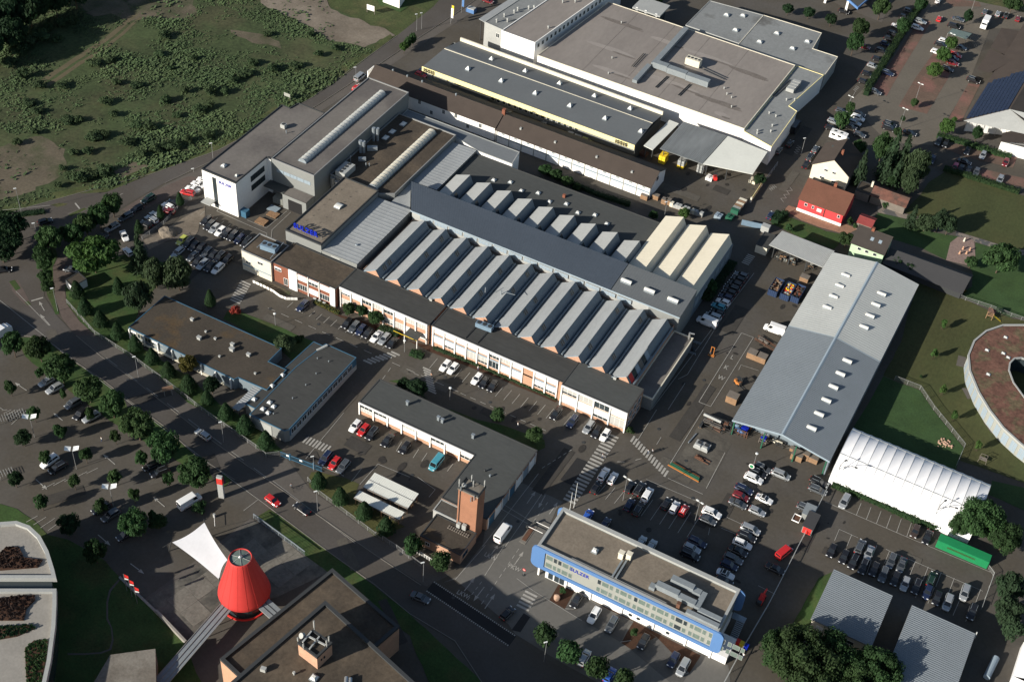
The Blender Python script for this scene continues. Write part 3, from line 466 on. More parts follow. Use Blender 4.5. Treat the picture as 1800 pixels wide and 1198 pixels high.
# kerbs along the main road
kb = MB()
KERB = [(-95.22, -58.73), (-84.51, -61.23), (-72.67, -63.22), (-46.68, -68.66), (-33.28, -70.9), (-11.52, -74.32), (7.3, -77.16), (20.24, -78.85)]
KERB2 = [(-107.25, -66.2), (-100.93, -63.64), (-90.95, -65.82), (-79.33, -67.21), (-69.16, -69.3), (-56.38, -71.49), (-44.56, -74.81), (-32.23, -76.01)]
KERB3 = [(-20.54, -78.53), (-4.76, -81.42), (11.74, -84.04), (22.04, -86.48), (33.93, -87.35), (43.96, -93.24)]
KERB4 = [(-142.86, -28.53), (-134.66, -14.35), (-123.06, 4.72), (-114.37, 24.79), (-111.94, 35.61), (-107.21, 63.81), (-104.87, 110.2)]
KERB5 = [(-94.45, 151.52), (-95.86, 133.81), (-98.6, 108.87), (-101.04, 83.96), (-103.38, 61.42), (-106.44, 44.4), (-110.75, 25.84), (-117.18, 3.39)]
for K in (KERB, KERB2, KERB3, KERB4, KERB5):
    for a, b in zip(K, K[1:]):
        d = hypot(b[0] - a[0], b[1] - a[1]); kb.obox((a[0] + b[0]) / 2, (a[1] + b[1]) / 2, -.02, d, .16, .16, atan2(b[1] - a[1], b[0] - a[0]))
kb.build("kerb", "kerb", kind="structure")
PT = [(-12, -24, 14, 3), (8, -26, 5, 2.2), (30, -34, 3, 16), (41, -30, 2.6, 9), (51, 2, 3, 22), (47, 40, 4, 12), (55, -18, 9, 5), (62, -30, 12, 2), (70, -22, 3, 8), (-24, -45, 2, 14), (-22, -62, 3, 6), (-40, -20, 16, 1.6), (-55, -27, 9, 2.4), (-80, -12, 6, 4), (-86, -25, 3, 7), (10, 84, 16, 3), (22, 92, 5, 3), (33, 130, 3, 18), (38, 108, 2.4, 12), (-14, -52, 6, 3.4),
      (100, -22, 12, 2.2), (112, -14, 6, 3), (90, -20, 2, 10), (66, -44, 10, 3), (-50, -84, 8, 3), (-62, -100, 3, 9), (-76, -78, 7, 3), (-100, -62, 5, 2.4), (-66, -66, 3, 11), (-38, -76, 10, 2.6), (2, -80, 9, 2.4), (20, -90, 12, 2)]
rp = random.Random(9)
for i, (x, y, lx, ly) in enumerate(PT):
    road_ = x < 25 and y < -60; a = -.62 if road_ else rp.uniform(-.03, .03); c_, s_ = cos(a), sin(a)
    P = ragged([(x + u * lx / 2 * c_ - v * ly / 2 * s_, y + u * lx / 2 * s_ + v * ly / 2 * c_) for u, v in ((-1, -1), (1, -1), (1, 1), (-1, 1))], .12)
    MB().add(*tess(P, .079 + .0002 * i)).build("asphalt_patch", "patchdark" if i % 3 else "patchlight", kind="structure")
for i in range(70):
    x, y = rp.choice(((rp.uniform(46, 92), rp.uniform(-45, -5)), (rp.uniform(92, 128), rp.uniform(-26, -8)), (rp.uniform(44, 60), rp.uniform(-2, 60)), (rp.uniform(-20, 36), rp.uniform(-29, -17)), (rp.uniform(-18, 10), rp.uniform(-55, -44)), (rp.uniform(6, 34), rp.uniform(78, 96))))
    r_ = rp.uniform(.2, .8); st_ = rp.uniform(.5, 2.4)
    MB().add(*tess(ragged([(x + r_ * cos(t / 10 * 2 * pi), y + r_ * st_ * sin(t / 10 * 2 * pi)) for t in range(10)], .25), .0812 + .00004 * i)).build("oil_stain", "stain", kind="structure")
for (x, y) in ((-8, -21), (6, -22.5), (20, -24), (32, -22), (46, -8), (49, 14), (56, -14), (72, -10), (62, -24), (-30, -23), (-46, -22), (-60, -24), (-12, -48), (2, -53), (-26, -56), (30, -52), (28, -78), (104, -18), (-56, -74), (-74, -64), (-20, -83), (12, -74), (36, 120), (30, 98)):
    MB().lathe(x, y, [(.42, .085), (.42, .095), (.36, .097), (0.01, .097)], 12).build("manhole_cover", "darkmetal", kind="structure")
# big concrete slabs of the terrace, each a piece of it
sl0 = MB().box(-2.35, 2.35, -2.35, 2.35, 0, .05).mesh("slab", "slab")
def inside(p, poly):
    r = False; n = len(poly)
    for i in range(n):
        (x1, y1), (x2, y2) = poly[i], poly[i - 1]
        if (y1 > p[1]) != (y2 > p[1]) and p[0] < (x2 - x1) * (p[1] - y1) / (y2 - y1) + x1: r = not r
    return r
TERR = [g_ for g_ in GROUND if g_[0] == "terrace_paving"][0][4]
tr = bpy.data.objects["terrace_paving"]; ta = radians(-14.5)
for i in range(-8, 12):
    for j in range(-8, 12):
        cx, cy = -9.8 + 4.75 * (i * cos(ta) - j * sin(ta)), -102 + 4.75 * (i * sin(ta) + j * cos(ta))
        if all(inside((cx + a * 2.2, cy + b * 2.2), TERR) for a in (-1, 1) for b in (-1, 1)) and hypot(cx + 9.8, cy + 102) > 7.5:
            inst("slab", sl0, tr, (cx, cy, .052), ta)

# ------------------------------------------------------------------ main works
# front office: brick and white bays
def bay_facade(t, x0, y, n, pitch, storeys, roofz, skip=(), pil="white"):
    pm = MB().box(-.16, .16, -.34, .0, 0, roofz - .26).mesh("pilaster", pil)
    ox, oy, oz = origin(t)
    MB().box(x0 - .16, x0 + n * pitch + .16, y - .4, y - .09, roofz - .26, roofz + .06).build("fascia", pil, t)
    for i in range(n + 1): inst("pilaster", pm, t, (x0 + i * pitch - ox, y - oy, 0))
    for i in range(n):
        if i in skip: continue
        cx = x0 + (i + .5) * pitch; w = pitch - .34
        for (z, h, lo) in storeys:
            r = random.random()
            bl = (1.0 if r < .74 else .72 if r < .8 else .45 if r < .9 else .0) if not lo else (.95 if r < .5 else .7 if r < .8 else 0)
            window(t, cx, y, z, w, h, frame="white", pane="glass" if r > .25 else "strip", mull=2 if r > .4 else 3, blind=min(bl, .98),
                   blindmat="blind" if random.random() < .66 else "blindgrey")
o4 = thing("office_wing", "long two storey brick and white office wing before the saw-tooth sheds", "office building", 1.8, -8, 0)
flat(o4, rect(-17.2, 20.9, -12.6, -4.45), 6.8, "brickorange", "bitumen", "copingdark", .1)
bay_facade(o4, -16.6, -12.62, 11, 3.28, [(1.35, 2.35, 1), (4.75, 1.8, 0)], 6.8, skip=(8,))
MB().box(9.7, 12.9, -12.72, -12.6, .0, 6.7).build("brick_panel", "brickorange", o4)
MB().box(-16.5, 19.4, -12.72, -12.61, 3.72, 4.2).build("band", "strip", o4)
o5 = thing("office_wing", "short end bay of the office with bare brick gable beside the long zebra crossing", "office building", 30, -8.5, 0)
flat(o5, rect(20.95, 39.1, -13.5, -4.0), 6.9, "brickorange", "bitumengrey", "copingdark", .1)
bay_facade(o5, 21.2, -13.52, 4, 4.45, [(1.0, 2.9, 1), (4.3, 2.3, 0)], 6.9)
for yy in (-11.5, -8.8, -6.2): window(o5, 39.12, yy, 3.9, 1.7, 2.0, pi / 2, mull=1)
for yy in (-11.5, -8.8, -6.2): window(o5, 39.12, yy, .9, 1.7, 1.7, pi / 2, mull=1)
o3 = thing("office_wing", "two storey brick office wing behind round shrub trees with yellow trimmed entrance canopy", "office building", -32, -9, 0)
flat(o3, rect(-45.6, -17.9, -12.9, -4.5), 6.85, "brick", "bitumen", "copingdark", .1)
bay_facade(o3, -45.0, -12.92, 8, 3.33, [(1.1, 2.0, 1), (4.6, 1.9, 0)], 6.85)
MB().box(-23.5, -19.5, -16.0, -12.9, 2.9, 3.1).build("entrance_canopy", "bitumengrey", o3)
MB().box(-26.6, -23.4, -16.14, -16.05, 2.9, 3.0).box(-23.4, -19.5, -16.14, -16.05, 2.95, 3.05).build("canopy_trim", "bright_yellow", o3)
MB().box(-18.0, -17.2, -12.3, -10.5, 0, 6.6).build("glass_link", "glass", o3)
mbx = MB().box(-19.6, -19.45, -16.0, -15.85, .08, 2.9).box(-23.4, -23.25, -16.0, -15.85, .08, 2.9); mbx.build("canopy_post", "white", o3)
o2 = thing("office_wing", "low white framed office wing with brown roof and red brick panels beside the grey hall", "office building", -55, -9, 0)
flat(o2, rect(-65.9, -45.7, -14.2, -4.6), 6.6, "brickdark", "brownroof", "copingdark", .1)
MB().box(-60.6, -58.2, -14.55, -14.2, 0, 6.7).box(-47.4, -45.8, -14.55, -14.2, 0, 6.7).build("white_pier", "white", o2)
for i in range(3):
    cx = -56.4 + i * 3.6
    window(o2, cx, -14.22, 4.3, 3.0, 1.9, mull=2, blind=(.98, .5, .98)[i]); window(o2, cx, -14.22, 1.1, 3.0, 1.9, mull=3, blind=(0, .98, 0)[i])
    MB().box(cx - 1.75, cx - 1.55, -14.5, -14.2, 0, 6.7).build("pilaster", "white", o2)
window(o2, -64.2, -14.22, 4.3, 2.2, 1.2, mull=1, blind=.4); window(o2, -61.8, -14.22, .3, 1.3, 2.4, mull=1)
for xx in (-52.0, -50.5, -49.0): unit(o2, xx, -14.9, .1, .9, .4, .7, fans=0)
o1 = thing("office_wing", "white corner block with roof cooling unit at the left end of the office row", "office building", -72, -10, 0)
flat(o1, rect(-75.6, -66.0, -14.9, -6.6), 6.7, "cream", "brownroof", "rail", .25)
unit(o1, -69.4, -10.6, 6.75, 4.6, 2.3, 1.5, .1, "tarpblue", "cooling_unit", 3)
MB().tube((-72.5, -9, 7.1), (-68, -8.2, 7.1), .12).tube((-72.5, -12, 7.1), (-72.5, -9, 7.1), .12).tube((-67, -13.6, 6.9), (-67, -7.5, 8.2), .1).build("pipework", "galv", o1)
window(o1, -73.5, -14.92, 2.9, 1.8, .9, mull=1); window(o1, -69.5, -14.92, 4.4, 1.8, 1.0, mull=1)
MB().box(-75.4, -66.2, -15.0, -14.9, 1.9, 2.3).build("band", "strip", o1)
# saw-tooth hall
hall = thing("sawtooth_hall", "saw-tooth factory hall of twelve parallel grey sheds with brick gables behind the office", "factory hall", -3, 9, 0)
MB().box(-44.2, 36.0, -4.4, 22.2, 0, 6.45).build("body", "brick", hall)
MB().quad((-44.1, -4.3, 6.47), (35.9, -4.3, 6.47), (35.9, 22.1, 6.47), (-44.1, 22.1, 6.47)).build("gutter_floor", "bitumen", hall)
sh_l = MB().corr((-.35, 0, -.15), (-.35, 25.2, -.15), (4.15, 0, 2.42), (4.15, 25.2, 2.42), 20, .006).mesh("roof_slope", "metalroof")
sh_r = MB().quad((4.15, 0, 2.42), (5.72, 0, -.1), (5.72, 25.2, -.1), (4.15, 25.2, 2.42)).mesh("glazed_slope", "metalside")
sh_g = MB().add([(0, .25, 0), (5.5, .25, 0), (4.12, .25, 2.3), (0, .28, 0), (5.5, .28, 0), (4.12, .28, 2.3)], [(0, 1, 2), (3, 5, 4)]).mesh("gable", "brick")
sh_e = MB().add([(0, 25.0, 0), (5.5, 25.0, 0), (4.12, 25.0, 2.3)], [(2, 1, 0)]).mesh("gable", "metalside")
sh_t = MB().add([(-.4, -.05, -.18), (4.15, -.05, 2.42), (4.15, -.05, 2.62), (-.4, -.05, .02), (-.4, .1, -.18), (4.15, .1, 2.42), (4.15, .1, 2.62), (-.4, .1, .02)],
                [(0, 1, 2, 3), (3, 2, 6, 7), (4, 7, 6, 5)]).mesh("verge_trim", "strip")
pipe = MB().tube((6.15, .5, .25), (6.15, 25, .25), .28, n=6).mesh("gutter_pipe", "metalside")
winm = MB().add([(4.42, 0, 2.03), (5.2, 0, .78), (5.2, 1.6, .78), (4.42, 1.6, 2.03)], [(0, 1, 2, 3)]).mesh("roof_window", "glass")
winr = MB()
for a, b in ((0, .1), (1.5, 1.6), (.75, .85)): winr.add([(4.46, a, 2.06), (5.24, a, .8), (5.24, b, .8), (4.46, b, 2.06)], [(0, 1, 2, 3)])
winf = winr.mesh("frame", "lightgrey")
ox, oy, oz = origin(hall)
for k in range(12):
    lx = -43.7 + 6.7 * k; L = (lx - ox, -4.4 - oy, 6.5)
    for nm, me in (("roof_slope", sh_l), ("glazed_slope", sh_r), ("gable", sh_g), ("gable", sh_e), ("verge_trim", sh_t), ("gutter_pipe", pipe)): inst(nm, me, hall, L)
    for yy in random.sample((2.5, 5.0, 7.5, 13, 18, 21), 2 if k < 11 else 0):
        w_ = inst("roof_window", winm, hall, (L[0] + .03, L[1] + yy, L[2] + .03)); inst("frame", winf, w_)
# advertising strip glazing at the last shed
lx = -43.7 + 6.7 * 11
mbp = MB()
for i in range(6):
    y0 = -3.6 + i * 1.9
    MB().add([(lx + 4.3, y0, 8.78), (lx + 5.66, y0, 6.62), (lx + 5.66, y0 + 1.7, 6.62), (lx + 4.3, y0 + 1.7, 8.78)], [(0, 1, 2, 3)]).build("glazing_panel", ("red", "glass", "strip", "woodgrey", "glass", "strip")[i], hall)
MB().box(lx + 4.12, lx + 4.34, -4.2, 8.2, 8.8, 9.0).box(lx + 5.6, lx + 5.8, -4.2, 8.2, 6.4, 6.6).build("glazing_frame", "lightgrey", hall)
cu = unit(hall, -5.2, -6.3, 6.95, 4.6, 1.6, 1.3, .05, "tarpblue", "cooling_unit", 3)
MB().tube((-7.5, -6, 7.1), (-7.5, -12, 6.95), .1).tube((-4, -6, 7.1), (-4, -12, 6.95), .1).build("pipework", "darkmetal", hall)
MB().tube((-11.2, 4.6, 8.2), (-11.2, 4.6, 9.9), .12).tube((-7.2, 6.0, 8), (-7.2, 6.0, 9.7), .2).tube((-7.2, 6, 9.5), (-3.6, 7, 9.2), .09).build("flue", "galv", hall)
unit(hall, 31.4, -4.8, 6.95, .8, .4, .6, fans=0); unit(hall, -22.2, -4.75, 6.95, .8, .4, .6, fans=0)
# long nave
nv = thing("long_hall", "long high hall with smooth dark blue grey roof running through the middle of the works", "factory hall", -4, 27, 0)
MB().prism([(-44.7, 22.3), (28.0, 22.6), (28.0, 33.4), (-50.9, 31.8)], 0, 9.2, top=False).build("wall", "lightgrey", nv)
MB().prism([(28.0, 22.6), (36.7, 22.8), (36.7, 33.6), (28.0, 33.4)], 0, 9.0, top=False).build("wall", "greywall", nv)
MB().corr((-44.9, 22.0, 9.3), (16.8, 22.4, 9.3), (-51.1, 32.1, 10.5), (16.8, 33.5, 10.5), 88, .012).build("roof", "naveroof", nv)
MB().corr((16.95, 22.4, 9.26), (36.9, 22.6, 9.26), (16.95, 33.5, 10.46), (36.9, 33.8, 10.46), 28, .012).build("roof", "storeroof", nv)
MB().add([(-45, 21.9, 8.9), (36.9, 22.5, 8.9), (36.9, 22.5, 9.35), (-45, 21.9, 9.35)], [(0, 1, 2, 3)]).build("fascia", "strip", nv)
MB().add([(36.9, 22.6, 8.0), (36.9, 33.8, 8.0), (36.9, 33.8, 10.5), (36.9, 22.6, 9.3)], [(0, 1, 2, 3)]).build("gable", "greywall", nv)
MB().add([(-51.1, 32.12, 9), (16.9, 33.52, 9), (36.9, 33.82, 9), (36.9, 33.82, 10.45), (-51.1, 32.12, 10.45)], [(4, 3, 2, 1, 0)]).build("fascia", "greywall", nv)
for i in range(14):
    window(nv, -40 + i * 4.7, 22.25, 7.35, 4.2, 1.35, frame="lightgrey", pane="strip", mull=3)
for x in (19.3, 26.1, 32.9): skylight(nv, x, 27.0, 9.95, 3.0, 1.2, .7, "barrel")
# rear sheds on the flat dark roof
rr = thing("rear_hall", "rear hall with nine short grey roof sheds on a dark flat roof", "factory hall", -15, 47, 0)
flat(rr, [(-51.5, 33.9), (15.2, 33.9), (15.2, 59.8), (-45.2, 59.0), (-45.2, 36.4), (-51.5, 36.4)], 6.0, "lightgrey", "bitumengrey", "copingdark", .15)
def shed_mesh(w, ap, h, l, mat, side, lb=.95):
    return [MB().corr((-.1, 0, lb), (-.1, l, lb), (ap, 0, h), (ap, l, h), max(6, int(l / 1.2)), .01).mesh("roof_slope", mat),
            MB().quad((ap, 0, h), (w, 0, 0), (w, l, 0), (ap, l, h)).mesh("side", side),
            MB().add([(0, l - .05, 0), (w, l - .05, 0), (ap, l - .05, h), (0, l - .05, lb), (0, .05, 0), (w, .05, 0), (ap, .05, h), (0, .05, lb)], [(3, 2, 1, 0), (4, 5, 6, 7), (0, 4, 7, 3)]).mesh("gable", side)]
SM = shed_mesh(5.7, 4.5, 2.8, 12.0, "shedroof", "metalside")
dk = MB().quad((4.8, 0, 2.1), (5.45, 0, .7), (5.45, 1.5, .7), (4.8, 1.5, 2.1)).mesh("roof_window", "glass")
ox, oy, oz = origin(rr)
for k in range(9):
    L = (-39.6 + 6.78 * k - 4.5 - ox, 34.4 - oy - .4, 6.0)
    for nm, me in zip(("roof_slope", "side", "gable"), SM): inst(nm, me, rr, L)
    inst("roof_window", dk, rr, (L[0] + .03, L[1] + 2.2, L[2]))
    skylight(rr, -26.3 + k * 4.6 - 8, 50.8 + (k % 2) * 1.8, 6.05, 1.3, 1.3, .5, "dome")
MB().box(-13.8, -13.0, 54.8, 55.5, 6, 7.0).build("chimney", "brickdark", rr)
crm = thing("cream_sheds", "three long cream coloured roof sheds on the grey hall by the rear gate", "factory hall", 26, 48, 0)
MB().prism(rect(15.4, 36.6, 33.9, 62.4), 0, 6.2).build("wall", "metalside", crm)
SM2 = shed_mesh(6.6, 5.2, 2.9, 27.4, "creamroof", "cream")
ox, oy, oz = origin(crm)
for k in range(3):
    L = (15.7 + 7.0 * k - ox, 34.9 - oy, 6.2)
    for nm, me in zip(("roof_slope", "side", "gable"), SM2): inst(nm, me, crm, L)
    for yy in (6.0, 16.5): inst("roof_window", dk, crm, (L[0] + .78, L[1] + yy, L[2]))
for i in range(7): window(crm, 36.62, 36.5 + i * 3.7, 3.0, 2.9, 2.2, pi / 2, frame="galv", pane="strip", mull=2)
lowr = thing("lean_to", "low flat grey lean-to roof along the right side of the saw-tooth hall", "outbuilding", 39, 10, 0)
flat(lowr, rect(36.1, 41.6, -3.4, 22.6), 4.0, "greywall", "flatgrey", "cream", .35)
MB().tube((40.6, 22, 4), (40.6, 22, 6.2), .3).tube((40.6, 22, 6.1), (41.8, 22.3, 6.1), .18).build("exhaust_pipe", "metal", lowr)
# grey tall blocks on the left
def vault(t, x, y0, y1, w, h, z, m, n):
    d = (y1 - y0) / n; p = MB().barrel((0, .06), (0, d - .06), w, h, 8).mesh("skylight_panel", m); r = MB().barrel((0, -.05), (0, .05), w + .14, h + .07, 8).mesh("skylight_rib", "galv"); ox, oy, oz = origin(t)
    for i in range(n + 1):
        i < n and inst("skylight_panel", p, t, (x - ox, y0 + i * d - oy, z)); inst("skylight_rib", r, t, (x - ox, y0 + i * d - oy, z))
    MB().box(x - w / 2 - .2, x + w / 2 + .2, y0 - .2, y1 + .2, z - .4, z + .03).build("upstand", "galv", t)
bb = thing("sign_block", "tall grey hall with beige roof carrying the big blue roof lettering", "factory hall", -63, 10, 0)
flat(bb, rect(-68.8, -57.2, -4.0, 24.4), 9.2, "greywall", "gravelroof", "darkmetal", .35)
text("SULZER", bb, -67.3, -2.2, 9.8, 2.15, "signblue", pi / 2, 0, .16, 1.0, .05, "sign_lettering", 1.1)
mb = MB()
for i in range(6): mb.box(-67 + i * 1.7, -66.9 + i * 1.7, -2.1, -2.0, 9.1, 10.0); mb.tube((-67 + i * 1.7, -2, 10.3), (-67 + i * 1.7, -.6, 9.25), .04, n=4)
mb.build("sign_support", "rail", bb)
skylight(bb, -62.6, 12.5, 9.25, 1.9, 2.4, .5, "barrel")
for i in range(16): vent(bb, -66.5 + random.uniform(0, .4) if i % 2 else -63 + .05 * i, 1 + i * 1.4, 9.2, .25, .09, "darkmetal")
rb = thing("ribbed_hall", "grey hall with pale ribbed sheet roof beside the roof lettering block", "factory hall", -51, 10, 0)
MB().prism(rect(-57.1, -45.9, -3.9, 23.6), 0, 7.4, top=False).build("wall", "greywall", rb)
MB().corr((-57.1, -4, 7.5), (-57.1, 23.8, 7.5), (-45.7, -4, 7.9), (-45.7, 23.8, 7.9), 20, .03).build("roof", "metalroof", rb)
MB().box(-54.0, -51.2, -4.05, -3.9, 1.2 + 5.6, 7.25).build("door_panel", "lightgrey", rb)
vent(rb, -50.2, 2.6, 7.6, .6, .45); MB().quad((-57.2, -4.06, 7.2), (-45.7, -4.06, 7.2), (-45.7, -4.06, 8.0), (-57.2, -4.06, 7.6)).build("fascia", "greywall", rb)
bf = thing("brown_roof_hall", "square hall with dark brown gravel roof and a long yellowish barrel skylight", "factory hall", -63, 45, 0)
flat(bf, [(-73.6, 24.6), (-57.0, 24.6), (-53.4, 27.0), (-53.4, 61.4), (-73.6, 61.4)], 8.0, "greywall", "brownroof", "rail", .35)
vault(bf, -60.2, 26.0, 58.7, 2.6, 1.0, 8.3, "cream", 22)
for (x, y) in ((-69.6, 57.5), (-70.2, 52.3), (-70.2, 48.6)): skylight(bf, x, y, 8.0, 1.6, 2.2, .6)
for (x, y, h) in ((-72.4, 45.5, 4.6), (-71.5, 46.2, 4.4), (-72.4, 38.4, 4.2), (-71.6, 38.9, 4.0)):
    MB().tube((x, y, 7.9), (x, y, 8 + h * .55), .42, n=10).tube((x, y, 8 + h * .55), (x, y, 8 + h), .55, n=10).build("silo", "galv", bf)
unit(bf, -70.2, 41.3, 8.0, 3.0, 1.2, 1.1, .6, "galv", "filter_unit", 0); unit(bf, -69.8, 35.3, 8.0, 2.2, 1.0, .9, .6, "galv", "filter_unit", 0)
unit(bf, -70.5, 27.6, 7.6, 5.5, 3.2, 2.2, pi / 2, "lightgrey", "chiller", 4)
MB().tube((-72.6, 24.6, 4.5), (-72.6, 24.6, 7.8), 1.0, n=14).tube((-70.6, 23.6, 4.5), (-70.6, 23.6, 7.6), .8, n=14).build("tank", "metal", bf)
for p in ((-72.2, 32.8, 2.4), (-67.3, 33.5, 1.4), (-66.6, 34.2, 1.1)): vent(bf, p[0], p[1], 8, p[2], .2)
gh = thing("grey_hall", "tall grey hall with flat roof and a silver barrel skylight along its middle", "factory hall", -81, 42, 0)
flat(gh, rect(-88.6, -74.0, 17.1, 67.6), 12.0, "greywall", "flatgrey", "rail", .3)
vault(gh, -80.5, 20.8, 62.8, 2.4, .95, 12.2, "opal", 28)
for i in range(5): window(gh, -85.8 + i * 2.35, 17.08, 8.2, 2.3, 1.2, frame="galv", pane="strip", mull=1, proud=.05)
MB().prism(rect(-82.2, -74.1, 12.9, 17.0), 0, 5.0, top=False).build("entry_block", "greywall", gh)
MB().quad((-82.0, 13.1, 4.9), (-74.3, 13.1, 4.9), (-74.3, 16.9, 4.9), (-82.0, 16.9, 4.9)).build("entry_roof", "flatgrey", gh)
MB().box(-80.3, -75.6, 12.82, 12.95, .08, 3.9).build("gateway", "black", gh)
MB().box(-89.3, -82.3, 13.6, 17.0, 4.2, 4.5).build("canopy", "bitumengrey", gh)
sw = thing("white_block", "white rendered office block with small blue lettering and tall window slot", "office building", -96, 22, 0)
flat(sw, [(-101.8, 2.4), (-90.1, 2.4), (-90.1, 16.9), (-88.7, 16.9), (-88.7, 44.2), (-98.3, 44.2), (-98.9, 40.6), (-101.8, 40.6)], 12.0, "white", "flatgrey", "darkmetal", .3)
window(sw, -97.6, 2.38, .3, 1.3, 10.6, frame="darkmetal", pane="glass", mull=0)
for z in (5.0, 8.2): window(sw, -90.08, 12.3, z, 6.4, 1.9, pi / 2, frame="darkmetal", pane="glass", mull=5)
text("SULZER", sw, -96.0, 2.34, 9.7, 1.15, "signblue", pi / 2, 0, .05, 1.05, .02, "sign_lettering")
skylight(sw, -97.6, 7.0, 12.05, 1.5, 1.5, .6); skylight(sw, -91.8, 5.2, 12.05, .8, .8, .7); unit(sw, -94.6, 31.5, 12.0, 1.5, 1.3, 1.2, 0, fans=1); vent(sw, -92.3, 29.6, 12, 1.0)
MB().box(-93.9, -88.9, 25.0, 30.8, 11.98, 12.02).build("roof_patch", "flatgrey", sw)
MB().box(-101.0, -97.8, -.4, 2.3, 2.5, 2.7).build("porch", "lightgrey", sw)
gl = thing("flat_link", "flat grey link roof between the brown-roofed hall and the long gabled house", "outbuilding", -50, 63, 0)
flat(gl, [(-73.5, 62.0), (-53.2, 62.0), (-44.9, 59.9), (-33.2, 59.9), (-34.2, 66.3), (-73.5, 66.3)], 6.8, "white", "linkroof", "lightgrey", .1)
rs = thing("ribbed_roof", "ribbed grey sheet roof strip left of the nine rear sheds", "outbuilding", -49.5, 48, 0)
MB().prism(rect(-53.2, -45.3, 36.6, 59.6), 0, 6.6, top=False).build("wall", "greywall", rs)
MB().corr((-53.3, 36.5, 6.7), (-53.3, 59.7, 6.7), (-45.2, 36.5, 7.0), (-45.2, 59.7, 7.0), 18, .03).build("roof", "metalroof", rs)
MB().add([(-53.2, 36.4, 6.9), (-53.2, 24.4, 6.9), (-45.3, 22.2, 6.9), (-51.2, 32.0, 6.9)], [(0, 1, 2, 3)]).build("corner_roof", "metalroof", rs)
# ------------------------------------------------------------------ low buildings in front
L = thing("panelled_building", "low L-shaped building with dark roof and white panelled front beside the brick tower", "office building", 3, -42, 0)
flat(L, [(-19.5, -42.9), (13.0, -42.9), (13.0, -58.2), (25.0, -58.2), (25.0, -33.7), (-19.5, -33.7)], 4.1, "brickorange", "bitumengrey", "copingdark", .1)
bay_facade(L, -19.3, -42.95, 8, 4.05, [(1.35, 1.0, 0), (2.5, 1.35, 0)], 4.1)
for (x, y) in ((-9.0, -37.5), (0, -37.8), (1.2, -38.0), (10.0, -38.4)): MB().box(x - .3, x + .3, y - .25, y + .25, 4.1, 5.3).box(x - .42, x + .42, y - .35, y + .35, 5.3, 5.42).build("chimney", "galv", L)
for (x, y, m) in ((17.6, -46.0, "darkmetal"), (19.4, -46.8, "galv")): vent(L, x, y, 4.1, .7, .3, m)
for i in range(7): MB().box(25.0, 25.08, -57.2 + i * 3.3, -54.6 + i * 3.3, .1, 3.2).build("garage_door", ("bluetrim", "white", "strip", "bluetrim", "white", "strip", "white")[i], L)
for i in range(8): MB().box(25.0, 25.14, -57.6 + i * 3.3, -57.35 + i * 3.3, .0, 3.9).build("pilaster", "white", L)
flat(L, rect(13.1, 19.2, -62.0, -58.3), 3.7, "lightgrey", "worn", "lightgrey", .12)
an = thing("gatehouse", "low brick gatehouse with dark roof at the foot of the brick tower", "gatehouse", 19, -66, 0)
flat(an, rect(14.2, 24.7, -69.5, -62.3), 3.3, "brick", "mossroof", "darkmetal", .15)
window(an, 16.2, -69.52, 1.0, 1.2, 1.2); window(an, 24.72, -67.4, 1.0, 2.2, 1.3, pi / 2, frame="bluetrim"); MB().box(21.2, 22.3, -69.6, -69.5, .1, 2.2).build("door", "woodgrey", an)
for i in range(10):
    for j in range(2): MB().box(18.3 + i * .55, 18.65 + i * .55, -63.9 - j * .6, -63.55 - j * .6, 3.3, 3.5).build("roof_block", "woodgrey", an)
unit(an, 20.4, -63.0, 3.5, .9, .8, 1.2, fans=0); unit(an, 21.8, -62.9, 3.5, 1.0, .7, 1.5, fans=0)
tw = thing("brick_tower", "square orange brick tower with antennas on its top by the entrance lanes", "tower", 22, -60.4, 0)
MB().box(19.4, 24.3, -62.25, -58.9, 0, 15.4).build("shaft", "bricktower", tw)
MB().box(19.25, 24.45, -62.4, -58.75, 15.4, 15.75).build("cap", "concrete", tw)
mb = MB(); ring(mb, rect(19.3, 24.4, -62.35, -58.8), rect(19.5, 24.2, -62.1, -59.0), 15.75, 16.2); mb.build("parapet", "darkmetal", tw)
for (x, y, h) in ((19.5, -62.2, 3.1), (22.0, -60.3, 2.2), (24.2, -59.2, 2.6), (20.1, -61.8, 1.6), (20.9, -59.1, 2.2)): MB().tube((x, y, 15.7), (x, y, 15.7 + h), .09, n=6).tube((x, y, 15.7 + h * .5), (x, y, 15.7 + h), .16, n=6).build("antenna", "lightgrey", tw)
for (x, y, z) in ((20.2, -62.55, 15.6), (22.8, -62.6, 13.6), (23.6, -62.6, 14.6)): MB().tube((x, y, z), (x, y, z + 1.5), .13, n=6).build("antenna_panel", "galv", tw)
MB().tube((20.3, -61.6, 16), (20.3, -60.9, 16.5), .5, .5, 12).build("dish", "lightgrey", tw)
MB().box(19.28, 19.4, -62.0, -61.8, .2, 15.2).tube((19.9, -62.34, 3.3), (19.9, -62.34, 15.4), .1, n=5).build("cable_duct", "darkmetal", tw)
f1 = thing("flat_building", "long low building with mossy brown flat roof and blue trimmed windows by main road", "office building", -62, -45, 0)
F1 = [(-83.4, -51.9), (-49.9, -52.6), (-49.4, -51.5), (-41.0, -51.2), (-41.0, -43.0), (-46.5, -43.0), (-46.5, -37.4), (-83.4, -37.7)]
flat(f1, F1, 3.6, "metalside", "mossroof", "bluetrim", .06, cw=.14)
for i in range(14): window(f1, -82.0 + i * 2.35, -51.98 - .02 * i, 1.5, 2.0, 1.6, frame="cream", pane="glass", mull=1, blind=0 if i % 3 else .4)
pm = MB().box(-.12, .12, -.5, 0, .0, 3.5).mesh("pilaster", "white"); lg = MB().box(-2.1, 2.1, -.7, -.1, .55, .75).mesh("ledge", "cream")
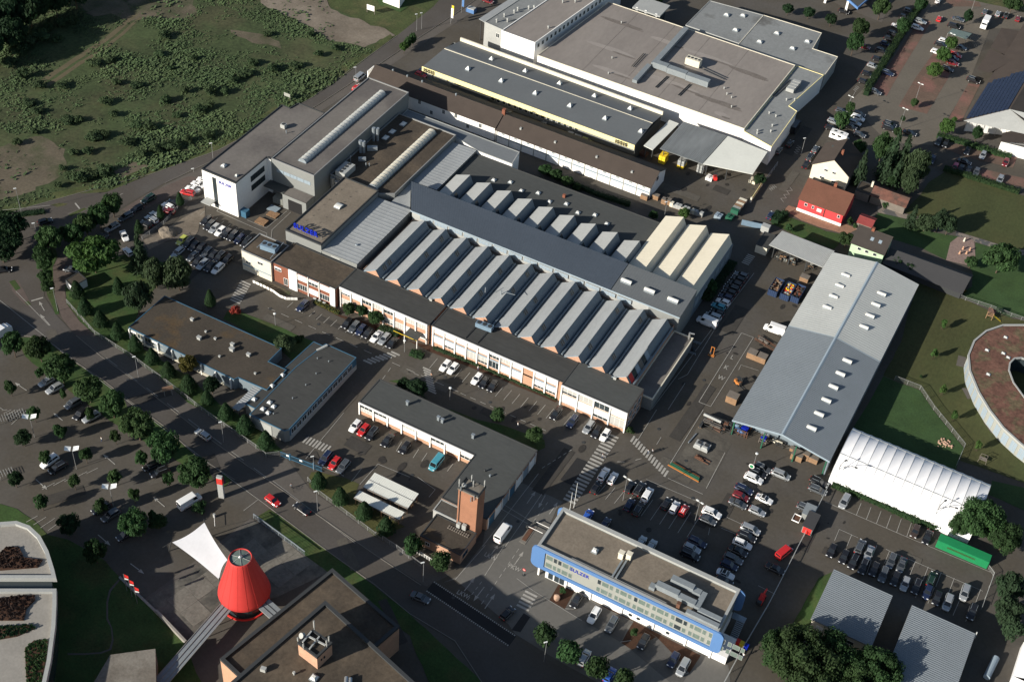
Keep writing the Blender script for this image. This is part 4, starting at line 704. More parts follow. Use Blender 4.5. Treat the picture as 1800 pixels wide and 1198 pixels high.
for i in range(8): inst("pilaster", pm, f1, (-83.0 + i * 4.6 + 62, -51.95 - .09 * i + 45, 0)); i < 7 and inst("ledge", lg, f1, (-80.7 + i * 4.6 + 62, -51.95 - .09 * i + 45, 0))
for (x, y, s) in ((-71.6, -41.3, .8), (-66, -42.9, .5), (-65.8, -45.8, 1.0), (-62.4, -43.7, .6), (-57.4, -43.2, .9), (-56.4, -44.7, 1.1), (-51.8, -44.0, .9), (-57.6, -48.2, .5), (-46.6, -48.3, .5)):
    MB().box(x - s * .5, x + s * .5, y - s * .35, y + s * .35, 3.6, 3.6 + s * .8).box(x - s * .6, x + s * .6, y - s * .45, y + s * .45, 3.6 + s * .8, 3.72 + s * .8).build("roof_vent", "lightgrey", f1)
f2 = thing("flat_building", "dark roofed low building with blue fascia and white windows along the yard lane", "workshop", -34, -45, 0)
flat(f2, [(-39.4, -60.3), (-29.3, -60.3), (-28.6, -59.4), (-28.6, -30.4), (-37.9, -30.4), (-39.4, -41.3)], 4.0, "greywall", "bitumen", "bluetrim", .06, cw=.14)
flat(f2, [(-42.8, -57.5), (-39.5, -57.5), (-39.5, -41.0), (-38.1, -30.8), (-41.3, -30.8)], 3.3, "greywall", "bitumen", "bluetrim", .05, cw=.14)
for i in range(12): window(f2, -28.58, -57.6 + i * 2.2, 1.65, 1.85, 1.7, pi / 2, frame="white", pane="glass", mull=1)
MB().box(-28.6, -28.5, -59.2, -30.5, .0, 1.55).build("plinth", "lightgrey", f2); MB().box(-28.6, -28.56, -59.2, -30.5, 1.55, 3.7).build("band", "bluetrim", f2)
MB().box(-38.8, -33.0, -60.42, -60.3, .2, 3.4).build("door_panel", "lightgrey", f2)
for (x, y) in ((-37.6, -54.6), (-36.0, -55.2), (-37.7, -57.2), (-35.9, -57.6), (-40.9, -44.8), (-40.9, -49.2), (-41.8, -55.2)): skylight(f2, x, y, 4.0 if x > -39 else 3.3, 1.2, 1.2, .5)
for (x, y) in ((-33.5, -35.4), (-33.7, -40.6), (-33.6, -45.2), (-33.7, -50.6), (-34.6, -57.2), (-36.5, -36.0)): vent(f2, x, y, 4.0, .5, .18)
MB().tube((-38.4, -33.5, 3.9), (-37.0, -30.9, 4.3), .35, n=8).build("duct", "lightgrey", f2)
cc = thing("corrugated_canopy", "pale corrugated canopy joining the two low flat-roofed buildings", "canopy", -43, -56, 0)
MB().corr((-44.9, -60.0, 2.9), (-44.9, -51.4, 2.9), (-42.9, -60.0, 2.9), (-42.2, -51.4, 2.9), 12, .06).build("roof", "metalroof", cc)
mb = MB()
for x, y in ((-44.6, -59.5), (-43.2, -59.5), (-44.6, -52)): mb.box(x - .06, x + .06, y - .06, y + .06, 0, 2.9)
mb.build("post", "darkmetal", cc)
def carport(label, x0, x1, y0, y1, h, mat):
    t = thing("carport", label, "carport", (x0 + x1) / 2, (y0 + y1) / 2, 0)
    MB().corr((x0, y0, h - .1), (x1, y0, h - .1), (x0, y1, h + .1), (x1, y1, h + .1), int((x1 - x0) / .5), .03).build("roof", mat, t)
    MB().box(x0, x1, y0 - .08, y0, h - .3, h).build("fascia", "woodgrey", t)
    pm_ = MB().box(-.07, .07, -.07, .07, 0, h - .05).mesh("post", "wood")
    for i in range(6):
        for y in (y0 + .3, y1 - .3): inst("post", pm_, t, (x0 + .3 + (x1 - x0 - .6) * i / 5 - (x0 + x1) / 2, y - (y0 + y1) / 2, 0))
    return t
carport("wide white bicycle shelter with double sloping roof in the yard", -4.7, 7.4, -63.8, -61.4, 2.5, "canopypale")
carport("upper half of the double white shelter roof in the yard", -4.7, 7.4, -61.3, -58.9, 2.6, "canopypale")
carport("narrow white shelter with bicycles behind the four clipped trees", -4.8, 7.4, -67.5, -65.1, 2.4, "canopypale")
# ------------------------------------------------------------------ blue office
bo = thing("blue_office", "modern office with rounded blue frame, two window rows and gravel roof above white ground floor", "office building", 61, -57, 0)
MB().box(42.6, 82.8, -62.6, -51.8, 0, 3.35).build("ground_floor", "white", bo)
MB().box(82.8, 86.0, -62.65, -57.0, 0, 2.3).build("plinth_wing", "white", bo)
MB().box(40.3, 82.6, -62.9, -51.4, 3.2, 9.8).build("body", "stonepanel", bo)
MB().quad((40.7, -62.3, 9.83), (82.2, -62.3, 9.83), (82.2, -51.8, 9.83), (40.7, -51.8, 9.83)).build("roof", "gravelroof", bo)
mb = MB(); ring(mb, rect(40.0, 82.8, -63.1, -50.6), rect(40.6, 82.2, -62.5, -51.6), 9.7, 10.4); mb.build("coping", "lightgrey", bo)
def rrect(x0, x1, z0, z1, r, corners, n=8):
    out = []
    for (cx, cz, a0, on) in ((x1 - r, z0 + r, -pi / 2, corners[0]), (x1 - r, z1 - r, 0, corners[1]), (x0 + r, z1 - r, pi / 2, corners[2]), (x0 + r, z0 + r, pi, corners[3])):
        if on: out += [(cx + r * cos(a0 + pi / 2 * i / n), cz + r * sin(a0 + pi / 2 * i / n)) for i in range(n + 1)]
        else: out.append((cx + r * (1 if a0 in (-pi / 2, 0) else -1), cz + r * (-1 if a0 in (-pi / 2, pi) else 1)))
    return out
outer = rrect(39.0, 84.3, 3.3, 10.35, 1.5, (1, 1, 1, 1)); y0, y1 = -63.4, -62.95
mb = MB(); n = len(outer); ix0, ix1, iz0, iz1 = 42.2, 81.9, 4.35, 9.35
mb.add([(x, y0, z) for x, z in outer] + [(x, y1, z) for x, z in outer], [(i, i + n, (i + 1) % n + n, (i + 1) % n) for i in range(n)] + [tuple(range(n, 2 * n))])
inn = [(ix1, iz0), (ix1, iz1), (ix0, iz1), (ix0, iz0)]
q = n // 4
o_ = len(mb.v); mb.v += [(x, y0, z) for x, z in inn]; mb.v += [(x, y1, z) for x, z in inn]
for c in range(4):
    idx = list(range(c * q, (c + 1) * q)); nxt = ((c + 1) * q) % n
    for a, b in zip(idx, idx[1:]): mb.f.append((a, b, o_ + c)); mb.mi.append(0)
    mb.f.append((idx[-1], nxt, o_ + (c + 1) % 4, o_ + c)); mb.mi.append(0)
    mb.f.append((o_ + c, o_ + (c + 1) % 4, o_ + 4 + (c + 1) % 4, o_ + 4 + c)); mb.mi.append(0)
mb.build("blue_frame", "blue", bo)
mb = MB(); mb.add([(x, -51.0, z) for x, z in outer] + [(x, -50.75, z) for x, z in outer], [(i, i + n, (i + 1) % n + n, (i + 1) % n) for i in range(n)] + [tuple(range(n))[::1], tuple(range(n, 2 * n))]); mb.build("rear_frame", "blue", bo)
MB().box(42.2, 81.9, -63.15, -62.92, 4.3, 9.35).build("facade_panel", "stonepanel", bo)
x = 42.55; grp = [(1.35, 0), (.8, 0), (.8, 1), (1.35, 0), (.8, 1)]
for row, z in ((0, 4.75), (1, 7.3)):
    x = 42.5; first = True
    for gi in range(9):
        if gi == 1: x += 5.4
        for (w, d) in ([(1.6, 0), (.85, 0), (.85, 1), (1.45, 0), (.85, 0)] if gi == 0 else [(.85, 0), (1.6, 0), (.85, 0)]):
            window(bo, x + w / 2, -63.17, z, w, 1.5, frame="lightgrey", pane="glass" if random.random() < (.3 if row else .12) else "glassgreen", mull=0, proud=.04, fw=.05)
            x += w + .22
        x += .38
text("SULZER", bo, 48.4, -63.18, 7.4, 1.4, "signblue", pi / 2, 0, .05, .92, .015, "sign_lettering", 1.05)
for x in (41.0, 47.8, 53.8, 61.4, 69.0, 76.6, 82.4): MB().box(x - .2, x + .2, -62.9, -62.55, 0, 3.3).build("column", "white", bo)
for x in (43.9, 45.4, 46.7): window(bo, x, -62.62, .3, 1.2, 2.4, frame="galv", pane="glass", mull=0)
for x in (52.0, 63.5, 65.4, 72.4): MB().tube((x, -62.58, 1.3), (x, -62.68, 1.3), .45, n=14).build("porthole", "glass", bo)
for k_ in range(3): MB().tube((48, -62.55 + k_ * .22, 10.3), (70.5, -62.55 + k_ * .22, 10.3), .05, n=5).build("pipe_run", "rail", bo)
skylight(bo, 51.4, -57.6, 9.85, 1.4, 1.4, .8)
for (x, y) in ((57.0, -56.2), (58.6, -55.6)): MB().box(x - .55, x + .55, y - .5, y + .5, 9.85, 11.7).box(x - .65, x + .65, y - .6, y + .6, 11.7, 11.9).build("ventilation_tower", "cream", bo)
MB().box(57.5, 57.9, -62.2, -57.0, 10.1, 10.5).box(58.3, 58.7, -62.0, -56.6, 10.1, 10.5).build("duct", "ducts", bo)
D = MB(); D.box(69.0, 74.2, -57.0, -55.6, 10.1, 11.7).box(66.8, 72.0, -60.0, -58.6, 10.1, 11.6); D.build("ventilation_unit", "ducts", bo)
MB().box(74.2, 75.95, -57.2, -55.8, 10.2, 11.3).build("duct", "ducts", bo)
D = MB(); D.box(76.0, 77.2, -60.4, -55.9, 10.2, 11.2).box(77.0, 82.3, -61.0, -59.9, 10.2, 11.1).box(72.0, 76.0, -60.3, -58.9, 10.2, 11.4).box(75.0, 82.4, -62.6, -61.6, 10.2, 11.0).box(65.6, 66.9, -60.6, -59.2, 9.9, 10.8); D.build("duct", "ducts", bo)
MB().box(72.6, 73.4, -62.1, -61.2, 10.0, 11.6).build("ventilation_unit", "rust", bo)
st = MB()
for i in range(12): st.box(84.4, 86.0, -56.8 + i * .3, -56.55 + i * .3, i * .27, i * .27 + .08)
st.tube((86.0, -57, 1), (86.0, -52.8, 4.4), .04, n=4).tube((84.4, -57, 1), (84.4, -52.8, 4.4), .04, n=4).box(83.0, 86.0, -53.1, -51.5, 3.1, 3.25)
st.build("fire_stair", "galv", bo)
# ------------------------------------------------------------------ upper site: gabled house, store, market hall
def gable_house(name, label, cat, x0, x1, y0, y1, ez, rz, wall, roofm, axis='x', over=.35, z0=0.0, gmat=None, ry=None):
    t = thing(name, label, cat, (x0 + x1) / 2, (y0 + y1) / 2, 0)
    MB().prism(rect(x0, x1, y0, y1), z0, ez, top=False).build("wall", wall, t)
    if axis == 'x':
        r = (y0 + y1) / 2 if ry is None else ry
        s0 = (rz - ez) / (r - y0); s1 = (rz - ez) / (y1 - r)
        A = [(x0 - over, y0 - over, ez - s0 * over), (x1 + over, y0 - over, ez - s0 * over), (x1 + over, r, rz), (x0 - over, r, rz)]
        B = [(x1 + over, y1 + over, ez - s1 * over), (x0 - over, y1 + over, ez - s1 * over), (x0 - over, r, rz), (x1 + over, r, rz)]
        G = [[(x0, y0, ez), (x0, y1, ez), (x0, r, rz - .05)], [(x1, y0, ez), (x1, y1, ez), (x1, r, rz - .05)]]
    else:
        r = (x0 + x1) / 2 if ry is None else ry
        s0 = (rz - ez) / (r - x0); s1 = (rz - ez) / (x1 - r)
        A = [(x0 - over, y1 + over, ez - s0 * over), (x0 - over, y0 - over, ez - s0 * over), (r, y0 - over, rz), (r, y1 + over, rz)]
        B = [(x1 + over, y0 - over, ez - s1 * over), (x1 + over, y1 + over, ez - s1 * over), (r, y1 + over, rz), (r, y0 - over, rz)]
        G = [[(x0, y0, ez), (x1, y0, ez), (r, y0, rz - .05)], [(x0, y1, ez), (x1, y1, ez), (r, y1, rz - .05)]]
    for P in (A, B):
        mb = MB(); mb.add(P + [(x, y, z + .16) for x, y, z in P], [(3, 2, 1, 0), (4, 5, 6, 7), (0, 1, 5, 4), (1, 2, 6, 5), (2, 3, 7, 6), (3, 0, 4, 7)]); mb.build("roof_slope", roofm, t)
    mb = MB()
    for g_ in G: mb.add(g_, [(0, 1, 2)])
    mb.build("gable", gmat or wall, t)
    if axis == 'x': MB().tube((x0 - over, r, rz + .14), (x1 + over, r, rz + .14), .12, n=6).build("ridge", roofm, t)
    else: MB().tube((r, y0 - over, rz + .14), (r, y1 + over, rz + .14), .12, n=6).build("ridge", roofm, t)
    return t
lh1 = gable_house("long_house", "left half of the long brown-roofed house, partly in the shadow of the grey hall", "house", -94.2, -47.7, 75.6, 86.4, 5.0, 7.6, "white", "tile", ry=80.6)
lh2 = gable_house("long_house", "right half of the long brown-roofed house with white panelled wall facing the works", "house", -47.2, 5.3, 75.4, 86.4, 4.5, 7.2, "white", "tile", ry=80.4)
pm = MB().box(-.12, .12, -.12, 0, 0, 4.5).mesh("pilaster", "stonepanel"); bd = MB().box(-1.9, 1.9, -.05, 0, 2.2, 2.75).mesh("band", "strip")
for i in range(13):
    inst("pilaster", pm, lh2, (-46.8 + i * 4.34 + 20.95, 75.4 - 80.9, 0)); i < 12 and inst("band", bd, lh2, (-44.6 + i * 4.34 + 20.95, 75.4 - 80.9, 0))
    if i < 12: window(lh2, -44.6 + i * 4.34, 75.38, 3.55, .9, .45, frame="stonepanel", pane="strip", mull=0)
for i in range(9): window(lh1, -88 + i * 4.4, 75.58, (3.2, 1.0, 2.9)[i % 3], 1.0, 1.5, pane="glass", mull=1)
MB().box(-47.9, -46.9, 80.0, 81.0, 6.5, 9.1).build("chimney", "brickdark", lh1)
for (x, y) in ((-88, 80.8), (-82.5, 80.6), (-64.5, 80.4), (-77, 80.6)): vent(lh1, x, y, 7.5, .9, .35)
for (x, y, z) in ((-40, 78, 6.3), (-28, 77.8, 6.2), (-14, 78, 6.3), (-2, 77.5, 6.0)): MB().box(x - .3, x + .3, y - .3, y + .3, z - .4, z + .25).build("roof_hatch", "lightgrey", lh2)
MB().box(5.35, 5.45, 79.5, 80.7, 4.3, 5.5).build("gable_hatch", "darkmetal", lh2)
stz = thing("store", "long store with grey roof and yellow fascia over a dark lane", "shop building", -45, 101, 0)
MB().prism(rect(-82.6, -7.2, 93.2, 109.6), 0, 5.6, top=False).build("wall", "greywall", stz)
MB().add([(-83, 90.6, 6.0), (-7, 90.0, 6.0), (-6.6, 101.6, 7.4), (-81.6, 103.0, 7.4), (-6.4, 109.4, 6.3), (-80.4, 110.6, 6.3)], [(0, 1, 2, 3), (3, 2, 4, 5)]).build("roof", "storeroof", stz)
MB().box(-81.6, -6.6, 102.0, 102.25, 7.28, 7.46).build("ridge", "cream", stz)
MB().add([(-80.6, 110.6, 5.5), (-6.3, 109.4, 5.5), (-6.3, 109.9, 5.5), (-80.6, 111.1, 5.5), (-80.6, 110.6, 7.5), (-6.3, 109.4, 7.5), (-6.3, 109.9, 7.5), (-80.6, 111.1, 7.5)],
         [(0, 1, 5, 4), (4, 5, 6, 7), (2, 3, 7, 6)]).build("parapet", "cream", stz)
MB().add([(-83.1, 90.5, 4.5), (-6.9, 89.9, 4.5), (-6.9, 89.9, 6.1), (-83.1, 90.5, 6.1), (-83.1, 90.7, 4.5), (-6.9, 90.1, 4.5), (-6.9, 90.1, 6.1), (-83.1, 90.7, 6.1)],
         [(0, 1, 2, 3), (3, 2, 6, 7), (4, 7, 6, 5), (0, 4, 5, 1)]).build("fascia", "yellow", stz)
text("ISSIS", stz, -82.5, 90.46, 4.72, 1.6, "black", pi / 2, -.008, .05, 1.25, .08, "sign_lettering", 1.12)
text("ISSIS", stz, -13.4, 89.9, 4.72, 1.6, "black", pi / 2, -.008, .05, 1.25, .08, "sign_lettering", 1.12)
for i in range(6):
    skylight(stz, -69.5 + i * 12.3, 96.6, 6.75, 1.5, 1.5, .7, "pyr")
    if i < 5: skylight(stz, -66 + i * 12.5, 105.8, 6.85, 1.5, 1.5, .7, "pyr")
for i in range(16): window(stz, -58 + i * 2.0, 93.15, 1.2, 1.3, 1.9, frame="white", pane="glass", mull=0)
MB().box(-6.9, -6.7, 90.2, 109.4, .0, 5.9).build("end_wall", "bitumen", stz)
MB().box(-72, -58, 88.2, 92.8, 2.6, 2.8).build("awning", "bitumengrey", stz)
def sheet(name, label, cat, pts, mat, thick=.2, legs=(), legmat="darkmetal", rib=None):
    cx, cy = sum(p[0] for p in pts) / 4, sum(p[1] for p in pts) / 4
    t = thing(name, label, cat, cx, cy, 0)
    if rib: MB().corr(pts[0], pts[1], pts[3], pts[2], rib, .05).build("roof", mat, t)
    mb = MB(); lo = [(x, y, z - thick) for x, y, z in pts]; hi = pts if not rib else [(x, y, z - .02) for x, y, z in pts]
    mb.add(lo + hi, [(3, 2, 1, 0), (4, 5, 6, 7), (0, 1, 5, 4), (1, 2, 6, 5), (2, 3, 7, 6), (3, 0, 4, 7)]); mb.build("roof" if not rib else "roof_edge", mat, t)
    pmesh = {}
    for (x, y, h) in legs:
        if h not in pmesh: pmesh[h] = MB().box(-.12, .12, -.12, .12, 0, h).mesh("post", legmat)
        inst("post", pmesh[h], t, (x - cx, y - cy, 0))
    return t
sheet("yard_canopy", "narrow grey canopy roof beside the end of the yellow fascia store", "canopy", [(-5.1, 93.0, 5.0), (-1.8, 92.4, 5.0), (-.7, 110, 5.0), (-4.0, 110.2, 5.0)], "canopypale", legs=((-4.6, 94, 4.8), (-2.3, 94, 4.8)))
sheet("yard_canopy", "stained dark grey ribbed canopy roof over the stacked pallets", "canopy", [(0, 93.6, 5.6), (13.9, 94.2, 5.2), (15.1, 111, 6.0), (.6, 110.4, 6.0)], "canopygrey", legs=((1.0, 95, 5.3), (7, 95, 5.2), (13, 95, 5.0)), rib=26)
sheet("yard_canopy", "clean cream canopy roof at the corner of the pallet yard", "canopy", [(14.1, 94.3, 5.2), (28.8, 98.2, 5.0), (28.8, 110.2, 6.0), (15.3, 111.1, 6.0)], "canopypale", legs=((15, 96, 5.0), (21, 97.5, 4.9), (28, 99.6, 4.8)))
bh = thing("market_hall", "large white market hall with a broad grey brown roof and long roof ducts", "store building", -12, 136, 0)
flat(bh, [(-54.2, 115.6), (18.8, 115.2), (19.6, 159.4), (-49.8, 160.2)], 7.6, "white", "baushell", "cream", .18, cw=.16)
dm = "ducts"
MB().box(-20.4, -18.6, 131, 158, 7.9, 9.2).build("duct", dm, bh); MB().box(-21.4, -19.8, 118.6, 130, 7.9, 9.0).build("duct", dm, bh)
for (x0, x1, y) in ((-19.4, -14.4, 131), (-14.2, -7.6, 130.6), (-7.4, .4, 130.2)): MB().box(x0, x1, y - 1.1, y + 1.1, 8.2, 10.2).build("ventilation_unit", dm, bh)
unit(bh, -9.0, 139.5, 7.9, 5.0, 2.4, 2.3, 0, "cream", "chiller", 4)
mb = MB()
for y in (136.4, 137.6): mb.tube((-5.8, y + 2, 8.2), (3.0, y + .4, 8.2), .12, n=5)
for x in (-25.5, -24.8): mb.tube((x, 127, 7.9), (x, 136.5, 7.9), .12, n=5)
for x in (-14.0, -6.0): mb.tube((x, 120.5, 7.75), (x + .5, 128.6, 7.75), .12, n=5).tube((x + .6, 120.5, 7.75), (x + 1.1, 128.6, 7.75), .12, n=5)
mb.build("pipework", "darkmetal", bh)
for (x, y) in ((-40, 150), (-33, 128), (5, 132.5), (7, 130), (9, 129), (-30, 119), (11, 124)): vent(bh, x, y, 7.6, .8, .3, "lightgrey")
for i, (x, y, l) in enumerate(((-40, 150, 16), (-22, 148, 12), (-8, 147.5, 20), (8, 146, 14), (-36, 133, 18), (-12, 126, 22), (6, 124.5, 16), (-30, 121, 14), (10, 118.5, 6))):
    MB().add(*tess(ragged([(x + l / 2 * cos(t / 14 * 2 * pi), y + 1.1 * sin(t / 14 * 2 * pi)) for t in range(14)], .5), 7.615)).build("roof_stain", "roofpale" if i % 3 else "roofstain", bh); MB().add(*tess(ragged([(x + l * .3 + l / 4 * cos(t / 12 * 2 * pi), y - .9 + .5 * sin(t / 12 * 2 * pi)) for t in range(12)], .4), 7.625)).build("roof_stain", "roofstain", bh)
for x in (-38, -24, -11, 3): MB().box(x - .05, x + .05, 115.9, 159.2, 7.6, 7.63).build("roof_seam", "roofstain", bh)
bo2 = thing("market_office", "raised white office block with a row of small windows on the market hall", "office building", -60, 141, 0)
flat(bo2, [(-69.0, 117.6), (-56.3, 117.3), (-50.0, 172), (-62.6, 172)], 10.6, "white", "baushell", "white", .25)
for i in range(20):
    y = 119.4 + i * 2.5; window(bo2, -56.22 + (y - 117.3) * .1152, y, 8.2, 1.0, 1.3, pi / 2 - .115, frame="stonepanel", pane="glass", mull=0)
flat(bo2, [(-77.0, 120.4), (-69.2, 119.4), (-62.8, 172), (-70.6, 172)], 9.8, "lightgrey", "palegrey", "lightgrey", .2)
sheet("loading_canopy", "slim pale canopy along the side of the market office", "canopy", [(-80.6, 123, 8.6), (-77.2, 122, 8.6), (-70.8, 172, 8.6), (-74.4, 172, 8.6)], "metalroof", legs=((-80.2, 124, 8.4), (-77, 148, 8.4)))
for (x, y) in ((-73.6, 122.6), (-73.2, 127.2), (-71.4, 133.4), (-71.6, 131.2), (-68.8, 136.4), (-67.4, 137.6), (-70.8, 125)): vent(bo2, x, y, 9.8, 1.4, .45, "lightgrey")
for (x, y) in ((-60.6, 145.6), (-57.2, 148.4), (-57.0, 128.0)): vent(bo2, x, y, 10.6, 1.0, .4, "lightgrey")
window(bo2, -71.4, 119.7, 6.2, 1.4, 1.6, -.12)
bs = thing("market_side_wing", "lower pale grey roofed side wing of the market hall with yellow edge", "store building", 25, 136, 0)
flat(bs, [(19.0, 114.9), (29.2, 112.0), (29.2, 135.0), (26.0, 136.4), (29.4, 160.4), (19.9, 160.6)], 6.9, "white", "palegrey", "yellow", .12, cw=.12)
for k in range(4): MB().box(22.4 - k * .1, 25.0 - k * .1, 148.6 - k * 1.7, 149.9 - k * 1.7, 7.3, 8.6).build("chiller", "lightgrey", bs)
MB().tube((19.6, 139, 7.1), (21, 151, 7.1), .15, n=5).tube((20.3, 138.6, 7.1), (21.7, 150, 7.1), .15, n=5).build("pipework", "darkmetal", bs)
for (x, y) in ((22.6, 117.2), (23.0, 115.9), (25.5, 122.6), (26.2, 119.4), (22.2, 128.6), (24.6, 128.2), (24.2, 139.0), (26.4, 140.6)): vent(bs, x, y, 6.9, .9, .38, "lightgrey")
br = thing("rear_store", "low pale grey flat roofs with white dome lights behind the market hall", "store building", 3, 174, 0)
flat(br, [(-22.0, 164.4), (-2.2, 164.0), (-1.8, 186.6), (-21.4, 184.8)], 6.0, "lightgrey", "palegrey", "lightgrey", .15, cw=.14)
flat(br, [(-2.0, 162.6), (19.8, 162.4), (29.4, 162.4), (29.4, 175.6), (20.4, 175.6), (19.6, 187.2), (-1.7, 186.7)], 6.0, "lightgrey", "palegrey", "cream", .15, cw=.12)
for (x, y) in ((-12.6, 178.8), (-6.2, 171.2), (-7.6, 181.8), (6.6, 177.6), (3.6, 168.8), (14.6, 171.4), (17.4, 178.6)): skylight(br, x, y, 6.05, 2.0, 1.4, .8, "dome")
gp = thing("glass_pavilion", "white framed glazed stair pavilion at the top edge behind the market hall", "pavilion", -36, 168, 0)
MB().box(-40, -32, 163, 170, 0, 7).build("body", "glass", gp)
for x in (-40, -36.6, -32.6): MB().box(x - .4, x + .4, 162.6, 163.0, 0, 7.6).build("column", "white", gp)
MB().box(-41.5, -31.0, 162.2, 171, 7.0, 7.5).build("roof", "lightgrey", gp)
fs = thing("filling_station", "grey filling station canopy with blue edge at the top of the picture", "canopy", 15, 236, 0)
FS = [(4.48, 228.76), (24.47, 213.5), (28.5, 243.36), (6.98, 254.6)]
MB().prism(FS, 4.4, 5.0, bottom=True).build("roof", "bitumengrey", fs)
mb = MB(); ring(mb, inset(FS, -.1), inset(FS, .3), 4.35, 5.15); mb.build("fascia", "blue", fs)
for p in ((11.24, 219.11), (19.88, 216.87)): MB().box(p[0] - .4, p[0] + .4, p[1] - .4, p[1] + .4, 0, 4.5).build("column", "white", fs)
wh0 = thing("villa", "white house with lawn and pale sign board at the top edge", "house", *(-121.78, 134.05), 0)
VP = [(-120.76, 126.11), (-113.78, 125.85), (-115.82, 134.4), (-122.96, 135.16)]
flat(wh0, VP, 6.0, "white", "flatgrey", "white", .2)
bdg = thing("billboard", "white notice board on posts beside the gravel lot", "sign", *(-120.41, 117.89), 0)
a_, b_ = (-121.53, 117.1), (-118.62, 117.3)
MB().add([(*a_, 1.2), (*b_, 1.2), (*b_, 3.2), (*a_, 3.2)], [(0, 1, 2, 3)]).build("board", "white", bdg); MB().box(a_[0] - .08, a_[0] + .08, a_[1] + .05, a_[1] + .2, 0, 3.2).box(b_[0] - .08, b_[0] + .08, b_[1] + .05, b_[1] + .2, 0, 3.2).build("post", "woodgrey", bdg)
# ------------------------------------------------------------------ right hall, canopy, tent hall, sheds
rh = thing("storage_hall", "long open storage hall with two-tone grey ribbed roof and box skylights", "storage hall", 74, 37, 0)
ez, rz = 5.7, 7.9
for (ya, yb, mat, nn) in ((-.6, 39.3, "rollroof", 66), (39.45, 75.4, "rollroof2", 40)):
    MB().corr((61.7, ya, ez), (61.7, yb, ez), (74.35, ya, rz), (74.35, yb, rz), nn, .03).build("roof_slope", mat, rh)
    MB().corr((74.45, ya, rz), (74.45, yb, rz), (87.0, ya, ez), (87.0, yb, ez), nn, .03).build("roof_slope", mat, rh)
MB().add([(74.0, -.6, rz - .02), (74.4, -.6, rz + .14), (74.8, -.6, rz - .02), (74.0, 75.4, rz - .02), (74.4, 75.4, rz + .14), (74.8, 75.4, rz - .02)], [(0, 1, 4, 3), (1, 2, 5, 4)]).build("ridge", "strip", rh)
MB().add([(61.7, -.7, ez - .5), (74.4, -.7, rz - .5), (87.0, -.7, ez - .5), (87.0, -.7, ez + .08), (74.4, -.7, rz + .1), (61.7, -.7, ez + .08)], [(0, 1, 4, 5), (1, 2, 3, 4)]).build("fascia", "strip", rh)
MB().add([(61.7, 39.37, ez - .3), (74.4, 39.37, rz - .3), (87.0, 39.37, ez - .3), (87.0, 39.37, ez + .12), (74.4, 39.37, rz + .12), (61.7, 39.37, ez + .12)], [(0, 1, 4, 5), (1, 2, 3, 4)]).build("seam_trim", "strip", rh)
MB().box(86.5, 86.8, -.4, 75.2, 0, 5.6).build("wall", "metalside", rh)
MB().box(66, 86.5, 4.5, 4.7, 0, 5.7).box(65.6, 65.8, 4.5, 75, 0, 5.7).box(62, 86.5, 75.0, 75.25, 0, 5.8).build("inner_wall", "metalside", rh)
pm = MB().box(-.15, .15, -.15, .15, 0, 5.6).mesh("post", "tarpgreen")
for i in range(10): inst("post", pm, rh, (62.2 - 74, .2 + i * 8.2 - 37, 0))
for x in (70.2, 78.4, 86.2): inst("post", pm, rh, (x - 74, -.2 - 37, 0))
for i in range(4): skylight(rh, 68.4, 50.6 + i * 5.2, 6.85, 2.4, 1.2, .55, "barrel"); skylight(rh, 79.4, 48.4 + i * 5.2, 7.0, 2.4, 1.2, .55, "barrel")
for i in range(6): skylight(rh, 79.7, 6.0 + i * 5.5, 6.95, 2.4, 1.3, .6, "barrel")
sheet("open_shed", "open shed with ribbed metal roof at the head of the storage hall", "open shed", [(44.9, 69.8, 4.6), (61.6, 68.9, 4.6), (62.0, 77.0, 5.1), (46.0, 77.3, 5.1)], "shedroof", legs=((46.5, 70.4, 4.4), (51.5, 70.2, 4.4), (56.5, 70, 4.4), (61, 69.8, 4.4), (47, 76.8, 4.8), (54, 76.8, 4.8)), rib=40)
hut = thing("gate_hut", "small cream gate hut with dark roof beside the open shed", "hut", 43, 73.5, 0)
flat(hut, rect(41.2, 44.6, 70.2, 77.0), 2.8, "cream", "bitumen", "darkmetal", .1)
tent = thing("tent_hall", "white fabric hall with rounded roof and ribbed panels", "tent hall", 105.5, 7, 0)
def arch(i, n=14):
    t = pi * i / n; return (7.0 - 9.3 * cos(t) * (1.0), 6.4 * (abs(sin(t)) ** .72))
bays = 15; wv = 34.6 / bays; n = 14
for k in range(bays):
    xa = 88.3 + k * wv + .02; xb = xa + wv - .04; mb = MB(); xs = [xa + (xb - xa) * q / 4 for q in range(5)]
    for xi, x in enumerate(xs):
        for i in range(n + 1):
            y, z = arch(i); s = .12 * sin(pi * xi / 4) if 0 < i < n else 0; mb.v.append((x, y + s * .4 * cos(pi * i / n), max(.02, z - s)))
    for xi in range(4):
        for i in range(n): mb.f.append((xi * 15 + i, (xi + 1) * 15 + i, (xi + 1) * 15 + i + 1, xi * 15 + i + 1)); mb.mi.append(0)
    mb.build("fabric_panel", "membrane", tent, smooth=True)
for k in (0, bays):
    x = 88.3 + k * wv; MB().add([(x, *arch(i)) for i in range(n + 1)], [tuple(range(n + 1))]).build("end_wall", "membrane", tent)
mb = MB()
for k in range(bays + 1):
    x = 88.3 + k * wv
    for i in range(n): mb.tube((x, arch(i)[0], arch(i)[1] + .02), (x, arch(i + 1)[0], arch(i + 1)[1] + .02), .05, n=4, cap=False)
mb.tube((88.3, arch(10)[0], arch(10)[1] + .05), (122.9, arch(10)[0], arch(10)[1] + .05), .06, n=4).tube((88.3, arch(5)[0], arch(5)[1] + .05), (122.9, arch(5)[0], arch(5)[1] + .05), .06, n=4); mb.build("rib", "lightgrey", tent)
ct = thing("shipping_container", "green shipping container under the tree at the end of the tent hall", "container", 122.6, -6.2, 0)
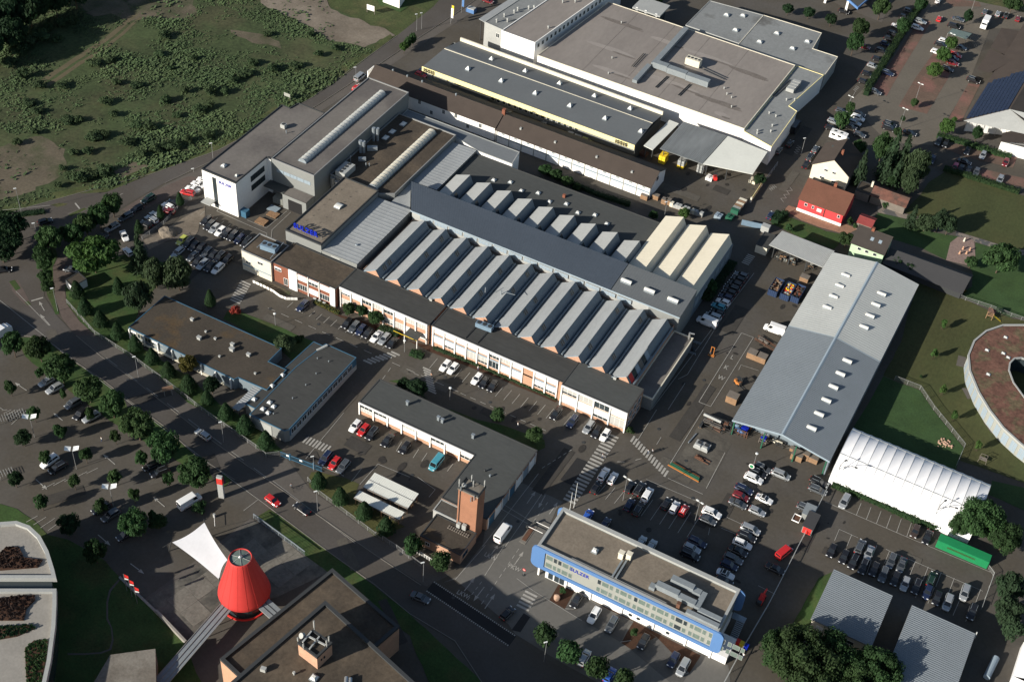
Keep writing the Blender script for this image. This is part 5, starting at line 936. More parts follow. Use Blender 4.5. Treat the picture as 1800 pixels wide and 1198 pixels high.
mb = MB(); mb.prism(rect(116.5, 128.6, -7.4, -4.95), .1, 2.55)
mb.build("body", "green", ct)
mb = MB()
for i in range(36): mb.box(116.7 + i * .33, 116.86 + i * .33, -7.46, -7.4, .25, 2.4)
mb.build("corrugation", "green", ct)
mb = MB()
for i in range(30): mb.box(119.0 + i * .22, 119.12 + i * .22, -7.49, -7.46, 1.35, 1.85)
mb.build("lettering_stripe", "leafyellow", ct); MB().box(128.6, 128.66, -7.3, -6.25, .2, 2.45).box(128.6, 128.66, -6.15, -5.05, .2, 2.45).build("door", "green", ct)
def pent(label, x0, x1, y0, y1, h, wallm):
    t = thing("ribbed_shed", label, "building", (x0 + x1) / 2, (y0 + y1) / 2, 0)
    MB().prism(rect(x0 + .3, x1 - .3, y0 + .4, y1 - .3), 0, h - .2, top=False).build("wall", wallm, t)
    MB().corr((x0, y0, h), (x0, y1, h), (x1, y0, h), (x1, y1, h), int((y1 - y0) / .52), .055).build("roof", "rollroof", t)
    mb = MB(); ring(mb, rect(x0 - .05, x1 + .05, y0 - .05, y1 + .05), rect(x0 + .12, x1 - .12, y0 + .12, y1 - .12), h - .3, h - .02); mb.build("eaves", "rail", t)
    return t
p1 = pent("cream walled building with blue grey ribbed roof at the lower right car park", 98.3, 111.9, -46.0, -30.7, 5.5, "cream")
for i, x in enumerate((100.6, 103.4, 107.6)): window(p1, x, -45.62, 2.6, 1.6, 1.1, mull=0, blind=.9 if i < 1 else 0)
p2 = pent("building with blue grey ribbed roof half in tree shade at the lower right edge", 116.4, 130.5, -52.0, -30.9, 5.5, "greywall")
MB().tube((130.7, -31.2, 4.4), (130.7, -30.6, 5.9), .14).build("pipe", "lightgrey", p2)
mk_ = thing("marquee", "white pitched tent peeking in at the lower right corner", "tent", *(142.6, -29.77), 0)
q_ = (142.6, -29.77)
MB().add([(q_[0] - 2, q_[1] - 5, 2.4), (q_[0] - 2, q_[1] + 5, 2.4), (q_[0] + 2, q_[1] - 5, 4), (q_[0] + 2, q_[1] + 5, 4), (q_[0] + 6, q_[1] - 5, 2.4), (q_[0] + 6, q_[1] + 5, 2.4)], [(0, 2, 3, 1), (2, 4, 5, 3)]).build("roof", "membrane", mk_)
MB().prism(rect(q_[0] - 2, q_[0] + 6, q_[1] - 5, q_[1] + 5), 0, 2.4, top=False).build("wall", "membrane", mk_)
# kindergarten with planted roof
kg = thing("kindergarten", "curved building with reddish planted roof round an open court at the right edge", "kindergarten", 122, 52, 0)
K0 = [(131, 77.5), (122, 77.4), (116.4, 76.0), (111.6, 72.9), (108.2, 68.0), (106.4, 62.3), (106.5, 56.0), (108.4, 50.3), (112.4, 43.8), (116.5, 38.9), (121, 34.7), (126.0, 31.7), (133, 28.5), (150, 26), (150, 77)]
HOLE = [(119.0, 62.6), (117.5, 61.4), (116.9, 59.0), (117.3, 56.2), (119.4, 52.3), (124, 47.5), (136, 45), (136, 63)]
mb = MB(); mb.prism(K0, 0, 4.55, top=False); mb.build("wall", "stonepanel", kg)
from mathutils.geometry import tessellate_polygon
def with_hole(poly, hole, z):
    vs = [(x, y, z) for x, y in ccw(poly)] + [(x, y, z) for x, y in ccw(hole)[::-1]]
    n0 = len(poly); tr_ = tessellate_polygon([[Vector(v) for v in vs[:n0]], [Vector(v) for v in vs[n0:]]]); return vs, [tuple(t) for t in tr_]
MB().add(*with_hole(inset(K0, .35), inset(HOLE, -.35), 4.7)).build("planted_roof", "sedum", kg)
mb = MB(); ring(mb, inset(K0, -.35), inset(K0, .15), 4.4, 4.85); ring(mb, HOLE, inset(HOLE, -.4), 4.3, 4.85); mb.build("roof_edge", "lightgrey", kg)
mb = MB().prism(HOLE, 0, 4.5, top=False); mb.build("court_wall", "glass", kg)
for (x, y) in ((113.3, 68.4), (110.2, 60.6), (114.3, 61.8), (115.8, 60.9), (112.8, 51.6), (121.6, 69.0)): skylight(kg, x, y, 4.7, 1.1, .9, .3, "dome")
Kc = ccw(K0)
for i in range(len(Kc)):
    a, b = Vector(Kc[i]), Vector(Kc[(i + 1) % len(Kc)]); d = (b - a).length
    if d > 11 or a.x > 130: continue
    for j in range(int(d // 2.4)):
        p = a.lerp(b, (j + .5) / max(1, int(d // 2.4))); an_ = atan2(b.y - a.y, b.x - a.x); window(kg, p.x + sin(an_) * .03, p.y - cos(an_) * .03, .3, 2.0, 3.4, an_, frame="lightgrey", pane="strip", mull=1)
# ------------------------------------------------------------------ houses
wh = gable_house("gabled_house", "cream gabled house with brown tiled roof beside the spruces", "house", 42.6, 54.2, 113.4, 126.0, 5.2, 9.2, "cream", "tile", 'y', .4, ry=48.6)
for (x, z) in ((46.4, 1.2), (50.2, 1.0), (47.0, 4.2), (49.6, 4.2)): window(wh, x, 113.37, z, 1.5 if z < 2 else 1.2, 1.3, mull=1, blind=.4)
MB().box(49.2, 49.9, 118, 118.8, 8, 10.1).build("chimney", "brickdark", wh)
for p in ((45.4, 118.5), (45.0, 123.0)): MB().add([(p[0] - .5, p[1] - .45, 6.62), (p[0] + .5, p[1] - .45, 7.3), (p[0] + .5, p[1] + .45, 7.3), (p[0] - .5, p[1] + .45, 6.62)], [(0, 1, 2, 3)]).build("roof_window", "glass", wh)
wl_ = thing("lean_to_roof", "low brown lean-to roof in front of the cream gabled house", "outbuilding", 50, 110, 0); flat(wl_, rect(44.5, 54.0, 106.6, 110.6), 2.6, "cream", "tiledark", "darkmetal", .1)
rd = gable_house("red_house", "bright red house with brown tiled roof and white trimmed windows", "house", 44.9, 58.6, 95.6, 106.2, 4.3, 7.6, "redwall", "tilebrown", 'x', .35, ry=102.0)
for (x, w) in ((47.2, .9), (49.4, .7), (57.4, .8)): window(rd, x, 95.57, 2.6, w, 1.0, mull=0)
window(rd, 51.4, 95.57, 2.2, 1.4, 1.1, mull=1, blind=.9); MB().box(44.8, 58.7, 95.4, 95.56, 0, 1.0).build("plinth", "white", rd); MB().box(52.9, 53.1, 95.45, 95.56, 0, 4.2).build("downpipe", "darkmetal", rd)
MB().box(52.4, 53.3, 102.4, 103.3, 7, 8.8).build("chimney", "brickdark", rd)
for x in (49.4, 51.8): MB().add([(x - .4, 98.4, 5.83), (x + .4, 98.4, 5.83), (x + .4, 99.3, 6.3), (x - .4, 99.3, 6.3)], [(0, 1, 2, 3)]).build("roof_window", "strip", rd)
gb = gable_house("garage_row", "weathered reddish tiled garage roof behind the red house", "garage", 62.4, 73.0, 111.6, 117.3, 2.9, 4.3, "woodgrey", "tilered", 'x', .3)
gb2 = thing("outbuilding", "flat mossy outbuilding at the left end of the garage row", "outbuilding", 60, 114, 0); flat(gb2, rect(57.6, 62.0, 111.2, 116.8), 3.0, "woodgrey", "mossroof", "darkmetal", .1); MB().box(61.0, 61.6, 115.4, 116, 3, 4.8).build("chimney", "cream", gb2)
dh = gable_house("mint_house", "pale green house with dark tiled roof behind the storage hall", "house", 65.0, 74.6, 83.0, 91.4, 5.3, 7.6, "mint", "tiledark", 'x', .3, ry=89.0)
for x in (67.6, 69.8, 72.2): window(dh, x, 82.97, 3.8, 1.1, 1.0, mull=0)
for x in (69.8, 72.2): MB().add([(x - .45, 85.6, 6.52), (x + .45, 85.6, 6.52), (x + .45, 86.7, 6.94), (x - .45, 86.7, 6.94)], [(0, 1, 2, 3)]).build("roof_window", "strip", dh)
MB().box(68.6, 69.4, 88.4, 89.2, 7, 8.6).build("chimney", "brickdark", dh)
ld = thing("slate_house", "long low house with plain dark slate roof beside the garden", "house", 87, 87, 0)
MB().prism([(75.4, 83.6), (98.0, 83.0), (98.6, 91.2), (75.6, 90.6)], 0, 2.6, top=False).build("wall", "darkmetal", ld)
MB().add([(75.0, 82.4, 2.7), (98.4, 81.9, 2.7), (99.0, 92.0, 2.7), (75.2, 91.2, 2.7), (75.1, 88.4, 4.3), (98.8, 88.6, 4.3)], [(0, 1, 5, 4), (3, 4, 5, 2), (0, 4, 3), (1, 2, 5)]).build("roof", "slate", ld)
cr = gable_house("carport", "little red tiled carport roof in the house garden", "carport", 62.9, 67.2, 97.0, 101.6, 2.5, 3.3, "woodgrey", "carportred", 'x', .25)
sol = thing("supermarket", "supermarket with blue solar panels on its brown roof", "store building", 95, 195, 0)
MB().prism([(77.2, 166.5), (88.6, 171.5), (100, 171), (120, 172), (120, 260), (84, 260), (79, 215)], 0, 4.6, top=False).build("wall", "white", sol)
RF = [(76.4, 165.2, 5.0), (88.9, 173.0, 6.2), (88.9, 262, 9.0), (78.5, 262, 5.2)]
MB().add([(76.2, 164.6, 4.7), (79.4, 262, 4.7), (92.5, 262, 9.4), (88.0, 173.6, 8.6)], [(0, 3, 2, 1)]).build("roof_slope", "tile", sol)
MB().add([(76.2, 164.6, 4.7), (88.0, 173.6, 8.6), (108, 177, 8.6), (100, 169.6, 4.7)], [(0, 3, 2, 1)]).build("porch_roof", "lightgrey", sol)
MB().add([(88.0, 173.6, 8.6), (92.5, 262, 9.4), (112, 262, 4.7), (108, 165, 4.7)], [(0, 1, 2, 3)]).build("roof_slope", "tiledark", sol)
# solar panels, each one its own piece
pv = MB().box(-.52, .52, -.82, .82, 0, .05).mesh("solar_panel", "solar")
A_, B_, D_ = Vector((76.2, 164.6, 4.7)), Vector((79.4, 262, 4.7)), Vector((88.0, 173.6, 8.6))
up = Vector((1, .0, .345)).normalized(); al = Vector((.0328, .9995, 0)); nrm = up.cross(al).normalized()
Mx = Matrix((up, al, nrm)).transposed().to_4x4(); cnt = 0
ox, oy, oz = origin(sol)
for i in range(10):
    for j in range(24):
        if cnt >= 230: break
        lo_ = 1.0 + i * .83; hi_ = 21.5 + i * 1.75
        c = A_ + up * (1.0 + i * 1.12) + al * (2.2 + i * .75 + j * 1.72) + nrm * .12
        if 2.2 + i * .75 + j * 1.72 > 27.5 + i * 1.3: continue
        o = inst("solar_panel", pv, sol); m_ = Mx.copy(); m_.translation = c - Vector((ox, oy, oz)); o.matrix_local = m_; cnt += 1
for i in range(9): MB().box(77.4 + i * 2.3, 77.5 + i * 2.3, 165.9 + i * .9, 166.0 + i * .9, 0, 4.2).build("post", "lightgrey", sol)
SG = MB().add([(*(72.27, 217.5), 3), (*(71.77, 201.28), 3), (*(76.42, 198.9), 4.6), (*(81.52, 210.1), 6)], [(0, 1, 2, 3)]); SG.build("dormer_roof", "tile", sol)
SG = MB().add([(*(72.17, 234.5), 3), (*(72.16, 218.77), 3), (*(81.07, 211.72), 5), (*(84.03, 233.62), 5)], [(0, 1, 2, 3)]); SG.build("dormer_roof", "tile", sol)
sp = thing("supermarket_annex", "white panelled annex of the supermarket with brown roof", "store building", *(91.23, 175.91), 0)
W0 = [(89.69, 160.64), (96.81, 161.74), (105.18, 163), (102.34, 175.92)]
MB().prism(W0, 0, 4.2, top=False).build("wall", "white", sp)
MB().add([(*(88.9, 165.66), 4.4), (*(89.5, 160.21), 4.4), (*(104.39, 168.04), 4.4), (*(101.54, 180.21), 5)], [(0, 1, 2, 3)]).build("roof", "tile", sp)
ts = thing("trolley_shelter", "glass roofed trolley shelter in the top right car park", "shelter", *(59.13, 227.19), 0)
TS = [(56.46, 220.49), (63.2, 220.1), (63.92, 225.24), (57, 224.62)]
MB().prism(TS, 2.3, 2.42, bottom=True).build("roof", "glassgreen", ts)
for p in TS: MB().box(p[0] - .06, p[0] + .06, p[1] - .06, p[1] + .06, 0, 2.3).build("post", "rail", ts)
tp = Vector(TS[1]); td = (Vector(TS[2]) - tp)
for i in range(9):
    q = tp + Vector((1.0 + i * .62, -.1 - i * .05)); MB().tube((q.x, q.y, 2.0), (q.x + td.x, q.y + td.y, 2.0), .05, n=4).tube((q.x, q.y, 0), (q.x, q.y, 2.0), .05, n=4).build("hoop", "darkmetal", ts)
# ------------------------------------------------------------------ foreground: red cone, sail, brown roofs, curved terrace
cn = thing("red_cone", "big red cone-shaped pavilion with a glass top and round glazed base", "pavilion", -9.8, -102, 0)
MB().lathe(-9.8, -102, [(5.35, 3.4), (5.6, 3.9), (5.45, 4.7), (4.9, 6.6), (4.1, 9.2), (3.3, 12), (2.75, 14), (2.45, 15.3), (2.3, 15.5), (2.2, 15.2)], 48, cap=False).build("cone", "conered", cn, smooth=True)
mb = MB()
for k in range(16):
    t = k * pi / 8; P = [Vector((-9.8 + (r + .02) * cos(t), -102 + (r + .02) * sin(t), z)) for r, z in ((5.6, 3.9), (5.45, 4.7), (4.9, 6.6), (4.1, 9.2), (3.3, 12), (2.75, 14), (2.45, 15.3))]
    for a, b in zip(P, P[1:]): mb.tube(a, b, .025, n=4, cap=False)
mb.build("fabric_seam", "conered", cn)
MB().lathe(-9.8, -102, [(2.2, 15.15), (1.2, 15.3), (.35, 15.45)], 24).build("glass_top", "glassgreen", cn)
mb = MB()
for i in range(6): t = i * pi / 3 + .2; mb.tube((-9.8 + .3 * cos(t), -102 + .3 * sin(t), 15.48), (-9.8 + 2.2 * cos(t), -102 + 2.2 * sin(t), 15.22), .06, n=4)
mb.build("glazing_bar", "lightgrey", cn); MB().lathe(-9.8, -102, [(.42, 15.3), (.42, 15.7), (.2, 15.95), (.05, 16.0)], 12).build("finial", "metal", cn)
MB().lathe(-9.8, -102, [(4.4, 0), (4.4, 3.6)], 32, cap=False).build("glazed_base", "glass", cn)
MB().lathe(-9.8, -102, [(5.2, 0), (5.2, .35), (4.9, .35), (4.9, 0)], 40, cap=False).build("base_ring", "red", cn)
sa = thing("tensile_sail", "white stretched fabric canopy held by masts beside the red cone", "canopy", -26, -92, 0)
cor = [(*(-30.87, -99.81), 3.4), (*(-26.57, -93.64), 7.2), (*(-16.94, -98.27), 5.0), (*(-16.58, -101.96), 3.2)]
c4 = [Vector(c) for c in cor]; mb = MB(); N = 14
def bil(u, v):
    p = (c4[0] * (1 - u) + c4[1] * u) * (1 - v) + (c4[3] * (1 - u) + c4[2] * u) * v
    ctr = (c4[0] + c4[1] + c4[2] + c4[3]) / 4; e = 4 * u * (1 - u) * (1 if v in (0, 1) else 1); w = max(abs(u - .5), abs(v - .5)) * 2
    pull = .09 * ((1 - (2 * u - 1) ** 2) * (2 * v - 1) ** 2 + (1 - (2 * v - 1) ** 2) * (2 * u - 1) ** 2)
    q = p.lerp(ctr, pull); q.z = p.z + 1.3 * (u - .5) * (v - .5); return q
for i in range(N + 1):
    for j in range(N + 1): mb.v.append(tuple(bil(i / N, j / N)))
for i in range(N):
    for j in range(N): a = i * (N + 1) + j; mb.f.append((a, a + N + 1, a + N + 2, a + 1)); mb.mi.append(0)
mb.build("fabric", "sail", sa, smooth=True)
for c in c4:
    d = (c - sum(c4, Vector()) / 4); d.z = 0; d.normalize()
    MB().tube((c.x + d.x * 1.2, c.y + d.y * 1.2, 0), (c.x + d.x * .2, c.y + d.y * .2, c.z + .5), .12, n=6).tube((c.x + d.x * 3.2, c.y + d.y * 3.2, 0), (c.x + d.x * .2, c.y + d.y * .2, c.z + .3), .03, n=4).build("mast", "darkmetal", sa)
wk = thing("walkway", "covered walkway with grey ribbed roof leading to the red cone", "walkway", -11, -114, 0)
MB().add([(-12.0, -106.6, 3.2), (-9.3, -107.4, 3.2), (-9.6, -131, 3.2), (-12.6, -131, 3.2)], [(0, 3, 2, 1)]).build("roof", "ducts", wk)
mb = MB()
for x in (-12.3, -11.3, -10.2, -9.4): mb.box(x - .06, x + .06, -131, -107, 3.2, 3.34)
mb.build("roof_rib", "greywall", wk); MB().box(-12.2, -9.6, -130, -107.6, 2.95, 3.15).build("soffit", "darkmetal", wk)
for i in range(7): MB().box(-12.2, -12.05, -108.5 - i * 3.4, -108.35 - i * 3.4, 0, 3).build("post", "darkmetal", wk)
w2 = thing("walkway", "short covered bridge between the red cone and the brown-roofed block", "walkway", -3, -101, 0)
MB().add([(-5.0, -103.9, 3.6), (-4.2, -100.9, 3.6), (.4, -102.0, 3.6), (-.4, -105.0, 3.6)], [(0, 3, 2, 1)]).build("roof", "ducts", w2); MB().add([(-5.0, -103.9, 3.3), (-.4, -105.0, 3.3), (-.4, -105.0, 3.6), (-5.0, -103.9, 3.6)], [(0, 1, 2, 3)]).build("edge", "greywall", w2)
for f_ in (.3, .62):
    a = Vector((-5.0, -103.9, 3.62)).lerp(Vector((-4.2, -100.9, 3.62)), f_); b = Vector((-.4, -105, 3.62)).lerp(Vector((.4, -102, 3.62)), f_); MB().tube(a, b, .07, n=4).build("roof_rib", "darkmetal", w2)
cb = thing("concrete_block", "plain square concrete block on the dark lawn at the lower left", "building", -17, -129, 0)
flat(cb, [(-22.6, -129.3), (-15.9, -123.6), (-9.6, -131), (-9.6, -141), (-20, -141)], 5.0, "concrete", "concrete", "concrete", .02)
lb = thing("brown_roof_block", "lower brown gravel roof wing with dark parapet and orange brick end wall", "building", 5, -103, 0)
LP = [(-1.6, -120.4), (5.0, -90.4), (14.0, -92.2), (26.0, -95.2), (23.2, -104.5), (10, -101), (4.0, -128.5)]
flat(lb, [(-1.6, -120.4), (5.0, -90.4), (24.9, -95.4), (23.0, -104.0), (11.6, -101), (5.9, -122.2)], 8.2, "brickorange", "brownroof", "darkmetal", .55, cw=.7)
hb = thing("brown_roof_block", "higher brown gravel roof with a brick penthouse and antennas", "building", 25, -118, 0)
flat(hb, [(6.0, -127.5), (11.0, -101.5), (36.2, -108.2), (78.0, -119.4), (78, -160), (10, -160), (5.8, -140)], 14.4, "brickorange", "brownroof", "darkmetal", .5, cw=.7)
ph = [(13.6, -114.5), (14.4, -110.5), (19.2, -111.1), (18.6, -115.3)]
MB().prism(ph, 14.4, 18.3, top=False).build("penthouse", "brick", hb); MB().add([(x, y, 18.2) for x, y in ccw(ph)], [(0, 1, 2, 3)]).build("penthouse_roof", "brownroof", hb)
mb = MB(); ring(mb, inset(ph, -.1), inset(ph, .35), 18.1, 18.65); mb.build("penthouse_coping", "darkmetal", hb)
mb = MB().box(14.4, 18.5, -112.4, -112.1, 18.5, 18.8).box(16.2, 16.5, -114.6, -111.2, 18.5, 18.8).box(14.2, 14.5, -114, -111, 18.5, 18.8); mb.build("roof_frame", "lightgrey", hb)
for (x, y, h) in ((14.6, -110.4, 3.2), (18.9, -112.4, 2.4), (18.6, -111.2, 2.0), (15.2, -114.9, 1.6), (13.4, -114.2, 1.4)): MB().tube((x, y, 17.8), (x, y, 18.4 + h), .08, n=5).tube((x, y, 18.2 + h * .4), (x, y, 18.4 + h), .16, n=6).build("antenna", "lightgrey", hb)
MB().tube((13.4, -112.4, 18.2), (13.2, -112.9, 18.6), .6, .6, 12).build("dish", "lightgrey", hb)
MB().box(13.75, 14.0, -114.0, -113.2, 15.0, 16.8).build("door", "darkmetal", hb)
for x in (18.95, 18.75): MB().box(x - .02, x + .05, -113.6 - (18.95 - x) * 3.6, -113.2 - (18.95 - x) * 3.6, 16.0, 16.7).build("window", "glass", hb)
unit(hb, 9.9, -121.0, 14.4, 1.1, .8, .9, .2, fans=0); skylight(hb, 19.2, -117.4, 14.45, 1.5, 1.5, .7, "dome"); vent(hb, 15.4, -118.6, 14.4, .9, .35, "lightgrey"); MB().tube((24.6, -114.2, 15), (26.4, -117.4, 15), .4, n=8).tube((25.4, -114.0, 15), (27.4, -117.2, 15), .4, n=8).build("duct", "metal", hb)
cv = thing("curved_terrace_building", "curved building with white rimmed roof terraces and planting beds at the lower left", "building", -50, -130, 0)
HZ = 9.6
c1 = [(-69.11, -129.99), (-65.89, -123.59), (-61.62, -118.07), (-59, -116.09), (-55.92, -115.64), (-52.3, -116.46), (-48.2, -118.53), (-43.97, -121.47), (-42.38, -122.71), (-63.41, -135.57)]
c2 = [(-61, -137.93), (-40.03, -125.13), (-37.72, -127.68), (-34.15, -131.94), (-29.44, -138.4), (-25.73, -144.35), (-21.64, -153.94), (-35.93, -162.47)]
c0 = c1[:9] + c2[1:7] + [c2[7], c1[9]]
MB().prism(inset(c0, .6), 0, HZ - 1.2, top=True).build("body", "glass", cv)
for cc_ in (c1, c2):
    MB().prism(cc_, HZ - 1.25, HZ - .75).build("terrace_floor", "terracestone", cv)
    mb = MB(); ring(mb, inset(cc_, -.35), inset(cc_, .45), HZ - 1.3, HZ); mb.build("parapet", "lightgrey", cv)
PB = [("leafpurple", [(-54.19, -127.64), (-56.06, -125.7), (-56.49, -121.95), (-54.09, -120.48), (-51.42, -121.98), (-47.73, -120.41), (-47.3, -122.39)]),
      ("leafpurple", [(-45.49, -136.68), (-49.23, -132.8), (-43.02, -128.03), (-42.04, -128.75), (-42.04, -131.36), (-40.51, -133.65)]),
      ("leafdark", [(-42.14, -140.17), (-44.33, -137.89), (-38.4, -133.65), (-37.26, -133.91), (-39, -137.17)]),
      ("leaf", [(-31.36, -142.81), (-35.63, -138.55), (-35.41, -136.24), (-33.31, -134.66), (-31.13, -137.37), (-26.5, -144.31), (-28.34, -145.42)])]
def tufts(pts, z, n_, s, seed):
    rnd = random.Random(seed); xs = [p[0] for p in pts]; ys = [p[1] for p in pts]; mb = MB(); k = 0
    while k < n_:
        x, y = rnd.uniform(min(xs), max(xs)), rnd.uniform(min(ys), max(ys))
        if not inside((x, y), pts): continue
        a = rnd.random() * pi; h = rnd.uniform(.3, 1) * s; w = s * rnd.uniform(.5, 1)
        for b in (a, a + pi / 2): mb.add([(x - cos(b) * w, y - sin(b) * w, z + h * .3), (x + sin(b) * w * .5, y - cos(b) * w * .5, z), (x + cos(b) * w, y + sin(b) * w, z + h * .5), (x - sin(b) * w * .5, y + cos(b) * w * .5, z + h)], [(0, 1, 2, 3)])
        k += 1
    return mb
for i, (mt, pts) in enumerate(PB):
    mb = MB().prism(pts, HZ - .75, HZ - .4); mb.build("planting_bed", "bark", cv)
    xs = [p[0] for p in pts]; ys = [p[1] for p in pts]; tufts(pts, HZ - .45, int((max(xs) - min(xs)) * (max(ys) - min(ys)) * 3), .45, i).build("planting", mt, cv)["kind"] = "stuff"
fl = thing("shadow_block", "unseen grey block outside the left edge, added for the shadow it casts", "building", -138, -108, 0)  # unseen block, added and sized for the shadow it throws into view
MB().prism(rect(-152, -127, -125, -92), 0, 15).build("wall", "greywall", fl)
bg_ = thing("bungalow", "small white hut with brown roof beside the cycle path", "hut", *(-110.28, -43.1), 0)
HB = [(-109.71, -45.97), (-106.41, -47.06), (-105.47, -42.68), (-109.04, -41.72)]
flat(bg_, HB, 2.6, "white", "mossroof", "darkmetal", .08)
# ------------------------------------------------------------------ field growth
def scatter(poly, n_, seed, dens=None):
    rnd = random.Random(seed); xs = [p[0] for p in poly]; ys = [p[1] for p in poly]; k = 0; tries = 0; out = []
    x0, x1, y0, y1 = max(min(xs), -240), max(xs), min(ys), min(max(ys), 190)
    while k < n_ and tries < n_ * 12:
        tries += 1; x, y = rnd.uniform(x0, x1), rnd.uniform(y0, y1)
        if not inside((x, y), poly): continue
        d = noise.noise(Vector((x * .035, y * .05, 1.7))) + .5 * noise.noise(Vector((x * .12, y * .12, 4)))
        if dens is not None and d < dens + rnd.random() * .5: continue
        out.append((x, y, d, rnd)); k += 1
    return out
BARE = [g_[4] for g_ in GROUND if g_[0] in ("bare_earth", "gravel_lot")]
# ------------------------------------------------------------------ trees
def blob(mb, c, r, rnd, sub=1):
    bm = bmesh.new(); bmesh.ops.create_icosphere(bm, subdivisions=sub, radius=1)
    s = rnd.random() * 10; vs = []
    for v in bm.verts:
        k = 1 + .25 * noise.noise(v.co * 1.7 + Vector((s, s, s))); vs.append((c[0] + v.co.x * r[0] * k, c[1] + v.co.y * r[1] * k, c[2] + v.co.z * r[2] * k))
    mb.add(vs, [[v.index for v in f.verts] for f in bm.faces]); bm.free()
def leafq(mb, p, nrm, s, rnd, w=.8):
    n_ = (Vector(nrm) + Vector((rnd.uniform(-1, 1), rnd.uniform(-1, 1), rnd.uniform(-.3, 1.2))) * w).normalized()
    a = n_.orthogonal().normalized(); t = rnd.random() * 2 * pi; b = n_.cross(a); u = a * cos(t) + b * sin(t); v = n_.cross(u); u *= s * rnd.uniform(.7, 1.2); v *= s * rnd.uniform(.45, .8)
    p = Vector(p); mb.add([p - u, p - v * .9 + n_ * s * .15, p + u, p + v + n_ * s * .12], [(0, 1, 2, 3)])
def weeds(n_, seed):
    mb = MB()
    for x, y, d, rnd in scatter(FIELDPOLY, n_, seed, -.28):
        if any(inside((x, y), b_) for b_ in BARE) and rnd.random() < .93: continue
        s = rnd.uniform(.25, .6) * (1 + max(0, d) * 1.6); h = s * rnd.uniform(.1, .6)
        for k in range(3): leafq(mb, (x + rnd.gauss(0, .5) * s, y + rnd.gauss(0, .5) * s, h * (.4 + .3 * k)), (-.3, -.4, 1.2), s * .7, rnd, .5)
    return mb
w_ = weeds(20000, 3).build("tall_weeds", "weed", kind="stuff"); w_["label"] = "knee-high weeds and rough growth over the fallow field"
def crown(kind, seed):
    """crown in a unit space: radius about 1 across, height 0 to 1"""
    rnd = random.Random(seed); mb = MB(); lobes = []; leaf = .085; N = 900; core = .66
    if kind in ("leaf", "small", "big", "pine", "birch", "bush", "sapling", "round"):
        nl = dict(leaf=15, small=8, big=26, pine=9, birch=12, bush=6, sapling=4, round=9)[kind]
        N = dict(leaf=2600, small=620, big=7500, pine=2000, birch=2200, bush=420, sapling=160, round=1200)[kind]
        leaf = dict(leaf=.078, small=.14, big=.042, pine=.08, birch=.085, bush=.15, sapling=.26, round=.11)[kind]
        z0, z1 = dict(leaf=(.30, .98), small=(.34, .98), big=(.16, 1.0), pine=(.25, .98), birch=(.16, .98), bush=(.08, .95), sapling=(.42, .96), round=(.26, .99))[kind]
        mid, hh = (z0 + z1) / 2, (z1 - z0) / 2
        for i in range(nl):
            t = i * 2.39996 + rnd.uniform(-.3, .3); e = 1 - 2 * (i + .5) / nl; q = math.sqrt(max(0, 1 - e * e)); sp = .58 if kind != "round" else .42
            rr_ = rnd.uniform(.34, .52) if kind != "big" else rnd.uniform(.22, .38)
            if kind == "big": sp = .74
            if kind == "leaf": sp, rr_ = .66, rnd.uniform(.24, .46)
            if kind == "sapling": sp, rr_ = .5, .4
            if kind == "round": rr_ = rnd.uniform(.5, .58)
            lobes.append(((cos(t) * q * sp * rnd.uniform(.8, 1.1), sin(t) * q * sp * rnd.uniform(.8, 1.1), mid + e * hh * .62), (rr_, rr_, rr_ * hh * rnd.uniform(.95, 1.25))))
        if kind not in ("sapling", "small"):
            lobes.append(((0, 0, mid), (.5, .5, hh * .62)))
            for c, r in lobes: blob(mb, c, [q * core for q in r], rnd, 1)
        for i in range(N):
            c, r = lobes[int(rnd.random() * len(lobes))]; d = Vector((rnd.gauss(0, 1), rnd.gauss(0, 1), rnd.gauss(.25, 1))).normalized(); k = rnd.uniform(.66, 1.08)
            leafq(mb, (c[0] + d.x * r[0] * k, c[1] + d.y * r[1] * k, c[2] + d.z * r[2] * k), (d.x, d.y, d.z), leaf, rnd)
    elif kind in ("cone", "column"):
        for z, r in ((.22, .62), (.38, .78), (.55, .66), (.72, .46), (.88, .22)): blob(mb, (0, 0, z), (r * .82, r * .82, .17), rnd, 1)
        for i in range(1700):
            z = .08 + .92 * rnd.random() ** 1.15; t = rnd.random() * 2 * pi; prof = min(1, (z - .04) / .22) * (1 - max(0, z - .3) / .78) ** .75; lump = 1 + .13 * noise.noise(Vector((cos(t) * 2, sin(t) * 2, z * 5 + seed)))
            k = prof * lump * rnd.uniform(.82, 1.04); leafq(mb, (cos(t) * k, sin(t) * k, z), (cos(t), sin(t), .5), .08, rnd)
    elif kind == "spruce":
        for z, r in ((.2, .5), (.4, .42), (.6, .3), (.8, .15)): blob(mb, (0, 0, z), (r, r, .2), rnd, 1)
        for lv in range(17):
            z = .07 + .9 * lv / 16; R_ = (1 - z) ** .85 * .98 + .05
            for i in range(max(5, int(12 * (1 - z)) + 4)):
                t = rnd.random() * 2 * pi; L_ = R_ * rnd.uniform(.72, 1.08); m = max(2, int(L_ * 7))
                for j in range(m + 1):
                    f_ = (j + .6) / (m + .6); s = .15 * (1.15 - f_ * .55)
                    leafq(mb, (cos(t) * L_ * f_, sin(t) * L_ * f_, z - .10 * f_ * f_ * R_ + rnd.uniform(-.012, .012)), (cos(t) * .5, sin(t) * .5, 1), s, rnd)
    return mb
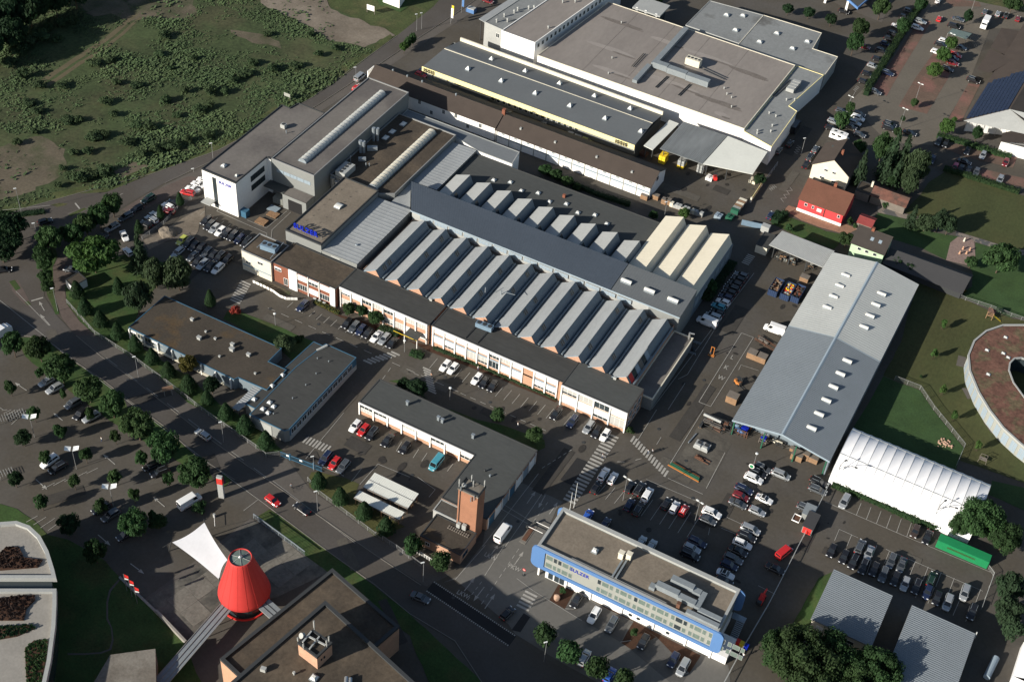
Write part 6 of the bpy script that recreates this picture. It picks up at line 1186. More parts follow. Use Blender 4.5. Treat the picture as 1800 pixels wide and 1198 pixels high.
def trunk_mesh(kind, seed):
    rnd = random.Random(seed); mb = MB(); top = dict(spruce=.9, cone=.5, column=.5, bush=.25).get(kind, .55); r = .05 if kind != "sapling" else .035
    mb.tube((0, 0, 0), (.01, .01, top * .5), r, r * .8, 6, False).tube((.01, .01, top * .5), (.03, 0, top), r * .8, r * .3, 6)
    if kind not in ("spruce", "cone", "column"):
        for i in range(6):
            t = i * 1.05 + rnd.random(); z = top * rnd.uniform(.45, .9); mb.tube((.01, .01, z), (cos(t) * .5, sin(t) * .5, z + rnd.uniform(.08, .2)), r * .45, r * .12, 4)
    if kind == "sapling":
        for i in range(3): t = i * 2.1; mb.tube((cos(t) * .3, sin(t) * .3, 0), (cos(t) * .14, sin(t) * .14, .42), .02, .02, 4)
    return mb
KMAP = dict(leaf=("leaf", "leaf"), dark=("leaf", "leafdark"), bright=("leaf", "leafbright"), small=("small", "leaf"), cone=("cone", "leafcone"), yellow=("leaf", "leafyellow"), round=("round", "leaf"),
            spruce=("spruce", "needle"), pine=("pine", "needle"), birch=("birch", "leafbirch"), big=("big", "leaf"), bush=("bush", "leaf"), sapling=("sapling", "leafbright"), redleaf=("bush", "leafred"), column=("column", "leafcone"))
CRN = {}; TRK = {}
def crown_for(shape, mat, v):
    if (shape, mat, v) not in CRN:
        if (shape, v) not in CRN: CRN[(shape, v)] = crown(shape, v * 17 + 5)
        CRN[(shape, mat, v)] = CRN[(shape, v)].mesh("crown", mat)
    return CRN[(shape, mat, v)]
ORD = ["first", "second", "third", "fourth", "fifth", "sixth", "seventh", "eighth", "ninth", "tenth", "eleventh", "twelfth", "thirteenth", "fourteenth", "fifteenth", "sixteenth",
       "seventeenth", "eighteenth", "nineteenth", "twentieth", "twenty-first", "twenty-second", "twenty-third", "twenty-fourth"]
KW = dict(leaf="leafy", dark="dark green", bright="light green", small="small", cone="clipped conical", yellow="yellowish", round="round crowned", spruce="dark spruce", pine="pine", birch="drooping pale", big="large dense",
          bush="low bushy", sapling="thin staked", redleaf="red leaved", column="slim columnar")
TREES = [('broad leafy tree', 'on the verge of the visitor car park', 'trees on the road verge', [(-102.48, -72.56, 3.4, 8.0, 'leaf'), (-95.91, -70.36, 3.8, 8.0, 'leaf'), (-86.5, -72.97, 4.3, 8.5, 'leaf'), (-76.43, -74.67, 3.9, 8.0, 'leaf'), (-68.37, -75.54, 3.9, 8.0, 'leaf'), (-58.53, -77.93, 4.6, 9.0, 'leaf'), (-49.33, -79.96, 4.6, 8.5, 'leaf'), (-38.52, -82.54, 4.6, 8.0, 'leaf')]), ('small young tree', 'in the visitor car park', 'young trees in the visitor car park', [(-93.67, -83.01, 2.0, 5.0, 'small'), (-72.66, -103.74, 2.0, 5.0, 'dark'), (-79.88, -93.5, 2.2, 5.0, 'dark'), (-82.96, -86.42, 2.1, 5.0, 'small'), (-91.82, -75.21, 1.4, 4.0, 'small'), (-62.92, -105.72, 2.2, 5.0, 'small'), (-71.34, -95.44, 2.0, 5.0, 'small'), (-74.07, -87.52, 2.2, 5.0, 'small'), (-82.28, -77.42, 1.2, 3.6, 'small'), (-53.66, -107.4, 2.8, 5.0, 'dark'), (-60.92, -97.43, 2.2, 5.0, 'small'), (-64.18, -89.94, 2.2, 5.0, 'small'), (-72.02, -79.49, 1.7, 4.6, 'small'), (-43.17, -110.68, 3.0, 7.0, 'leaf'), (-51.11, -99.75, 2.2, 5.0, 'small'), (-54.15, -91.82, 2.3, 5.0, 'small'), (-62.36, -81.86, 1.8, 4.6, 'small'), (-47.07, -93.36, 2.0, 5.0, 'small'), (-40.99, -100.41, 3.9, 7.0, 'leaf'), (-52.72, -84.02, 2.3, 5.0, 'small'), (-40.3, -95.4, 1.4, 3.6, 'small'), (-37.96, -96.25, 2.4, 4.0, 'leaf'), (-43.62, -85.45, 2.0, 4.6, 'small'), (-33.42, -87.43, 2.0, 2.4, 'bush')]), ('clipped conical tree', 'along the fence of the main road', 'clipped trees along the fence', [(-104.25, -47.78, 2.2, 6.0, 'cone'), (-98.32, -51.4, 2.3, 6.0, 'cone'), (-91.97, -52.84, 2.2, 5.6, 'cone'), (-85.5, -53.9, 2.1, 5.6, 'cone'), (-78.95, -54.94, 2.1, 5.4, 'cone'), (-72.33, -56.38, 2.2, 5.4, 'cone'), (-66.02, -57.92, 2.2, 5.4, 'cone'), (-62.93, -54.37, 2.6, 6.0, 'yellow'), (-58.97, -59.03, 2.4, 5.6, 'cone'), (-52.47, -60.02, 1.9, 4.6, 'cone'), (-53.59, -56.65, 2.3, 5.4, 'dark'), (-45.36, -61.77, 2.3, 5.6, 'cone'), (-38.98, -62.76, 2.5, 6.0, 'cone'), (-31.8, -64.26, 2.3, 6.0, 'cone'), (-14.26, -67.81, 2.2, 5.6, 'cone'), (-7.46, -69.02, 2.3, 5.6, 'cone'), (-0.5, -69.7, 2.4, 5.6, 'cone'), (6.05, -70.85, 2.3, 5.6, 'cone'), (14.31, -72.82, 2.5, 6.0, 'round'), (21.97, -73.31, 2.5, 6.0, 'round')]), ('leafy tree', 'in the clump by the road junction', 'trees in the clump by the junction', [(-130.32, -47.44, 4.0, 7.0, 'dark'), (-134.97, -40.85, 6.0, 10.0, 'dark'), (-130.95, -44.1, 4.5, 8.0, 'dark'), (-122.58, -41.12, 2.4, 5.0, 'leaf'), (-119.43, -43.12, 3.3, 7.0, 'leaf'), (-118.27, -44.38, 2.3, 5.0, 'leaf'), (-114.85, -47.8, 2.2, 4.6, 'leaf'), (-124.1, -37.02, 3.0, 7.0, 'dark'), (-111.96, -50.28, 2.1, 4.4, 'leaf'), (-122.82, -37.33, 4.2, 8.0, 'leaf'), (-123.19, -32.0, 2.0, 5.0, 'leaf'), (-119.22, -32.15, 3.3, 7.0, 'leaf'), (-119.46, -26.84, 3.4, 7.5, 'leaf'), (-118.45, -22.41, 3.7, 8.0, 'leaf'), (-118.83, -16.58, 3.4, 8.0, 'leaf')]), ('tall tree', 'in the green strip beside the low brown-roofed building', 'trees beside the low brown-roofed building', [(-107.25, -37.41, 7.0, 11.0, 'bright'), (-96.28, -40.83, 1.9, 6.0, 'cone'), (-87.2, -43.91, 4.0, 11.0, 'pine'), (-99.92, -27.83, 3.2, 11.0, 'spruce'), (-97.47, -30.6, 3.2, 12.0, 'spruce'), (-89.94, -33.38, 3.4, 10.0, 'birch'), (-84.31, -30.92, 4.6, 11.0, 'birch'), (-73.39, -31.79, 1.7, 6.0, 'cone'), (-66.35, -30.34, 1.7, 2.6, 'redleaf'), (-47.4, -35.4, 3.1, 5.4, 'birch'), (-46.26, -30.14, 1.6, 2.4, 'bush')]), ('slim columnar tree', 'on the fence by the parked cars', 'slim trees on the lane fence', [(-108.17, -18.57, 1.4, 5.0, 'cone'), (-107.44, -10.23, 1.2, 5.0, 'cone'), (-106.73, -2.62, 1.3, 5.0, 'cone')]), ('dense round shrub tree', 'against the office front', 'shrub trees against the office front', [(-40.97, -15.14, 2.2, 4.4, 'leaf'), (-37.78, -13.47, 2.1, 4.2, 'leaf'), (-33.15, -14.31, 2.5, 4.8, 'leaf')]), ('small tree', 'in the grass strip behind the low white building', 'trees behind the low white building', [(-14.5, -30.2, 1.8, 3.4, 'dark'), (-10.38, -30.4, 2.7, 5.0, 'dark'), (10.9, -27.34, 2.0, 4.4, 'round'), (21.68, -28.7, 2.4, 5.0, 'leaf')]), ('round leafy tree', 'in the kerb strip before the blue office', 'trees before the blue office', [(50.47, -78.09, 2.9, 6.0, 'round'), (47.89, -64.33, 0.8, 1.8, 'bush'), (56.71, -79.23, 3.0, 6.0, 'round'), (63.59, -79.64, 2.8, 6.0, 'round'), (69.69, -79.39, 2.6, 6.0, 'round'), (66.25, -66.47, 1.2, 2.8, 'small')]), ('big dense tree', 'below the ribbed roofs at the lower right', 'big trees at the lower right', [(95.5, -56.91, 5.0, 10.0, 'big'), (100.2, -58.03, 8.0, 13.0, 'big'), (105.41, -52.97, 5.5, 11.0, 'big'), (112.0, -56.05, 5.5, 10.0, 'big'), (114.46, -51.27, 6.0, 11.0, 'big'), (119.62, -1.29, 2.8, 7.0, 'big'), (123.72, 1.16, 5.6, 11.0, 'big'), (129.85, -0.55, 4.0, 9.0, 'big'), (135.31, -20.49, 3.6, 9.0, 'pine'), (134.19, -14.06, 3.6, 9.0, 'pine'), (137.38, -23.99, 3.0, 8.0, 'pine')]), ('tall garden tree', 'among the houses at the right', 'garden trees among the houses', [(46.51, 84.61, 1.6, 2.6, 'bush'), (62.84, 86.89, 3.0, 5.0, 'leaf'), (60.64, 97.73, 1.2, 2.6, 'bush'), (62.71, 97.03, 1.0, 2.0, 'bush'), (51.68, 132.51, 2.6, 6.0, 'leaf'), (56.48, 118.05, 3.2, 13.0, 'spruce'), (59.02, 131.23, 4.0, 12.0, 'leaf'), (67.45, 112.0, 1.4, 2.6, 'bush'), (62.73, 124.91, 3.4, 10.0, 'spruce'), (65.63, 123.11, 1.8, 4.0, 'leaf'), (62.85, 128.73, 4.6, 16.0, 'spruce'), (66.15, 124.41, 3.0, 10.0, 'spruce'), (78.98, 86.12, 2.4, 4.0, 'dark'), (65.82, 130.22, 4.2, 15.0, 'spruce'), (70.98, 121.46, 3.2, 10.0, 'birch'), (82.46, 85.72, 2.0, 4.0, 'dark'), (76.59, 107.04, 2.4, 8.0, 'spruce'), (70.85, 127.67, 4.6, 13.0, 'birch'), (80.72, 107.41, 3.4, 5.4, 'birch'), (84.07, 108.77, 2.7, 8.0, 'pine'), (86.87, 109.21, 2.5, 7.0, 'pine'), (97.0, 97.88, 2.3, 4.0, 'leaf'), (104.26, 100.19, 6.5, 9.5, 'leaf')]), ('young street tree', 'in the top right car park', 'trees in the top right car park', [(-38.46, 177.39, 2.8, 6.0, 'leaf'), (2.63, 202.04, 2.2, 4.4, 'dark'), (9.74, 203.94, 2.4, 4.6, 'dark'), (18.24, 203.75, 2.4, 5.0, 'dark'), (42.37, 143.05, 3.0, 7.0, 'leaf'), (41.92, 153.61, 1.8, 5.0, 'leaf'), (31.1, 189.46, 3.6, 9.0, 'leaf'), (29.66, 200.26, 3.4, 9.0, 'leaf'), (31.62, 218.66, 3.8, 9.0, 'leaf'), (59.46, 149.5, 1.6, 4.0, 'leaf'), (58.48, 158.99, 0.9, 3.0, 'leaf'), (42.03, 212.57, 3.0, 7.0, 'leaf'), (59.09, 169.5, 1.5, 4.0, 'leaf'), (42.85, 231.35, 2.8, 7.0, 'leaf'), (59.48, 190.74, 2.9, 6.6, 'bright'), (59.36, 201.94, 2.8, 6.6, 'bright'), (72.43, 159.25, 2.8, 7.0, 'bright'), (59.69, 212.22, 2.4, 6.0, 'bright'), (72.99, 169.03, 1.0, 2.4, 'bright'), (59.99, 234.39, 2.0, 6.0, 'dark'), (81.97, 162.09, 2.2, 6.0, 'leaf'), (71.76, 251.64, 4.0, 8.0, 'leaf')]), ('little round tree', 'beside the upper road', 'little trees beside the upper road', [(-97.01, 102.04, 1.7, 4.6, 'bright'), (-97.4, 105.3, 1.5, 4.4, 'round'), (-97.56, 108.22, 1.6, 4.0, 'round'), (-97.21, 107.89, 1.5, 4.4, 'round')]), ('bushy shrub', 'between the long brown-roofed house and the flat works roof', 'shrubs behind the long brown-roofed house', [(-26.22, 68.57, 2.3, 3.8, 'leaf'), (-21.98, 67.83, 2.4, 4.0, 'leaf'), (-18.13, 67.21, 2.2, 3.8, 'leaf'), (-14.58, 66.59, 1.6, 3.0, 'leaf'), (40.42, -13.05, 1.3, 1.8, 'bush'), (10.35, 67.2, 1.6, 3.0, 'leaf'), (17.67, 72.6, 2.0, 3.6, 'bright'), (37.1, 42.62, 2.2, 4.0, 'dark'), (37.18, 45.85, 2.4, 5.0, 'leaf'), (30.64, 100.79, 2.2, 4.0, 'dark')]), ('thin staked sapling', 'on the kindergarten lawn', 'saplings on the kindergarten lawn', [(97.63, 45.79, 0.5, 1.2, 'bush'), (98.35, 54.43, 1.1, 3.6, 'sapling'), (104.07, 42.22, 1.2, 3.6, 'sapling'), (97.24, 67.48, 1.1, 3.6, 'sapling'), (109.23, 34.88, 1.1, 3.6, 'sapling'), (117.06, 27.94, 1.0, 3.6, 'sapling')]), ('dark woodland tree', 'in the shade-darkened wood at the top left corner', 'trees of the shade-darkened wood', [(-211.14, 30.06, 7.0, 14.0, 'dark'), (-201.08, 20.65, 6.0, 12.0, 'dark'), (-209.06, 37.97, 7.0, 14.0, 'dark'), (-200.58, 31.28, 6.0, 12.0, 'dark'), (-205.69, 44.71, 7.0, 14.0, 'dark'), (-212.27, 54.57, 7.0, 15.0, 'dark'), (-203.49, 54.1, 6.0, 13.0, 'dark'), (-202.0, 61.98, 6.0, 13.0, 'dark')])]  # last group: the wood's shadow is put into its dark leaf colour
for (phrase, place, group, items) in TREES:
    cnts = {}
    for it in items: cnts[it[4]] = cnts.get(it[4], 0) + 1
    seen = {}
    for (x, y, r, h, kind) in items:
        seen[kind] = seen.get(kind, 0) + 1
        noun = "shrub" if kind in ("bush", "redleaf") else "sapling" if kind == "sapling" else "tree"
        lab = f"{KW[kind]} {noun} {place}" if cnts[kind] == 1 else f"{ORD[seen[kind] - 1]} {KW[kind]} {noun} from left {place}"
        shape, mat = KMAP[kind]; v = random.randrange(3)
        t = thing({"bush": "shrub", "redleaf": "shrub", "sapling": "sapling"}.get(kind, "tree"), lab, noun, x, y, 0, group, random.random() * 6.28)
        r *= dict(small=.78, leaf=.92, cone=.92).get(kind, 1.0)
        inst("crown", crown_for(shape, mat, v), t, (0, 0, 0), 0, (r * random.uniform(.94, 1.06), r * random.uniform(.94, 1.06), h))
        if (shape, v) not in TRK: TRK[(shape, v)] = trunk_mesh(shape, v).mesh("trunk", "trunk")
        inst("trunk", TRK[(shape, v)], t, (0, 0, 0), 0, (min(r, 2.5 + r * .3), min(r, 2.5 + r * .3), h))
FB = [(-188.08, 21.69, 3.0, 3.5), (-199.23, 41.43, 3.2, 4.0), (-200.09, 46.31, 3.0, 3.6), (-198.78, 51.59, 2.8, 3.6), (-196.91, 54.39, 2.6, 3.4), (-199.82, 31.67, 3.0, 3.6), (-200.46, 37.5, 3.0, 3.6), (-196.45, 24.25, 2.6, 3.0), (-194.18, 43.69, 2.2, 2.4), (-167.27, 65.23, 2.0, 2.2), (-161.76, 55.54, 1.7, 1.6), (-151.24, 59.78, 1.7, 1.8), (-153.46, 51.02, 1.5, 1.6), (-175.23, 39.71, 2.0, 2.0), (-172.04, 44.12, 1.7, 1.8), (-161.88, 34.97, 2.0, 2.0), (-143.36, 35.8, 2.2, 2.4), (-141.7, 43.47, 2.2, 2.4), (-134.69, 47.35, 2.4, 2.6), (-131.21, 50.03, 2.0, 2.2), (-131.47, 37.52, 2.2, 2.4), (-130.09, 41.37, 2.0, 2.0), (-135.22, 31.16, 2.0, 2.0), (-157.89, 25.03, 2.0, 2.0), (-151.33, 21.3, 2.0, 2.0), (-160.37, 10.77, 2.0, 2.0), (-158.08, 13.19, 1.8, 1.8), (-171.31, 9.68, 1.8, 1.8), (-176.65, 11.74, 1.8, 1.6), (-164.81, -5.68, 2.2, 2.0), (-164.06, 1.12, 2.0, 2.0), (-141.73, 20.4, 2.2, 2.2), (-138.27, 22.03, 2.0, 2.2), (-148.18, 8.77, 2.4, 2.4), (-146.48, 11.82, 2.0, 2.2), (-138.19, 12.29, 2.0, 2.0), (-147.77, -0.38, 2.2, 2.0), (-144.94, 2.55, 2.0, 2.0), (-130.98, 10.1, 2.4, 2.2), (-128.93, 14.09, 2.4, 2.4), (-126.75, 17.99, 2.2, 2.4), (-124.33, 22.99, 2.4, 2.6), (-120.86, 28.08, 2.0, 2.2), (-145.47, -7.78, 2.0, 1.8), (-137.67, -9.25, 2.6, 3.0), (-140.14, -9.41, 2.0, 2.2), (-136.7, -5.6, 2.4, 2.4), (-134.18, -2.4, 2.6, 2.6), (-141.02, -14.6, 1.8, 1.8), (-132.04, 61.48, 2.0, 2.0), (-133.8, 68.41, 2.0, 2.0), (-126.48, 69.22, 2.2, 2.2), (-121.52, 74.85, 2.0, 2.0), (-119.37, 84.68, 2.0, 2.0), (-116.8, 90.87, 1.8, 1.8), (-140.4, 85.22, 1.8, 1.8), (-132.94, 56.71, 2.0, 2.2), (-128.87, 93.45, 1.6, 1.6), (-155.96, 37.38, 1.8, 1.6), (-174.61, 24.56, 1.8, 1.6), (-180.11, 20.48, 2.0, 2.0)]
for i, (x, y, r, h) in enumerate(FB):
    t = thing("shrub", "grey green willow shrub growing wild in the fallow field", "shrub", x, y, 0, "shrubs growing wild in the fallow field", random.random() * 6.28); r *= random.uniform(.7, 1.5)
    inst("crown", crown_for("bush", "shrub", i % 3), t, (0, 0, 0), 0, (r, r * random.uniform(.8, 1.1), h))
# hedges as long clipped or ragged strips
def hedge(label, pts, w, h, mat="leaf", per=26, seed=1, name="hedge"):
    rnd = random.Random(seed); t = thing(name, label, "hedge", pts[0][0], pts[0][1], 0); core = MB(); lv = MB()
    for a, b in zip(pts, pts[1:]):
        a = Vector(a); b = Vector(b); L_ = (b - a).length; d = (b - a).normalized(); q = Vector((-d.y, d.x))
        core.obox((a.x + b.x) / 2, (a.y + b.y) / 2, 0, L_, w * .7, h * .8, atan2(d.y, d.x))
        for i in range(int(L_ * per * (h + w) * .5)):
            f_ = rnd.random() * L_; side = rnd.random(); bump_ = 1 + .3 * noise.noise(Vector((f_ * .7, a.x, 0)))
            if side < .5: p = a + d * f_ + q * rnd.uniform(-.5, .5) * w; z = h * bump_ * rnd.uniform(.85, 1.05); n_ = (0, 0, 1)
            else: sg = 1 if side < .75 else -1; p = a + d * f_ + q * (sg * w * .5 * bump_); z = rnd.uniform(.1, 1) * h; n_ = (q.x * sg, q.y * sg, .4)
            leafq(lv, (p.x, p.y, z), n_, .24, rnd)
    core.build("hedge_core", "leafdark", t); lv.build("foliage", mat, t)
hedge("long leafy hedge between the two halves of the top right car park", [(43.22, 167.89), (42.64, 174.1), (42.55, 185.91), (42.23, 198.88), (42.02, 210.56), (41.8, 225.51), (42.16, 237.52)], 2.4, 2.2, per=16)
hedge("ragged hedge at the foot of the white tent hall", [(89.4, -2.25), (95.58, -1.75), (103.32, -1.89), (110.71, -2.18), (116.02, -1.3)], 2.2, 1.6, per=22, seed=2)
hedge("clipped dark hedge by the lane in front of the brick drive", [(41.45, 85.6), (41.74, 90.61), (43.48, 89.82)], 3.0, 1.8, "leafdark", seed=3)
hedge("hedge between the meadow and the paved lot", [(77.36, 141.47), (83.13, 141.78), (92.1, 142.14), (100.96, 142.51)], 2.0, 1.4, seed=4)
hedge("hedge strip below the supermarket annex", [(70.46, 158.18), (78.52, 159.09), (87.79, 159.36), (94.27, 160.04)], 2.2, 1.3, seed=5)
hedge("low planting strip along the brick office front", [(-15.9, -13.52), (-1.62, -12.85), (10.33, -12.76), (19.78, -12.69)], .9, .7, "leafbirch", seed=6)
hedge("green planting behind the parked cars of the office", [(-51.82, -15.54), (-43.61, -15.84)], 1.2, .9, "leafyellow", seed=7)
hedge("planting by the yellow trimmed entrance", [(-31.68, -14.96), (-25.91, -14.6)], 2.4, 1.2, "leafbirch", seed=8)
hedge("shrubs in the small planted bed by the zebra crossing", [(-19.98, -18.13), (-16.38, -17.83)], 2.2, 1.0, "leaf", seed=9)
hedge("low hedge by the left entrance island", [(-141.61, -30.52), (-136.28, -25.47)], 2.0, .8, "leafdark", seed=10)
hedge("scrub along the works side of the long house", [(-28.36, 69.93), (-18.31, 69.26), (-8.42, 68.61), (1.86, 69.43)], 1.6, 1.2, "leafdark", seed=11)
hedge("shrubbery under the shaded wall of the cream sheds", [(37.65, 43.05), (37.39, 55.36), (38, 61.62)], 2.6, 1.6, "leafdark", seed=12)
hedge("green strip of shrubs by the paved end bays", [(42.16, 144.21), (42.92, 154.82)], 2.6, 1.2, "leaf", seed=13)
# ------------------------------------------------------------------ vehicles
CARDIM = dict(hatch=(4.1, 1.76, 1.46, .30, .02), sedan=(4.6, 1.80, 1.44, .27, .20), estate=(4.6, 1.80, 1.50, .27, .03), coupe=(4.2, 1.80, 1.36, .30, .16), suv=(4.7, 1.90, 1.72, .26, .03),
              minivan=(4.7, 1.86, 1.74, .20, .02), mini=(3.8, 1.70, 1.42, .28, .02), minibus=(5.0, 1.92, 1.98, .14, .01), van=(5.9, 2.05, 2.55, .15, .0))
def ringx(mb, secs):
    o = len(mb.v); m = len(secs[0])
    for s in secs: mb.v += s
    for i in range(len(secs) - 1):
        for j in range(m): mb.f.append((o + i * m + j, o + i * m + (j + 1) % m, o + (i + 1) * m + (j + 1) % m, o + (i + 1) * m + j)); mb.mi.append(mb.cur)
    mb.f.append(tuple(range(o, o + m))[::-1]); mb.mi.append(mb.cur); mb.f.append(tuple(range(o + (len(secs) - 1) * m, o + len(secs) * m))); mb.mi.append(mb.cur)
def car_proto(kind):
    L_, W_, H_, hood, boot = CARDIM[kind]; hw = W_ / 2; big = kind in ("van", "minibus"); belt = H_ * (.50 if big else .60 if kind != "suv" else .62); xr, xf = -L_ / 2, L_ / 2
    hz = belt * (.98 if not big else .95)
    def sec(x, w, zb, zt): return [(x, -w * .9, zb), (x, -w, zb + (zt - zb) * .3), (x, -w * .985, zt - .1), (x, -w * .88, zt), (x, w * .88, zt), (x, w * .985, zt - .1), (x, w, zb + (zt - zb) * .3), (x, w * .9, zb)]
    body = MB(); xw = xf - L_ * hood; xb = xr + L_ * boot
    ringx(body, [sec(xr, hw * .80, .40, belt * .86), sec(xr + .12, hw * .93, .28, belt * .97), sec(xr + .6, hw, .22, belt), sec(xw - .3, hw, .22, belt), sec(xf - .75, hw * .985, .22, hz * .93), sec(xf - .2, hw * .88, .26, hz * .78), sec(xf, hw * .66, .36, hz * .62)])
    tf, tr = xw - L_ * (.17 if not big else .10), xb + L_ * (.07 if kind in ("hatch", "estate", "minivan", "suv", "mini") else .13 if kind in ("sedan", "coupe") else .015)
    tw, bw = hw * (.74 if not big else .86), hw * .89
    base = [(xb + .04, -bw, belt - .02), (xw, -bw * .97, belt - .02), (xw, bw * .97, belt - .02), (xb + .04, bw, belt - .02)]
    top = [(tr, -tw, H_ - .05), (tf, -tw * .97, H_ - .05), (tf, tw * .97, H_ - .05), (tr, tw, H_ - .05)]
    cap = [(tr + .12, -tw * .86, H_), (tf - .16, -tw * .84, H_), (tf - .16, tw * .84, H_), (tr + .12, tw * .86, H_)]
    body.add(base + top + cap, [(0, 1, 5, 4), (1, 2, 6, 5), (2, 3, 7, 6), (3, 0, 4, 7), (4, 5, 9, 8), (5, 6, 10, 9), (6, 7, 11, 10), (7, 4, 8, 11), (8, 9, 10, 11)])
    for s in (-1, 1): body.box(xw - .35, xw - .15, s * hw * .98 - .09, s * hw * .98 + .09, belt, belt + .13)
    B_, T_ = [Vector(p) for p in base], [Vector(p) for p in top]
    def pane(i, j, u0, u1, v0, v1):
        a, b, c, d = B_[i], B_[j], T_[j], T_[i]; n_ = (b - a).cross(d - a).normalized() * .015
        f_ = lambda u, v: tuple(a.lerp(b, u).lerp(d.lerp(c, u), v) + n_); return MB().quad(f_(u0, v0), f_(u1, v0), f_(u1, v1), f_(u0, v1))
    parts = [("windscreen", pane(1, 2, .04, .96, .06, .96).mesh("windscreen", "carglass"), (0, 0, 0))]
    parts.append(("rear_window", pane(3, 0, .08, .92, (.22 if not big else .4), .92).mesh("rear_window", "carglass"), (0, 0, 0)))
    for (i, j) in ((0, 1), (2, 3)):
        u = (.10, .54, .57, .93) if i == 0 else (.07, .43, .46, .90)
        if kind == "van": u = (.72, .74, .76, .95) if i == 0 else (.05, .24, .26, .28)
        mb2 = pane(i, j, u[0], u[1], .12, .88); q2 = pane(i, j, u[2], u[3], .12, .88); mb2.add(q2.v, q2.f); parts.append(("side_window", mb2.mesh("side_window", "carglass"), (0, 0, 0)))
    wr = .33 if kind not in ("van", "suv") else .37
    wm = MB().tube((0, -.11, 0), (0, .11, 0), wr, n=12); wm.cur = 1; wm.tube((0, -.125, 0), (0, .125, 0), wr * .6, n=8); wme = wm.mesh("wheel", ["tyre", "metal"])
    for x in (xr + L_ * .19, xf - L_ * .19):
        for y in (-hw + .1, hw - .1): parts.append(("wheel", wme, (x, y, wr)))
    hl = MB().box(-.10, .06, -.2, .2, -.07, .07).mesh("headlight", "headlight"); tl = MB().box(-.05, .08, -.14, .14, -.12, .12).mesh("taillight", "taillight")
    for s in (-1, 1): parts.append(("headlight", hl, (xf - .17, s * hw * .62, hz * .74))); parts.append(("taillight", tl, (xr + .03, s * hw * .68, belt * .8)))
    ex = []
    if kind == "mini":
        for s in (-.3, .12): ex.append(("stripe", MB().box(tr + .15, tf - .18, s, s + .2, H_, H_ + .01).mesh("stripe", "white"), (0, 0, 0)))
    if kind == "coupe": ex.append(("roof_panel", MB().box(tr + .1, tf - .14, -tw * .86, tw * .86, H_ - .02, H_ + .012).mesh("roof_panel", "black"), (0, 0, 0)))
    if kind == "estate" or kind == "suv":
        for s in (-1, 1): ex.append(("roof_rail", MB().box(tr + .2, tf - .2, s * tw * .86 - .03, s * tw * .86 + .03, H_ - .01, H_ + .06).mesh("roof_rail", "galv"), (0, 0, 0)))
    return body.mesh("body", "paint_white", smooth=False), parts + ex
def truck_proto():
    body = MB(); body.box(1.2, 3.1, -1.05, 1.05, .5, 2.0).add([(1.2, -1.02, 2.0), (2.7, -1.0, 2.0), (2.7, 1.0, 2.0), (1.2, 1.02, 2.0), (1.2, -.95, 2.6), (2.2, -.9, 2.6), (2.2, .9, 2.6), (1.2, .95, 2.6)], [(0, 1, 5, 4), (1, 2, 6, 5), (2, 3, 7, 6), (4, 5, 6, 7)])
    body.box(-3.3, 1.1, -1.1, 1.1, .75, 3.0).box(-3.2, 2.9, -.5, .5, .45, .75)
    wm = MB().tube((0, -.14, 0), (0, .14, 0), .42, n=12).mesh("wheel", "tyre")
    P = [("wheel", wm, (x, y, .42)) for x in (-2.2, 2.1) for y in (-.95, .95)]
    P += [("windscreen", MB().quad((2.72, -.9, 2.02), (2.72, .9, 2.02), (2.23, .84, 2.55), (2.23, -.84, 2.55)).mesh("windscreen", "carglass"), (0, 0, 0))]
    P += [("headlight", MB().box(-.05, .05, -.2, .2, -.1, .1).mesh("headlight", "headlight"), (3.1, s * .8, .9)) for s in (-1, 1)]
    return body.mesh("body", "paint_white"), P
def camper_proto():
    body = MB(); body.box(-3.2, 1.6, -1.1, 1.1, .5, 2.8).box(1.6, 2.9, -1.0, 1.0, .5, 1.3).add([(1.6, -1, 1.3), (2.5, -1, 1.3), (2.5, 1, 1.3), (1.6, 1, 1.3), (1.6, -.95, 2.0), (1.95, -.9, 2.0), (1.95, .9, 2.0), (1.6, .95, 2.0)], [(0, 1, 5, 4), (1, 2, 6, 5), (2, 3, 7, 6), (4, 5, 6, 7)]).box(1.0, 2.3, -1.05, 1.05, 2.0, 2.75)
    wm = MB().tube((0, -.12, 0), (0, .12, 0), .36, n=12).mesh("wheel", "tyre")
    P = [("wheel", wm, (x, y, .36)) for x in (-1.9, 2.0) for y in (-.95, .95)] + [("roof_hatch", MB().box(-.4, .4, -.3, .3, 0, .12).mesh("roof_hatch", "glass"), (x, 0, 2.8)) for x in (-1.8, .2)]
    P += [("side_window", MB().box(-.6, .6, -.02, .02, -.3, .3).mesh("side_window", "carglass"), (x, s * 1.11, 2.0)) for x in (-2, 0) for s in (-1, 1)]
    return body.mesh("body", "paint_white"), P
PROTO = {}
KINDW = dict(hatch="hatchback", sedan="saloon", estate="estate", coupe="black-roofed coupe", suv="off-road car", minivan="people carrier", mini="small car with white roof stripes", minibus="van with windows", van="panel van", boxtruck="box lorry", camper="camper van")
CATW = dict(van="van", minibus="van", boxtruck="lorry", camper="camper van")
COLW = dict(navy="dark blue", redstripe="red", lime="yellow green", teal="turquoise", maroon="dark red", silver="silver")
